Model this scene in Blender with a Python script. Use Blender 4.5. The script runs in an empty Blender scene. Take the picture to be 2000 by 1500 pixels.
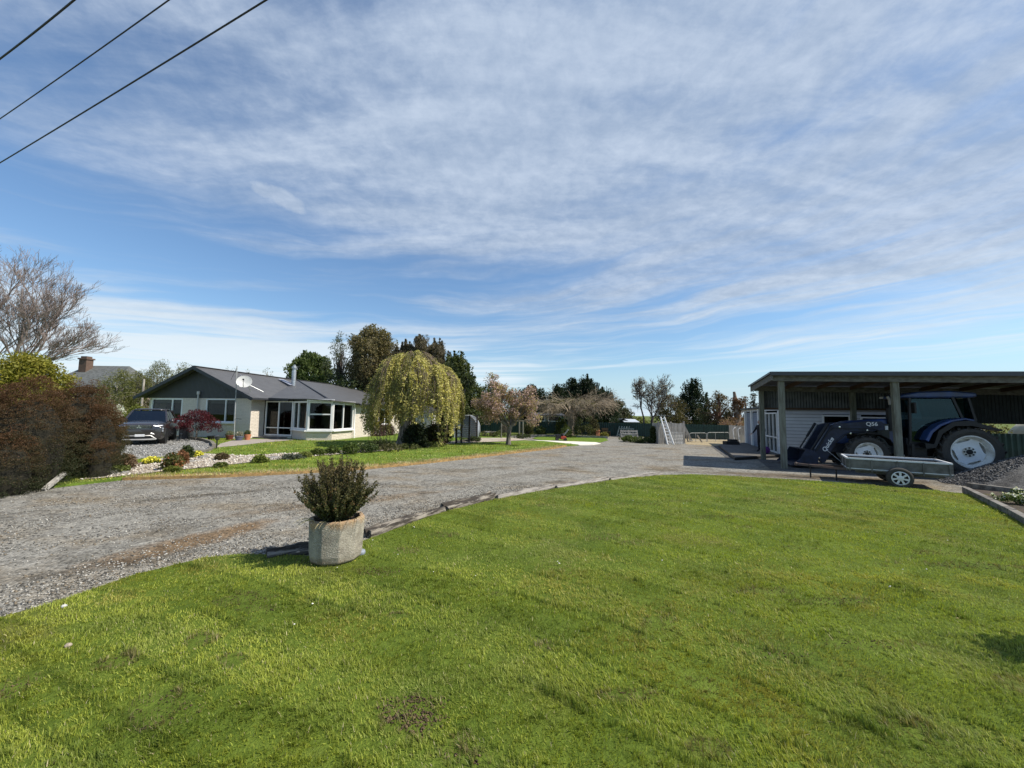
import bpy, math, random
import numpy as np
from mathutils import Vector, Matrix
SC = bpy.context.scene
COL = SC.collection
R = math.radians
rng = np.random.default_rng(7)
random.seed(7)

# ------------------------------------------------------------------ camera, sky, sun, exposure
F = 750.0; EYE = 2.0; PIT = math.atan(58 / 750.0); ROLL = R(0.8)      # 2000x1500 photograph, 13 mm phone lens
_c, _s = math.cos(PIT), math.sin(PIT)
FWD = np.array([0, _c, _s]); _u = np.array([0, -_s, _c]); _r = np.array([1.0, 0, 0])
RT = _r * math.cos(ROLL) + _u * math.sin(ROLL); UP = -_r * math.sin(ROLL) + _u * math.cos(ROLL)
cam = bpy.data.cameras.new('camera'); cam.sensor_fit = 'HORIZONTAL'; cam.sensor_width = 36
cam.lens = 36 * F / 2000; cam.clip_start = 0.05; cam.clip_end = 3000
co = bpy.data.objects.new('camera', cam); COL.objects.link(co)
co.matrix_world = Matrix(((RT[0], UP[0], -FWD[0], 0), (RT[1], UP[1], -FWD[1], 0), (RT[2], UP[2], -FWD[2], EYE), (0, 0, 0, 1)))
SC.camera = co
SC.view_settings.view_transform = 'Standard'; SC.view_settings.look = 'None'
SC.view_settings.exposure = EXPO = 0.32; SC.view_settings.gamma = 1.0

SUN_AZ = math.atan2(-0.18, 0.98); SUN_EL = R(49)
sun = bpy.data.lights.new('sun', 'SUN'); sun.energy = 5.0; sun.angle = R(0.5); sun.color = (1.0, 0.93, 0.82)
so = bpy.data.objects.new('sun', sun); COL.objects.link(so); so.location = (40, -7, 46)
_sd = Vector((math.cos(SUN_AZ) * math.cos(SUN_EL), math.sin(SUN_AZ) * math.cos(SUN_EL), math.sin(SUN_EL)))
so.rotation_euler = _sd.to_track_quat('Z', 'Y').to_euler()

class NT:                                                        # tiny node-tree writer
    def __init__(s, tree): s.t = tree; s.n = tree.nodes; s.l = tree.links
    def new(s, typ, **kw):
        n = s.n.new(typ)
        for k, v in kw.items(): setattr(n, k, v)
        return n
    def put(s, sock, v):
        if hasattr(v, 'is_output') or isinstance(v, bpy.types.NodeSocket): s.l.new(v, sock)
        elif v is not None: sock.default_value = v
    def m(s, op, a, b=None, c=None, clamp=False):
        n = s.new('ShaderNodeMath', operation=op); n.use_clamp = clamp
        s.put(n.inputs[0], a)
        if b is not None: s.put(n.inputs[1], b)
        if c is not None: s.put(n.inputs[2], c)
        return n.outputs[0]
    def vec(s, x, y, z):
        n = s.new('ShaderNodeCombineXYZ')
        for i, v in enumerate((x, y, z)): s.put(n.inputs[i], v)
        return n.outputs[0]
    def noise(s, v, scale, detail=4, rough=0.55, dist=0.0, out='Fac'):
        n = s.new('ShaderNodeTexNoise'); s.put(n.inputs['Vector'], v)
        n.inputs['Scale'].default_value = scale; n.inputs['Detail'].default_value = detail
        n.inputs['Roughness'].default_value = rough; n.inputs['Distortion'].default_value = dist
        return n.outputs[out]
    def mix(s, f, a, b, mode='MIX'):
        n = s.new('ShaderNodeMix', data_type='RGBA', blend_type=mode)
        s.put(n.inputs[0], f)
        for i, v in ((6, a), (7, b)):
            if isinstance(v, (tuple, list)) and len(v) == 3: v = (*v, 1)
            s.put(n.inputs[i], v)
        return n.outputs[2]
    def ss(s, v, lo, hi, a=0.0, b=1.0):
        n = s.new('ShaderNodeMapRange', interpolation_type='SMOOTHSTEP')
        s.put(n.inputs[0], v); n.inputs[1].default_value = lo; n.inputs[2].default_value = hi
        n.inputs[3].default_value = a; n.inputs[4].default_value = b
        return n.outputs[0]

W = bpy.data.worlds.new('World'); SC.world = W; W.use_nodes = True
w = NT(W.node_tree); w.n.clear()
sky = w.new('ShaderNodeTexSky', sky_type='NISHITA'); sky.sun_disc = False
sky.sun_elevation = SUN_EL; sky.sun_rotation = math.pi / 2 - SUN_AZ
sky.air_density = 1.15; sky.dust_density = 0.3; sky.ozone_density = 2.2
tc = w.new('ShaderNodeTexCoord').outputs['Generated']
sp = w.new('ShaderNodeSeparateXYZ'); w.l.new(tc, sp.inputs[0]); X, Y, Z = sp.outputs
zc = w.m('ADD', w.m('MAXIMUM', Z, 0.0), 0.03)
rad = w.m('SQRT', w.m('ADD', w.m('MULTIPLY', X, X), w.m('MULTIPLY', Y, Y)))
az = w.m('ARCTAN2', X, Y); el = w.m('ARCTAN2', Z, rad)
lr = w.m('LOGARITHM', w.m('DIVIDE', rad, zc), math.e)
wv = w.m('ADD', lr, w.m('MULTIPLY', az, 0.30))
warp = w.noise(w.vec(az, lr, 0.3), 2.2, 3)
wv2 = w.m('ADD', wv, w.m('MULTIPLY', w.m('SUBTRACT', warp, 0.5), 0.35))
n1 = w.noise(w.vec(w.m('MULTIPLY', az, 0.9), w.m('MULTIPLY', wv2, 3.6), 1.7), 1.6, 7, 0.55)
n2 = w.noise(w.vec(w.m('MULTIPLY', az, 1.7), w.m('MULTIPLY', wv2, 9.0), 4.2), 1.5, 6, 0.55)
pu = w.vec(w.m('DIVIDE', X, w.m('ADD', zc, 0.12)), w.m('DIVIDE', Y, w.m('ADD', zc, 0.12)), 0.0)
pr = w.new('ShaderNodeMapping'); w.l.new(pu, pr.inputs[0]); pr.inputs['Rotation'].default_value = (0, 0, R(-52)); pr.inputs['Scale'].default_value = (0.55, 1.9, 1)
n3 = w.noise(pr.outputs[0], 2.6, 9, 0.6, 0.35)
n4 = w.noise(pu, 14.0, 5, 0.65, 0.2)
def lobe(a0, sa, e0, se, amp):
    a = w.m('DIVIDE', w.m('SUBTRACT', az, a0), sa); b = w.m('DIVIDE', w.m('SUBTRACT', el, e0), se)
    q = w.m('ADD', w.m('MULTIPLY', a, a), w.m('MULTIPLY', b, b))
    return w.m('MULTIPLY', w.m('EXPONENT', w.m('MULTIPLY', q, -1.0)), amp)
cov = None
for L in ((0.35, 1.0, 0.70, 0.32, 0.40), (-0.05, 0.30, 0.62, 0.26, 0.16), (-0.58, 0.55, 0.125, 0.085, 0.46), (0.75, 0.55, 0.34, 0.16, 0.26),
          (-0.80, 0.40, 0.29, 0.06, -0.20), (-0.30, 0.40, 0.245, 0.06, -0.20), (-0.1, 0.7, 0.36, 0.07, -0.13), (0.25, 0.35, 0.22, 0.05, -0.12), (0.15, 0.45, 0.15, 0.05, -0.06), (0.55, 0.70, 0.075, 0.055, -0.36),
          (-0.02, 0.10, 0.085, 0.016, 0.34), (0.62, 0.25, 0.165, 0.035, 0.16), (0.5, 0.5, 0.01, 0.05, 0.20), (-0.7, 0.45, 0.55, 0.22, 0.10)):
    t = lobe(*L); cov = t if cov is None else w.m('ADD', cov, t)
ft = w.ss(el, 0.30, 0.60)
mixn = w.m('ADD', w.m('MULTIPLY', n1, 0.62), w.m('MULTIPLY', n2, 0.38))
up_n = w.m('ADD', w.m('ADD', w.m('MULTIPLY', n3, 0.50), w.m('MULTIPLY', n4, 0.14)), w.m('MULTIPLY', n1, 0.36))
mixed = w.m('ADD', w.m('MULTIPLY', mixn, w.m('SUBTRACT', 1.0, ft)), w.m('MULTIPLY', up_n, ft))
mixed = w.m('ADD', w.m('MULTIPLY', w.m('SUBTRACT', mixed, 0.5), w.ss(el, .2, .6, 1.9, 1.25)), 0.5)
cf = w.ss(w.m('ADD', mixed, cov), 0.36, 0.92)
# one small puff standing alone in the blue
pa = w.m('DIVIDE', w.m('ADD', az, 0.566), 0.062); pe = w.m('DIVIDE', w.m('SUBTRACT', w.m('ADD', el, w.m('MULTIPLY', az, 0.16)), 0.362), 0.017)
puff = w.m('ADD', w.m('MULTIPLY', pa, pa), w.m('MULTIPLY', pe, pe))
puff = w.m('ADD', puff, w.m('MULTIPLY', w.m('SUBTRACT', w.noise(w.vec(az, el, 0.0), 26, 5, 0.6), 0.5), 2.6))
pf = w.m('MULTIPLY', w.ss(puff, 2.1, 0.3), 0.95)
cf2 = w.m('MAXIMUM', w.m('MULTIPLY', cf, 0.96), pf)
shade = w.ss(w.m('ADD', w.m('MULTIPLY', n3, 0.6), w.m('MULTIPLY', n4, 0.4)), 0.30, 0.75)
ccol = w.mix(shade, (2.25, 2.95, 4.1), (4.0, 4.65, 5.65))
ccol = w.mix(w.ss(el, 0.34, 0.08), ccol, (5.4, 6.1, 6.6))
skyc = w.mix(1.0, sky.outputs[0], (0.74, 0.87, 0.98), 'MULTIPLY')
skyc = w.mix(w.ss(el, 0.16, -0.01, 0.0, 0.85), skyc, (3.6, 4.8, 5.9))
fin = w.mix(cf2, skyc, ccol)
bg = w.new('ShaderNodeBackground'); w.l.new(fin, bg.inputs[0]); bg.inputs[1].default_value = 0.12
wo = w.new('ShaderNodeOutputWorld'); w.l.new(bg.outputs[0], wo.inputs[0])

# ------------------------------------------------------------------ where things stand
def ray(px, py): return FWD * F + RT * (px - 1000) + UP * (750 - py)
def gp(px, py, z=0.0):                                            # ground point seen at a photo pixel
    d = ray(px, py); t = (z - EYE) / d[2]; return Vector((d[0] * t, d[1] * t, z))
def at(px, py, Yd):                                               # point seen at a photo pixel, Yd metres away
    d = ray(px, py); t = Yd / d[1]; return Vector((d[0] * t, Yd, EYE + d[2] * t))
def ppm(Yd): return F / Yd                                        # pixels per metre at a distance

# ------------------------------------------------------------------ mesh helpers
class MB:
    def __init__(s): s.v = []; s.f = []
    def add(s, vs, fs):
        o = len(s.v); s.v += [tuple(p) for p in vs]; s.f += [tuple(i + o for i in f) for f in fs]; return s
    def box(s, c, size, m=None):
        hx, hy, hz = size[0] / 2, size[1] / 2, size[2] / 2; c = Vector(c)
        P = [Vector((x, y, z)) for x in (-hx, hx) for y in (-hy, hy) for z in (-hz, hz)]
        if m is not None: P = [m @ p for p in P]
        return s.add([c + p for p in P], [(0, 1, 3, 2), (4, 6, 7, 5), (0, 4, 5, 1), (2, 3, 7, 6), (0, 2, 6, 4), (1, 5, 7, 3)])
    def beam(s, p, q, w_, h, up=(0, 0, 1)):
        p, q = Vector(p), Vector(q); d = q - p; L = d.length; d.normalize(); up = Vector(up)
        sd = d.cross(up)
        if sd.length < 1e-4: sd = d.cross(Vector((1, 0, 0)))
        sd.normalize(); u = sd.cross(d).normalized()
        m = Matrix((d, sd, u)).transposed()
        return s.box((p + q) / 2, (L, w_, h), m)
    def tube(s, pts, r, n=8, cap=True):
        pts = [Vector(p) for p in pts]; rs = r if isinstance(r, (list, tuple)) else [r] * len(pts)
        V = []; side = None
        for i, p in enumerate(pts):
            d = (pts[min(i + 1, len(pts) - 1)] - pts[max(i - 1, 0)])
            if d.length < 1e-9: d = Vector((0, 0, 1))
            d.normalize()
            if side is None:
                side = d.cross(Vector((0, 0, 1)))
                if side.length < 1e-3: side = d.cross(Vector((0, 1, 0)))
            side = side - d * side.dot(d)
            if side.length < 1e-6: side = d.orthogonal()
            side.normalize(); b = d.cross(side)
            for k in range(n):
                a = 2 * math.pi * k / n; V.append(p + (side * math.cos(a) + b * math.sin(a)) * rs[i])
        Fs = []
        for i in range(len(pts) - 1):
            for k in range(n):
                k2 = (k + 1) % n; Fs.append((i * n + k, i * n + k2, (i + 1) * n + k2, (i + 1) * n + k))
        if cap: Fs += [tuple(range(n - 1, -1, -1)), tuple((len(pts) - 1) * n + k for k in range(n))]
        return s.add(V, Fs)
    def lathe(s, prof, n=24, c=(0, 0, 0), m=None, close=False, caps=True):       # prof (r, h) round local z
        V = []; c = Vector(c)
        for r_, h in prof:
            for k in range(n):
                a = 2 * math.pi * k / n; p = Vector((r_ * math.cos(a), r_ * math.sin(a), h)); V.append(c + (m @ p if m is not None else p))
        Fs = []; K = len(prof)
        for i in range(K if close else K - 1):
            j = (i + 1) % K
            for k in range(n):
                k2 = (k + 1) % n; Fs.append((i * n + k, i * n + k2, j * n + k2, j * n + k))
        if caps and not close:
            if prof[0][0] > 1e-4: Fs.append(tuple(range(n - 1, -1, -1)))
            if prof[-1][0] > 1e-4: Fs.append(tuple((K - 1) * n + k for k in range(n)))
        return s.add(V, Fs)
    def prism(s, pts, a, b, fn):                                     # fn(u, v, w): 2-D outline swept from w=a to w=b
        n = len(pts); V = [fn(u, v, a) for u, v in pts] + [fn(u, v, b) for u, v in pts]
        Fs = [tuple(range(n - 1, -1, -1)), tuple(range(n, 2 * n))] + [(i, (i + 1) % n, n + (i + 1) % n, n + i) for i in range(n)]
        return s.add(V, Fs)
    def poly(s, pts): return s.add(pts, [tuple(range(len(pts)))])
    def ball(s, c, r, n=10, k=6, sc=(1, 1, 1)):
        c = Vector(c); V = []
        for i in range(k + 1):
            t = math.pi * i / k
            for j in range(n):
                a = 2 * math.pi * j / n
                V.append(c + Vector((r * sc[0] * math.sin(t) * math.cos(a), r * sc[1] * math.sin(t) * math.sin(a), r * sc[2] * math.cos(t))))
        Fs = [(i * n + j, (i + 1) * n + j, (i + 1) * n + (j + 1) % n, i * n + (j + 1) % n) for i in range(k) for j in range(n)]
        return s.add(V, Fs)
    def build(s, name, mat, parent=None, smooth=False, bev=0.0, solid=0.0):
        me = bpy.data.meshes.new(name); me.from_pydata([tuple(v) for v in s.v], [], s.f); me.update()
        ob = link(name, me, mat, parent)
        uvl = me.uv_layers.new(name='UVMap').data
        V = me.vertices
        for p in me.polygons:
            n = p.normal
            if abs(n.z) > 0.7:
                for li in p.loop_indices: q = V[me.loops[li].vertex_index].co; uvl[li].uv = (q.x, q.y)
            else:
                L = math.hypot(n.x, n.y); tx, ty = -n.y / L, n.x / L
                for li in p.loop_indices: q = V[me.loops[li].vertex_index].co; uvl[li].uv = (q.x * tx + q.y * ty, q.z)
        if smooth:
            me.polygons.foreach_set('use_smooth', [True] * len(me.polygons))
            try: me.set_sharp_from_angle(angle=R(40))
            except Exception: pass
        if bev:
            b = ob.modifiers.new('bevel', 'BEVEL'); b.width = bev; b.segments = 2; b.limit_method = 'ANGLE'; b.angle_limit = R(35)
        if solid:
            b = ob.modifiers.new('solid', 'SOLIDIFY'); b.thickness = solid; b.offset = -1
        return ob
def link(name, me, mat, parent=None):
    ob = bpy.data.objects.new(name, me); COL.objects.link(ob)
    if mat is not None: me.materials.append(mat)
    if parent is not None: ob.parent = parent
    return ob
def npmesh(name, verts, faces, mat, parent=None, cols=None, smooth=False):
    """verts (N,3), faces (M,k) with one k, cols (N,3) stored as the colour of each leaf, blade or stone"""
    me = bpy.data.meshes.new(name); N = len(verts); Mf, k = faces.shape
    me.vertices.add(N); me.vertices.foreach_set('co', np.ascontiguousarray(verts, np.float32).ravel())
    me.loops.add(Mf * k); me.loops.foreach_set('vertex_index', np.ascontiguousarray(faces, np.int32).ravel())
    me.polygons.add(Mf); me.polygons.foreach_set('loop_start', np.arange(0, Mf * k, k, dtype=np.int32))
    if smooth: me.polygons.foreach_set('use_smooth', np.ones(Mf, dtype=bool))
    me.update(calc_edges=True)
    if cols is not None:
        a = me.attributes.new('col', 'FLOAT_COLOR', 'POINT'); c4 = np.ones((N, 4), np.float32); c4[:, :3] = cols
        a.data.foreach_set('color', c4.ravel())
    return link(name, me, mat, parent)
def tag(o, label=None, cat=None, group=None, kind=None):
    if label: o['label'] = label
    if cat: o['category'] = cat
    if group: o['group'] = group
    if kind: o['kind'] = kind
    return o
def thing(name, label, cat, loc=(0, 0, 0), rz=0.0, group=None):
    o = bpy.data.objects.new(name, None); COL.objects.link(o); o.empty_display_size = 0.2
    o.location = loc; o.rotation_euler = (0, 0, rz); return tag(o, label, cat, group)
def dup(root, loc, rz, label, group=None):
    def cp(o, par):
        c = o.copy(); COL.objects.link(c); c.parent = par
        for ch in o.children: cp(ch, c)
        return c
    r_ = cp(root, None); r_.location = loc; r_.rotation_euler = (0, 0, rz); r_['label'] = label
    if group: r_['group'] = group
    return r_

# value noise for scattering
_tab = rng.random((256, 256))
def vnoise(x, y, sc=1.0, seed=0):
    x = np.asarray(x, float) * sc + seed * 17.3; y = np.asarray(y, float) * sc + seed * 9.1
    xi = np.floor(x).astype(int); yi = np.floor(y).astype(int); fx = x - xi; fy = y - yi
    fx = fx * fx * (3 - 2 * fx); fy = fy * fy * (3 - 2 * fy)
    g = lambda a, b: _tab[a & 255, b & 255]
    return (g(xi, yi) * (1 - fx) + g(xi + 1, yi) * fx) * (1 - fy) + (g(xi, yi + 1) * (1 - fx) + g(xi + 1, yi + 1) * fx) * fy
def inpoly(x, y, P):
    x = np.asarray(x); y = np.asarray(y); ins = np.zeros(x.shape, bool); n = len(P)
    for i in range(n):
        x1, y1 = P[i][0], P[i][1]; x2, y2 = P[(i + 1) % n][0], P[(i + 1) % n][1]
        if y1 == y2: continue
        c = ((y1 > y) != (y2 > y)) & (x < (x2 - x1) * (y - y1) / (y2 - y1) + x1)
        ins ^= c
    return ins

# ------------------------------------------------------------------ materials
def M(name, c, rough=0.8, c2=None, sc=3.0, var=0.5, bump=0.0, bsc=30.0, metal=0.0, spec=0.4, stretch=(1, 1, 1), detail=5, lo=0.35, hi=0.65, coat=0.0):
    m = bpy.data.materials.new(name); m.use_nodes = True; t = NT(m.node_tree)
    b = t.n['Principled BSDF']; b.inputs['Roughness'].default_value = rough; b.inputs['Metallic'].default_value = metal
    b.inputs['Specular IOR Level'].default_value = spec; b.inputs['Coat Weight'].default_value = coat
    tcn = t.new('ShaderNodeTexCoord'); mp = t.new('ShaderNodeMapping'); mp.inputs['Scale'].default_value = stretch
    t.l.new(tcn.outputs['Object'], mp.inputs[0]); v = mp.outputs[0]
    if c2 is None: c2 = tuple(x * (1 - 0.35 * var) for x in c)
    f = t.ss(t.noise(v, sc, detail, 0.6), lo, hi)
    t.l.new(t.mix(f, c2, c), b.inputs['Base Color'])
    if bump:
        bn = t.new('ShaderNodeBump'); bn.inputs['Strength'].default_value = bump; bn.inputs['Distance'].default_value = 0.02
        t.l.new(t.noise(v, bsc, 4, 0.6), bn.inputs['Height']); t.l.new(bn.outputs[0], b.inputs['Normal'])
    return m
def leafmat(name, trans=0.25, rough=0.6, spec=0.25):
    m = bpy.data.materials.new(name); m.use_nodes = True; t = NT(m.node_tree); b = t.n['Principled BSDF']
    a = t.new('ShaderNodeAttribute', attribute_name='col'); b.inputs['Roughness'].default_value = rough
    b.inputs['Specular IOR Level'].default_value = spec
    t.l.new(a.outputs['Color'], b.inputs['Base Color'])
    tr = t.new('ShaderNodeBsdfTranslucent'); t.l.new(t.mix(1.0, a.outputs['Color'], (1.5, 1.6, 0.8), 'MULTIPLY'), tr.inputs[0])
    mx = t.new('ShaderNodeMixShader'); mx.inputs[0].default_value = trans
    t.l.new(b.outputs[0], mx.inputs[1]); t.l.new(tr.outputs[0], mx.inputs[2])
    t.l.new(mx.outputs[0], t.n['Material Output'].inputs[0]); return m
LEAF = leafmat('leaf'); BLADE = leafmat('grass_blade', 0.30, 0.55, 0.3)
def colmat(name, rough=0.9):
    m = bpy.data.materials.new(name); m.use_nodes = True; t = NT(m.node_tree); b = t.n['Principled BSDF']
    a = t.new('ShaderNodeAttribute', attribute_name='col'); t.l.new(a.outputs['Color'], b.inputs['Base Color'])
    b.inputs['Roughness'].default_value = rough; b.inputs['Specular IOR Level'].default_value = 0.25; return m
STONE = colmat('loose_stone')
def glassmat(name, tint=(0.55, 0.6, 0.6), refl=1.0, gcol=(.8, .8, .8)):
    m = bpy.data.materials.new(name); m.use_nodes = True; t = NT(m.node_tree); t.n.clear()
    tr = t.new('ShaderNodeBsdfTransparent'); tr.inputs[0].default_value = (*tint, 1)
    gl = t.new('ShaderNodeBsdfGlossy'); gl.inputs['Roughness'].default_value = 0.015; gl.inputs[0].default_value = (*gcol, 1)
    lw = t.new('ShaderNodeLayerWeight'); lw.inputs[0].default_value = 0.5
    f = t.m('MULTIPLY', t.m('ADD', t.m('MULTIPLY', t.m('POWER', lw.outputs['Facing'], 4.0), 0.9), 0.045), refl, clamp=True)
    mx = t.new('ShaderNodeMixShader'); t.l.new(f, mx.inputs[0]); t.l.new(tr.outputs[0], mx.inputs[1]); t.l.new(gl.outputs[0], mx.inputs[2])
    o = t.new('ShaderNodeOutputMaterial'); t.l.new(mx.outputs[0], o.inputs[0]); return m
GLASS = glassmat('window_glass', refl=0.6); CABGLASS = glassmat('cab_glass', (0.09, 0.19, 0.22), 1.1, (.42, .70, .80))
def brickmat():
    m = bpy.data.materials.new('cream_split_block'); m.use_nodes = True; t = NT(m.node_tree); b = t.n['Principled BSDF']
    b.inputs['Roughness'].default_value = 0.85; b.inputs['Specular IOR Level'].default_value = 0.25
    uv = t.new('ShaderNodeTexCoord').outputs['UV']
    br = t.new('ShaderNodeTexBrick'); t.l.new(uv, br.inputs['Vector']); br.inputs['Scale'].default_value = 1.0
    br.inputs['Brick Width'].default_value = 0.42; br.inputs['Row Height'].default_value = 0.10; br.inputs['Mortar Size'].default_value = 0.006
    br.inputs['Color1'].default_value = (0.74, 0.66, 0.56, 1); br.inputs['Color2'].default_value = (0.67, 0.60, 0.505, 1); br.inputs['Mortar'].default_value = (0.42, 0.38, 0.32, 1)
    ob = t.new('ShaderNodeMapping'); t.l.new(uv, ob.inputs[0]); ob.inputs['Scale'].default_value = (1, 2.4, 1)
    n = t.noise(ob.outputs[0], 9, 6, 0.65)
    t.l.new(t.mix(t.ss(n, 0.3, 0.7), br.outputs['Color'], (0.78, 0.70, 0.60), 'MIX'), b.inputs['Base Color'])
    h = t.m('ADD', t.m('MULTIPLY', n, 1.0), t.m('MULTIPLY', br.outputs['Fac'], -0.5))
    bn = t.new('ShaderNodeBump'); bn.inputs['Strength'].default_value = 0.9; bn.inputs['Distance'].default_value = 0.06
    t.l.new(h, bn.inputs['Height']); t.l.new(bn.outputs[0], b.inputs['Normal']); return m
BRICK = brickmat()
def ribmat(name, c, pitch, rough=0.45, strength=0.5, metal=0.0, uvaxis=0, c2=None):
    m = bpy.data.materials.new(name); m.use_nodes = True; t = NT(m.node_tree); b = t.n['Principled BSDF']
    b.inputs['Roughness'].default_value = rough; b.inputs['Metallic'].default_value = metal
    uv = t.new('ShaderNodeTexCoord').outputs['UV']; s_ = t.new('ShaderNodeSeparateXYZ'); t.l.new(uv, s_.inputs[0])
    h = t.m('SINE', t.m('MULTIPLY', s_.outputs[uvaxis], 2 * math.pi / pitch))
    bn = t.new('ShaderNodeBump'); bn.inputs['Strength'].default_value = strength; bn.inputs['Distance'].default_value = 0.02
    t.l.new(h, bn.inputs['Height']); t.l.new(bn.outputs[0], b.inputs['Normal'])
    n = t.noise(t.new('ShaderNodeTexCoord').outputs['Object'], 1.5, 5, 0.6)
    t.l.new(t.mix(t.ss(n, 0.35, 0.7), c, c2 or tuple(x * 0.82 for x in c)), b.inputs['Base Color']); return m
def gravelmat(name, a, b_, stain, stains=()):
    m = bpy.data.materials.new(name); m.use_nodes = True; t = NT(m.node_tree); b = t.n['Principled BSDF']
    b.inputs['Roughness'].default_value = 0.95; b.inputs['Specular IOR Level'].default_value = 0.15
    v = t.new('ShaderNodeTexCoord').outputs['Object']
    vo = t.new('ShaderNodeTexVoronoi'); t.l.new(v, vo.inputs['Vector']); vo.inputs['Scale'].default_value = 34.0
    vs = t.new('ShaderNodeSeparateXYZ'); t.l.new(vo.outputs['Color'], vs.inputs[0])
    vo2 = t.new('ShaderNodeTexVoronoi'); t.l.new(v, vo2.inputs['Vector']); vo2.inputs['Scale'].default_value = 11.0
    vs2 = t.new('ShaderNodeSeparateXYZ'); t.l.new(vo2.outputs['Color'], vs2.inputs[0])
    fac = t.m('ADD', t.m('MULTIPLY', vs.outputs[0], 0.65), t.m('MULTIPLY', vs2.outputs[1], 0.35))
    c = t.mix(fac, a, b_)
    mp = t.new('ShaderNodeMapping'); t.l.new(v, mp.inputs[0]); mp.inputs['Rotation'].default_value = (0, 0, R(-33)); mp.inputs['Scale'].default_value = (0.8, 1.15, 1)
    pn = t.noise(mp.outputs[0], 0.55, 6, 0.65)
    pn2 = t.noise(mp.outputs[0], 0.9, 6, 0.7, 0.4)
    c = t.mix(t.m('MULTIPLY', t.ss(pn, 0.46, 0.70), 0.75), c, t.mix(1.0, c, stain, 'MULTIPLY'))
    c = t.mix(t.m('MULTIPLY', t.ss(pn2, 0.48, 0.68), 0.75), c, t.mix(1.0, c, (0.45, 0.44, 0.42), 'MULTIPLY'))
    for (x0, y0), (x1, y1), wd, tint, amt in stains:                # long stains lying along the wheel tracks
        L_ = math.hypot(x1 - x0, y1 - y0); an = math.atan2(y1 - y0, x1 - x0)
        ms = t.new('ShaderNodeMapping', vector_type='TEXTURE'); t.l.new(v, ms.inputs[0]); ms.inputs['Location'].default_value = ((x0 + x1) / 2, (y0 + y1) / 2, 0); ms.inputs['Rotation'].default_value = (0, 0, an); ms.inputs['Scale'].default_value = (L_ / 2, wd, 1)
        ss_ = t.new('ShaderNodeSeparateXYZ'); t.l.new(ms.outputs[0], ss_.inputs[0]); q = t.m('ADD', t.m('MULTIPLY', ss_.outputs[0], ss_.outputs[0]), t.m('MULTIPLY', ss_.outputs[1], ss_.outputs[1]))
        k = t.ss(t.m('ADD', q, t.m('MULTIPLY', t.m('SUBTRACT', t.noise(v, 1.6, 6, .7), .5), 2.6)), 1.3, .1)
        c = t.mix(t.m('MULTIPLY', k, amt), c, t.mix(1.0, c, tint, 'MULTIPLY'))
    t.l.new(c, b.inputs['Base Color'])
    bn = t.new('ShaderNodeBump'); bn.inputs['Strength'].default_value = 0.8; bn.inputs['Distance'].default_value = 0.02
    t.l.new(t.m('SUBTRACT', 1.0, vo.outputs['Distance']), bn.inputs['Height']); t.l.new(bn.outputs[0], b.inputs['Normal']); return m
def lawnmat(name, g1, g2, dry, stripe=0.0, rot=0.0):
    m = bpy.data.materials.new(name); m.use_nodes = True; t = NT(m.node_tree); b = t.n['Principled BSDF']
    b.inputs['Roughness'].default_value = 0.9; b.inputs['Specular IOR Level'].default_value = 0.1
    v = t.new('ShaderNodeTexCoord').outputs['Object']
    n = t.noise(v, 1.1, 6, 0.65); n2 = t.noise(v, 14, 4, 0.7)
    c = t.mix(t.ss(n, 0.35, 0.65), g1, g2)
    c = t.mix(t.m('MULTIPLY', t.ss(t.noise(v, 0.5, 5, 0.6), 0.52, 0.7), 0.7), c, dry)
    c = t.mix(t.ss(n2, 0.25, 0.75), t.mix(1.0, c, (0.55, 0.58, 0.5), 'MULTIPLY'), c)
    if stripe:
        mp = t.new('ShaderNodeMapping'); t.l.new(v, mp.inputs[0]); mp.inputs['Rotation'].default_value = (0, 0, rot)
        s_ = t.new('ShaderNodeSeparateXYZ'); t.l.new(mp.outputs[0], s_.inputs[0])
        h = t.m('SINE', t.m('ADD', t.m('MULTIPLY', s_.outputs[1], 5.2), t.m('MULTIPLY', n, 5.0)))
        c = t.mix(t.m('MULTIPLY', t.ss(h, -0.6, 0.8), stripe), c, t.mix(1.0, c, (1.35, 1.3, 1.2), 'MULTIPLY'))
    t.l.new(c, b.inputs['Base Color'])
    bn = t.new('ShaderNodeBump'); bn.inputs['Strength'].default_value = 0.7; bn.inputs['Distance'].default_value = 0.04
    t.l.new(t.noise(v, 45, 3, 0.7), bn.inputs['Height']); t.l.new(bn.outputs[0], b.inputs['Normal']); return m
def boardmat(name, c, h=0.16):                                     # weatherboards: the lap is a step in the surface
    m = bpy.data.materials.new(name); m.use_nodes = True; t = NT(m.node_tree); b = t.n['Principled BSDF']
    b.inputs['Roughness'].default_value = 0.5
    n = t.noise(t.new('ShaderNodeTexCoord').outputs['Object'], 2.0, 4); t.l.new(t.mix(n, tuple(x * 0.9 for x in c), c), b.inputs['Base Color']); return m

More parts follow.
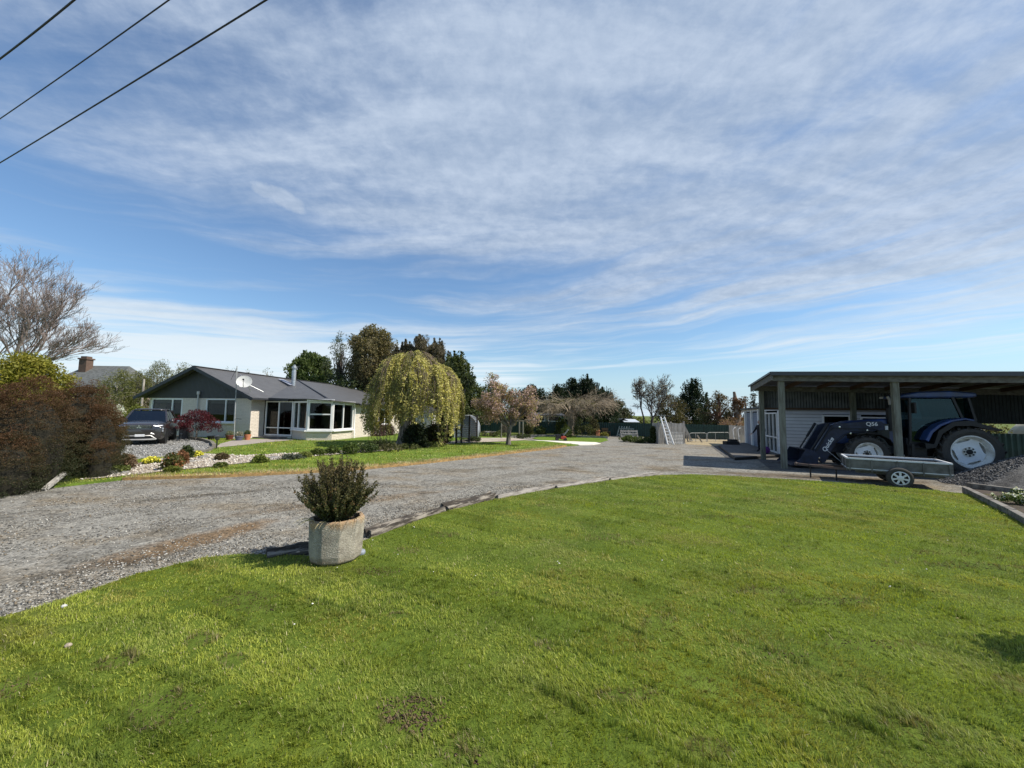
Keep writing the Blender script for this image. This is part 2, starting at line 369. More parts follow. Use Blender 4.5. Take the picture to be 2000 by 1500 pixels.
white = M('white_paint', (0.78, 0.78, 0.76), 0.4, var=0.15)
charcoal = M('charcoal_paint', (0.035, 0.037, 0.042), 0.5, var=0.3)
dkgrey = M('dark_grey_steel', (0.06, 0.062, 0.068), 0.4, var=0.3)
black = M('black_plastic', (0.012, 0.012, 0.013), 0.5, var=0.3)
rubber = M('tyre_rubber', (0.028, 0.028, 0.027), 0.85, (0.06, 0.055, 0.048), 5, lo=0.45, hi=0.75)
dark_in = M('dark_interior', (0.05, 0.045, 0.04), 0.9)
chrome = M('bright_metal', (0.75, 0.75, 0.76), 0.2, metal=1.0, var=0.1)
galv = M('galvanised_steel', (0.52, 0.54, 0.55), 0.42, (0.38, 0.40, 0.41), 6, metal=0.7)
galvpaint = M('weathered_zinc', (0.42, 0.43, 0.42), 0.55, (0.26, 0.26, 0.24), 4)
terracotta = M('terracotta', (0.52, 0.20, 0.10), 0.8, var=0.4)
bark = M('grey_bark', (0.22, 0.19, 0.16), 0.95, (0.09, 0.075, 0.06), 6, bump=0.8, bsc=14, stretch=(1, 1, 0.35))
darkbark = M('dark_bark', (0.085, 0.07, 0.058), 0.95, (0.04, 0.034, 0.03), 6, bump=0.6, bsc=12)
palebark = M('pale_bark', (0.40, 0.36, 0.31), 0.9, (0.20, 0.17, 0.15), 5, bump=0.5, bsc=14, stretch=(1, 1, 0.4))
twig = M('twig_bark', (0.27, 0.215, 0.195), 0.95, (0.16, 0.125, 0.11), 2)
greytwig = M('grey_twig_bark', (0.29, 0.235, 0.165), 0.95, (0.17, 0.135, 0.095), 2)
oldwood = M('weathered_wood', (0.30, 0.275, 0.24), 0.95, (0.10, 0.088, 0.075), 5, bump=0.9, bsc=16, stretch=(0.35, 2.5, 2.5), lo=0.36, hi=0.58)
rotwood = M('rotten_wood', (0.27, 0.24, 0.195), 0.97, (0.045, 0.037, 0.029), 5.0, bump=1.0, bsc=20, stretch=(.3, 3.2, 3.2), lo=0.44, hi=0.62)
greypost = M('treated_pine', (0.20, 0.205, 0.165), 0.9, (0.12, 0.115, 0.085), 5, bump=0.35, bsc=18, stretch=(2.5, 2.5, 0.35))
palewood = M('grey_fence_board', (0.42, 0.40, 0.36), 0.9, (0.25, 0.235, 0.21), 5, bump=0.3, bsc=18, stretch=(2, 2, 0.3))
concrete = M('concrete', (0.50, 0.47, 0.41), 0.9, (0.36, 0.335, 0.29), 4, bump=0.3, bsc=40)
soil = M('garden_soil', (0.075, 0.055, 0.04), 0.98, (0.04, 0.03, 0.022), 8, bump=0.8, bsc=25)
# ------------------------------------------------------------------ the ground
def sheet(name, pts, z, mat, skirt=0.0, kind='structure', parent=None):
    mb = MB(); P = [(p[0], p[1], z) for p in pts]; n = len(P)
    area = sum(P[i][0] * P[(i + 1) % n][1] - P[(i + 1) % n][0] * P[i][1] for i in range(n))
    if area < 0: P.reverse()
    mb.poly(P)
    if skirt:
        for i in range(n):
            a, b = P[i], P[(i + 1) % n]; mb.poly([a, (a[0], a[1], z - skirt), (b[0], b[1], z - skirt), b])
    o = mb.build(name, mat, parent); return tag(o, kind=kind) if kind else o
_g = lambda a, b: (tuple(gp(*a)[:2]), tuple(gp(*b)[:2]))
STAINS = ((*_g((120, 1120), (560, 1010)), .42, (.72, .48, .27), .85), (*_g((420, 1010), (900, 955)), .35, (.74, .58, .42), .6), (*_g((200, 985), (600, 950)), .22, (.42, .40, .38), .8), (*_g((0, 1140), (420, 1070)), .22, (.45, .42, .38), .7), (*_g((760, 960), (1180, 905)), .4, (.68, .64, .58), .5), (*_g((1330, 921), (1900, 945)), .75, (.50, .42, .33), .9))
GRAVEL = gravelmat('driveway_gravel', (0.088, 0.083, 0.072), (0.365, 0.348, 0.302), (0.86, 0.70, 0.50), STAINS)
DKGRAVEL = gravelmat('dark_gravel', (0.055, 0.055, 0.055), (0.18, 0.175, 0.165), (0.8, 0.72, 0.6))
FAR = lawnmat('paddock_grass', (0.10, 0.14, 0.03), (0.16, 0.19, 0.05), (0.24, 0.21, 0.09))
LAWN = lawnmat('mown_lawn', (0.10, 0.145, 0.02), (0.145, 0.195, 0.028), (0.19, 0.17, 0.05))
GLAWN = lawnmat('garden_lawn_turf', (0.125, 0.19, 0.028), (0.17, 0.25, 0.04), (0.22, 0.24, 0.06), stripe=0.45, rot=R(14))
sheet('ground', [(-700, -60), (700, -60), (700, 1400), (-700, 1400)], -0.03, FAR)
sheet('driveway', [(-16, -5), (30, -5), (30, 20), (24, 31), (15, 34), (9, 38), (3, 38), (-16, 20)], 0.0, GRAVEL)

EDGE = [gp(*p) for p in ((90, 955), (240, 938), (420, 933), (590, 925), (700, 918), (800, 909), (900, 898), (1000, 886), (1080, 877), (1106, 872))]
GL = [(-15.5, 6.0), (-12.6, 8.6)] + [(p.x, p.y) for p in EDGE] + [tuple(gp(*p)[:2]) for p in ((1130, 870), (1060, 862.5), (1030, 862))] + [(-2, 38), (-45, 44), (-45, 6)]
GZ = 0.06
sheet('garden_lawn', GL, GZ, GLAWN, 0.10)
FAR_LAWN = [tuple(gp(*p)[:2]) for p in ((1062, 861), (1040, 857), (1050, 853), (1120, 852), (1180, 855), (1188, 860), (1172, 864.5))]
sheet('back_lawn', FAR_LAWN, 0.03, GLAWN, 0.05)
sheet('concrete_path', [tuple(gp(*p)[:2]) for p in ((1040, 860.5), (1062, 861.2), (1120, 863.2), (1164, 864.8), (1173, 867), (1158, 869.5), (1132, 870.2), (1100, 866.5), (1060, 863.0))], 0.045, M('pale_concrete', (0.70, 0.66, 0.56), 0.9, var=0.3), 0.06)
# gravel court in front of the house, its kerb
COURT = [tuple(gp(*p)[:2]) for p in ((262, 900), (300, 897), (345, 894), (385, 888), (408, 882), (417, 876), (413, 870), (395, 864), (365, 859.5), (340, 857), (200, 857), (150, 880))]
sheet('gravel_court', COURT, GZ + 0.008, gravelmat('court_gravel', (0.12, 0.118, 0.11), (0.40, 0.395, 0.365), (0.9, 0.8, 0.65)))
KB = [gp(*p) for p in ((338, 856), (365, 858.5), (395, 863), (413, 869), (418, 876), (408, 883), (385, 889), (355, 893))]
mb = MB()
for i in range(len(KB) - 1):
    h = 0.16 if i < 4 else 0.09
    mb.beam((KB[i].x, KB[i].y, GZ + h / 2), (KB[i + 1].x, KB[i + 1].y, GZ + h / 2), 0.16, h)
tag(mb.build('court_kerb', M('timber_kerb', (0.20, 0.18, 0.145), 0.9, (0.12, 0.11, 0.085), 3), None), 'low curved timber kerb round the gravel court', 'kerb')
HPATH = [tuple(gp(*p)[:2]) for p in ((420, 877), (430, 869), (455, 862), (490, 859.5), (560, 859), (575, 861.5), (520, 866), (470, 872))]
sheet('house_path', HPATH, GZ + 0.012, M('path_concrete', (0.36, 0.31, 0.26), 0.95, (0.28, 0.245, 0.21), 3))
# brown scorched strip along the drive edge
mb = MB(); mb2 = MB()
for i in range(1, len(EDGE) - 1):
    a, b = EDGE[i], EDGE[i + 1]; d = (b - a).normalized(); n = Vector((-d.y, d.x, 0)); K = 6
    for k in range(K):
        p = a.lerp(b, k / K); q = a.lerp(b, (k + 1) / K)
        w1 = 0.34 + 0.30 * random.random(); o_ = -n * .03
        mb.poly([tuple(Vector((p.x + o_.x, p.y + o_.y, GZ + .02))), tuple(Vector((p.x + o_.x, p.y + o_.y, -.02))), tuple(Vector((q.x + o_.x, q.y + o_.y, -.02))), tuple(Vector((q.x + o_.x, q.y + o_.y, GZ + .02)))]); mb.poly([tuple(Vector((p.x + o_.x, p.y + o_.y, GZ + .02))), tuple(Vector((q.x + o_.x, q.y + o_.y, GZ + .02))), (q.x, q.y, GZ + .014), (p.x, p.y, GZ + .014)])
        mb.poly([(p.x, p.y, GZ + .014), (q.x, q.y, GZ + .014), (q.x + n.x * w1, q.y + n.y * w1, GZ + .014), (p.x + n.x * w1, p.y + n.y * w1, GZ + .014)])
tag(mb.build('dead_grass_edge', M('scorched_grass', (0.42, 0.26, 0.10), 0.95, (0.22, 0.15, 0.06), 7, bump=0.8, bsc=40)), kind='structure')
# pale pebble bed between the two lawns
BED = [tuple(gp(*p)[:2]) for p in ((150, 943), (215, 931), (285, 903), (345, 895), (400, 889), (470, 893), (560, 889), (640, 885), (700, 881), (760, 876), (800, 873), (870, 866), (930, 857), (1000, 857), (1035, 861), (985, 864), (930, 866), (880, 869), (830, 875), (780, 880), (720, 886), (640, 892), (560, 899), (470, 909), (400, 917), (330, 924), (240, 935))]
PEB = gravelmat('pale_pebble', (0.28, 0.235, 0.18), (0.56, 0.50, 0.42), (0.8, 0.66, 0.5))
sheet('pebble_bed', BED, GZ + 0.02, PEB)

# ---- front lawn: turf sheet with real blades
FL = [(-9, -5), (-6.6, -2), (-5.4, 1.5), (-4.78, 3.6)] + [tuple(gp(*p)[:2]) for p in ((130, 1178), (260, 1131), (400, 1096), (470, 1089), (560, 1091), (640, 1094), (716, 1060), (850, 1009), (950, 983), (1040, 965), (1140, 949), (1220, 937), (1290, 931), (1350, 929), (1420, 932), (1560, 940), (1700, 950), (1800, 958), (1882, 968))] + [(13.1, 10.2), (14.0, 8.4), (15.2, 5), (16, -5)]
LZ = 0.05
sheet('front_lawn', FL, LZ, LAWN, 0.09)
PATCH = []
for px, py, a, b in ((800, 1385, .17, .13), (820, 1410, .12, .1), (478, 1170, .26, .13), (500, 1190, .16, .08), (1180, 1050, .28, .16), (1240, 1060, .26, .14), (745, 1115, .34, .10), (790, 1075, .2, .1), (230, 1290, .12, .10), (330, 1380, .2, .16), (1500, 1155, .35, .07),
                     (1620, 1175, .5, .07), (1400, 1010, .5, .12), (1245, 985, .5, .12), (1330, 978, .35, .10), (1480, 975, .5, .08), (1055, 988, .2, .12), (870, 1045, .2, .1), (400, 1250, .14, .08), (10, 1350, .14, .12), (1840, 1080, .5, .10), (1900, 1105, .6, .10), (1700, 1260, .4, .06), (1530, 1280, .25, .05), (900, 1480, .14, .07), (1230, 1360, .2, .06)):
    q = gp(px, py, LZ); PATCH.append((q.x, q.y, a * 1.25, b * 1.25))
for _ in range(46):
    _y = random.uniform(2.2, 11.5); _a = random.uniform(.06, .24); PATCH.append((random.uniform(-1.0, 1.2) * _y + .8, _y, _a, _a * random.uniform(.35, .8)))
def bare(x, y):
    o = np.zeros(x.shape)
    wob = (vnoise(x, y, 9, 3) - .5) * 0.9
    for cx, cy, a, b in PATCH:
        o = np.maximum(o, 1.0 - np.sqrt(((x - cx) / a) ** 2 + ((y - cy) / b) ** 2) + wob)
    return np.clip(o * 1.6, 0, 1)
def blades(name, poly, z, bands, seed, label=None, dry=0.0, h0=0.027, holes=()):
    g = np.random.default_rng(seed); Vs, Fs, Cs = [], [], []; off = 0
    for (y0, y1, dens, wd, rich) in bands:
        xs = [p[0] for p in poly]; x0 = max(min(xs), -1.42 * y1 - 1.2); x1 = min(max(xs), 1.40 * y1 + 1.2)
        n = int((x1 - x0) * (y1 - y0) * dens); x = g.uniform(x0, x1, n); y = g.uniform(y0, y1, n)
        # tufting: pull blades towards tuft centres
        k = 22.0; x += (vnoise(x, y, k, 5) - .5) * .05; y += (vnoise(x, y, k, 8) - .5) * .05
        ok = inpoly(x, y, poly) & (np.abs(x) < 1.42 * y + 1.2)
        for hpoly in holes: ok &= ~inpoly(x, y, hpoly)
        bz = bare(x, y) if dry == 0 else np.zeros(x.shape)
        keep = g.random(n) > bz * np.where(y > 4.6, .62, .86); keep &= g.random(n) < 0.22 + 1.15 * vnoise(x, y, 7, 2) * (.55 + .9 * vnoise(x, y, 2.2, 19))
        ok &= keep; x, y, bz = x[ok], y[ok], bz[ok]; n = len(x)
        tall = vnoise(x, y, 2.6, 11); cl = vnoise(x, y, 9.0, 4); big = vnoise(x, y, 0.45, 6); mid = vnoise(x, y, 1.3, 9)
        edge = np.clip(bz * 2.2, 0, 1)
        L = h0 * (0.55 + 0.6 * cl + 0.3 * tall + 0.35 * edge) * g.uniform(0.6, 1.35, n)
        a = g.uniform(0, 2 * np.pi, n); swirl = vnoise(x, y, 1.1, 13) * 9
        band = np.sin(2 * np.pi * (x * .64 + y * .77 + .035 * (x - 2) ** 2 + .25 * vnoise(x, y, .8, 17)) / 1.05); md = -.69 + np.where(band > 0, 0, np.pi)
        la = np.where(g.random(n) < .72 * np.abs(band) ** .5, md + g.normal(0, .4, n), swirl + g.normal(0, .9, n)); L = L * np.where(cl > .78, 1.25, 1.0)
        lean = L * np.abs(g.normal(0.55, 0.35, n)); Lz = np.sqrt(np.maximum(L ** 2 - (0.7 * lean) ** 2, (0.25 * L) ** 2))
        ln_ = (np.abs(band) < .16) & (vnoise(x, y, .9, 71) > .42); L = L * np.where(ln_, 1.55, 1.0); Lz = Lz * np.where(ln_, 1.55, 1.0)
        wv_ = wd * g.uniform(0.6, 1.3, n); cx, cy = np.cos(a) * wv_, np.sin(a) * wv_; dx, dy = np.cos(la) * lean, np.sin(la) * lean
        zz = np.full(n, z - 0.004)
        if rich:
            P = np.stack([np.stack([x - cx, y - cy, zz], 1), np.stack([x + cx, y + cy, zz], 1),
                          np.stack([x - cx * .8 + dx * .35, y - cy * .8 + dy * .35, zz + Lz * .6], 1), np.stack([x + cx * .8 + dx * .35, y + cy * .8 + dy * .35, zz + Lz * .6], 1),
                          np.stack([x + dx, y + dy, zz + Lz], 1)], 1)
            T = np.array([[0, 1, 2], [1, 3, 2], [2, 3, 4]])
        else:
            P = np.stack([np.stack([x - cx, y - cy, zz], 1), np.stack([x + cx, y + cy, zz], 1), np.stack([x + dx, y + dy, zz + Lz], 1)], 1); T = np.array([[0, 1, 2]])
        m_ = P.shape[1]
        Fs.append((T[None] + (np.arange(n) * m_)[:, None, None] + off).reshape(-1, 3)); off += n * m_
        A = np.array([0.180, 0.222, 0.032]); B = np.array([0.405, 0.430, 0.068]); Dk = np.array([0.085, 0.130, 0.022]); Yl = np.array([0.36, 0.285, 0.080]); St = np.array([0.48, 0.41, 0.24]); Bl = np.array([0.25, 0.295, 0.130])
        t = np.clip(0.5 * mid + 0.5 * g.random(n), 0, 1)[:, None]; c = A * (1 - t) + B * t
        yl = np.clip((vnoise(x, y, 0.8, 21) * .6 + vnoise(x, y, 3.1, 22) * .4 - .47) * 4, 0, 1)
        yl = np.maximum(yl, np.clip((x - 1.05 * y - 0.6) * 0.35, 0, 0.65) * vnoise(x, y, 1.5, 30))
        c = c * (1 - .55 * yl[:, None]) + Yl * .55 * yl[:, None]
        bl = np.clip((vnoise(x, y, 0.7, 31) * .7 + vnoise(x, y, 2.3, 32) * .3 - .52) * 4, 0, 1)[:, None]; c = c * (1 - .5 * bl) + Bl * .5 * bl
        dk = np.clip((vnoise(x, y * 1.6, 1.9, 41) * .7 + .3 * cl - .60) * 5, 0, 1)[:, None]; c = c * (1 - .5 * dk) + Dk * .5 * dk
        c = np.where((g.random(n) < 0.022 + .30 * edge + dry)[:, None], St * g.uniform(.7, 1.1, (n, 1)), c)
        c = np.where((ln_ & (g.random(n) < .6))[:, None], c * .25 + Dk * .75, c)
        th = np.clip(bz * 1.5, 0, .75)[:, None]; c = c * (1 - th) + np.array([.145, .115, .045]) * th
        c *= g.uniform(0.62, 1.36, (n, 1))
        Vs.append(P.reshape(-1, 3)); Cs.append(np.repeat(c, m_, 0))
    return tag(npmesh(name, np.concatenate(Vs), np.concatenate(Fs), BLADE, None, np.concatenate(Cs)), label, 'grass', kind='stuff')
QUICK = 1.0
blades('lawn_grass', FL, LZ, ((0.9, 3.2, 17000 * QUICK, 0.0022, True), (3.2, 5.0, 9500 * QUICK, 0.0028, True), (5.0, 8.0, 4200 * QUICK, 0.0046, False), (8.0, 13.2, 2300 * QUICK, 0.0070, False)), 3, 'short mown grass of the big front lawn')
blades('garden_grass', [p for p in GL], GZ, ((8.5, 16, 420, 0.012, False), (16, 26, 130, 0.020, False)), 4, 'short mown grass of the lawns by the house', h0=0.055, holes=(COURT, HPATH, BED))
_e = [(p.x, p.y) for p in EDGE[1:]]; _strip = _e + [(x - .26, y + .52) for x, y in reversed(_e)]
_keep = BLADE
blades('dead_grass', _strip, GZ + .01, ((9, 24, 900, 0.009, False),), 5, 'scorched brown grass along the edge of the drive', dry=0.85, h0=0.07)
# ---- loose stones on the drive and pebbles in the bed
def stones(name, x, y, z, size, cols, label, cat, seed, flat=0.6):
    g = np.random.default_rng(seed); n = len(x)
    base = np.array([[1, 0, 0], [0, 1, 0], [-1, 0, 0], [0, -1, 0], [0.1, 0.1, 1], [0, 0, -.6]], float)
    F8 = np.array([[0, 1, 4], [1, 2, 4], [2, 3, 4], [3, 0, 4], [1, 0, 5], [2, 1, 5], [3, 2, 5], [0, 3, 5]])
    s = size * g.uniform(0.45, 1.25, n) ** 1.0
    P = base[None] * (1 + g.uniform(-.35, .35, (n, 6, 3))); P[:, :, 2] *= flat
    a = g.uniform(0, 6.28, n); ca, sa = np.cos(a)[:, None], np.sin(a)[:, None]; tl = g.normal(0, .35, n)[:, None]
    X_, Y_, Z_ = P[:, :, 0] * ca - P[:, :, 1] * sa, P[:, :, 0] * sa + P[:, :, 1] * ca, P[:, :, 2]
    Z2 = Z_ + X_ * tl; P = np.stack([X_, Y_, Z2], 2) * s[:, None, None] + np.stack([x, y, z + s * flat * .35], 1)[:, None]
    Fs = (F8[None] + (np.arange(n) * 6)[:, None, None]).reshape(-1, 3)
    c = np.array(cols)[g.integers(0, len(cols), n)] * g.uniform(.75, 1.2, (n, 1))
    return tag(npmesh(name, P.reshape(-1, 3), Fs, STONE, None, np.repeat(c, 6, 0)), label, cat, kind='stuff')
g = np.random.default_rng(11); n = 190000
yy = 2.6 + 8.5 * g.random(n) ** 1.35; xx = g.uniform(-13.5, 6, n)
# denser in windrows beside the wheel tracks and along the lawn edge
dl = np.full(n, 9.0)
for i in range(3, 20):
    a, b = np.array(FL[i]), np.array(FL[i + 1]); ab = b - a; t = np.clip(((xx - a[0]) * ab[0] + (yy - a[1]) * ab[1]) / (ab @ ab), 0, 1)
    dl = np.minimum(dl, np.hypot(xx - a[0] - t * ab[0], yy - a[1] - t * ab[1]))
pk = np.clip(1.25 - dl / 1.1, 0.0, 1) * .8 + 0.22 * (vnoise(xx, yy, 1.3, 51) > .52) + 0.07
ok = (g.random(n) < pk) & ~inpoly(xx, yy, FL) & ~inpoly(xx, yy, GL) & (np.abs(xx) < 1.4 * yy + .8)
stones('loose_gravel', xx[ok], yy[ok], np.full(ok.sum(), 0.0), 0.0155, [(.12, .115, .10), (.21, .20, .175), (.30, .285, .25), (.40, .38, .335), (.19, .155, .11), (.07, .067, .06)], 'loose grey stone chips on the drive', 'gravel', 12)
n = 26000; xx = g.uniform(-13, 3, n); yy = g.uniform(9.5, 29, n); ok = inpoly(xx, yy, BED) & (yy < 20)
stones('bed_pebbles', xx[ok], yy[ok], np.full(ok.sum(), GZ + .02), 0.045, [(.46, .41, .34), (.56, .51, .44), (.38, .32, .25), (.64, .60, .53), (.26, .22, .18)], 'pale rounded pebbles in the garden bed', 'pebbles', 13)

n = 16000; xx = g.uniform(-26, -12, n); yy = g.uniform(14, 30, n); ok = inpoly(xx, yy, COURT)
stones('court_stones', xx[ok], yy[ok], np.full(ok.sum(), GZ + .01), 0.04, [(.20, .198, .187), (.30, .295, .275), (.42, .41, .39), (.14, .138, .13)], 'grey stone chips of the gravel court', 'gravel', 14)

g = np.random.default_rng(15); _x, _y = [], []
for j, (cx, cy, a, b) in enumerate(PATCH[:26]):
    if cy > 5.5: continue
    n = int(9000 * a * b * (.9 if j < 2 else .10)); r = np.sqrt(g.random(n)) * (1.0 if j < 2 else .8); t = g.uniform(0, 6.283, n); _x.append(cx + a * r * np.cos(t) * (1 + .3 * np.sin(3 * t + j))); _y.append(cy + b * r * np.sin(t) * (1 + .3 * np.cos(2 * t + j)))
_x, _y = np.concatenate(_x), np.concatenate(_y)
n = 170; _fx = g.uniform(-3, 11, n); _fy = g.uniform(3.5, 12.2, n); ok = inpoly(_fx, _fy, FL) & (vnoise(_fx, _fy, .5, 61) > .38)
stones('daisy_flowers', _fx[ok], _fy[ok], np.full(ok.sum(), LZ + .03), .013, [(.75, .72, .60), (.72, .60, .10), (.8, .78, .72), (.42, .30, .16)], 'tiny pale daisies and dry flecks scattered in the front lawn', 'flowers', 17, .5)
stones('soil_crumbs', _x, _y, np.full(len(_x), LZ + .002), 0.009, [(.075, .050, .026), (.11, .078, .040), (.15, .11, .055), (.05, .034, .02)], 'crumbly bare soil in the worn patches of the front lawn', 'soil', 16, .5)

# ---- half-rotten sleepers edging the front lawn
LP = [gp(*p) for p in ((520, 1092), (604, 1077), (716, 1050), (862, 1001), (868, 998), (962, 972), (968, 974), (1080, 953), (1084, 954), (1186, 938), (1190, 939), (1290, 927))]
LB = ['black rotted end of lawn edging timber just left of the planter', 'split half rotten edging timber running right from the planter', 'dark crumbling edging timber in the middle of the lawn edge', 'grey weathered edging timber with a split end', 'thin bleached edging timber towards the far lawn corner', 'farthest bleached edging timber at the lawn corner']
TE = [(0, 1), (2, 3), (4, 5), (6, 7), (8, 9), (10, 11)]
for k, (i, j) in enumerate(TE):
    a, b = LP[i].copy(), LP[j].copy(); d = b - a; Lg = d.length; mb = MB(); NS = int(Lg * 16); rings = []
    ww, hh = (0.125, 0.125) if k < 3 else (0.10, 0.09)
    PR_ = ((-1, -.1), (-1, .45), (-.75, .85), (-.35, 1.0), (.05, .80), (.3, .98), (.75, .92), (1, .5), (1, -.1), (0, -.2))
    for s_ in range(NS + 1):
        u_ = Lg * s_ / NS; ring = []
        for q, (u, v) in enumerate(PR_):
            n1_ = float(vnoise(u_, q * 3.3 + k * 7, 1.4, 2)) - .5; n2_ = float(vnoise(u_, q * 5.1 + k * 3, 7.5, 3)) - .5 + .5 * (random.random() - .5)
            hf = 1 + (.6 if k < 3 else .4) * n1_ + .28 * n2_; wf = 1 + .25 * n1_ + .12 * n2_
            if q == 4 and v > 0: hf *= .72
            ring.append((u_, u * ww * wf + .03 * (float(vnoise(u_, k, .8, 4)) - .5), max(-.03, v * hh * hf)))
        rings.append(ring)
    V = [q for r_ in rings for q in r_]; m_ = len(PR_)
    Fs = [(s_ * m_ + q, s_ * m_ + (q + 1) % m_, (s_ + 1) * m_ + (q + 1) % m_, (s_ + 1) * m_ + q) for s_ in range(NS) for q in range(m_)] + [tuple(range(m_ - 1, -1, -1)), tuple(NS * m_ + q for q in range(m_))]
    mb.add(V, Fs); o = mb.build('edging_timber', rotwood if k < 3 else oldwood); o.location = a; o.rotation_euler = (0, 0, math.atan2(d.y, d.x)); tag(o, LB[k], 'timber', 'old timbers edging the front lawn')

# ------------------------------------------------------------------ leaves and trees
def leaves(C, rc, per, size, c1, c2, seed=0, aspect=0.5, droop=0.0, c3=None, p3=0.0, up=0.0, flatten=1.0, topcol=None, shell=0.5):
    g = np.random.default_rng(seed); C = np.asarray(C, float); n = len(C)
    rc = np.broadcast_to(np.asarray(rc, float), (n,)); N = n * per
    d = g.normal(size=(N, 3)); d /= np.linalg.norm(d, axis=1)[:, None] + 1e-9
    rr = g.uniform(shell, 1, N) ** 0.7; ci = np.repeat(np.arange(n), per)
    P = C[ci] + d * (rc[ci] * rr)[:, None] * np.array([1, 1, flatten])
    P[:, 2] -= droop * rc[ci] * g.random(N)
    a = g.normal(size=(N, 3)) + d * 0.6; a[:, 2] += up; a[:, 2] -= droop * 2
    a /= np.linalg.norm(a, axis=1)[:, None] + 1e-9
    b = np.cross(a, g.normal(size=(N, 3))); b /= np.linalg.norm(b, axis=1)[:, None] + 1e-9
    s = size * g.uniform(.55, 1.3, N)[:, None]
    V = np.stack([P - a * s * .5, P + b * s * aspect * .5 + a * s * .05, P + a * s * .5, P - b * s * aspect * .5 + a * s * .05], 1)
    Fq = (np.arange(4)[None] + (np.arange(N) * 4)[:, None])
    tc_ = g.random(n)[ci] * .5 + g.random(N) * .5
    c1, c2 = np.array(c1), np.array(c2); c = c1 * (1 - tc_)[:, None] + c2 * tc_[:, None]
    if c3 is not None: c = np.where(((g.random(n) < p3)[ci] & (g.random(N) < .85))[:, None], np.array(c3), c)
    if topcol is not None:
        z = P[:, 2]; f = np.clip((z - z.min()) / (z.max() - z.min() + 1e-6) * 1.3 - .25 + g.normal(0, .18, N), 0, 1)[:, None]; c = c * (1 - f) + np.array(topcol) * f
    c = c * g.uniform(.75, 1.25, (N, 1))
    return V.reshape(-1, 4, 3), Fq, np.repeat(c, 4, 0)
def leafmesh(name, packs, parent):
    Vs, Fs, Cs, off = [], [], [], 0
    for V, Fq, c in packs:
        Vs.append(V.reshape(-1, 3)); Fs.append(Fq + off); Cs.append(c); off += V.shape[0] * 4
    return npmesh(name, np.concatenate(Vs), np.concatenate(Fs), LEAF, parent, np.concatenate(Cs))
PROF = {'round': lambda t: math.sqrt(max(0, 1 - (2 * t - 1) ** 2)) * .98 + .02,
        'dome': lambda t: math.sqrt(max(0, 1 - t ** 2.2)) * .97 + .03,
        'cone': lambda t: max(.04, (1 - t) ** .8 * (0.6 + .4 * min(1, t * 5))),
        'egg': lambda t: math.sin(math.pi * min(1, t ** .7 * .97 + .03)) ** .7,
        'column': lambda t: (1 - max(0, t - .6) ** 1.2 * 2.4) * (.7 + .3 * min(1, t * 4)),
        'flame': lambda t: max(.05, math.sin(math.pi * (t * .86 + .12)) ** .8)}
def centres(n, prof, R_, z0, z1, seed, lump=.28, sx=1.0, sy=1.0, lean=(0, 0), inner=.35, ztw=0.0):
    g = np.random.default_rng(seed); out = []; pf = PROF[prof] if isinstance(prof, str) else prof; ph = g.random(4) * 6.28
    while len(out) < n:
        t = g.random(); r = pf(t)
        if g.random() > r + .12: continue
        a = g.random() * 6.28
        l = 1 + lump * (math.sin(3 * a + ph[0] + 5 * t) * .5 + math.sin(5 * a + ph[1] - 9 * t) * .3 + math.sin(2 * a + 13 * t + ph[2]) * .4)
        q = R_ * r * l * math.sqrt(g.uniform(inner, 1))
        out.append((math.cos(a) * q * sx + lean[0] * t, math.sin(a) * q * sy + lean[1] * t, z0 + (z1 - z0) * t + g.normal(0, .02) * (z1 - z0)))
    return np.array(out)
def limbs(mb, h0, C, r0, k, seed, base=(0, 0, 0), z_from=.4):
    g = random.Random(seed); idx = list(range(len(C))); g.shuffle(idx)
    for i in idx[:k]:
        q = Vector(C[i]); s = Vector((base[0], base[1], h0 * g.uniform(z_from, 1))); m_ = s.lerp(q, .5) + Vector((g.uniform(-.1, .1), g.uniform(-.1, .1), .12)) * (q - s).length
        mb.tube([s, m_, q], [r0 * .55, r0 * .32, r0 * .08], 5, False)
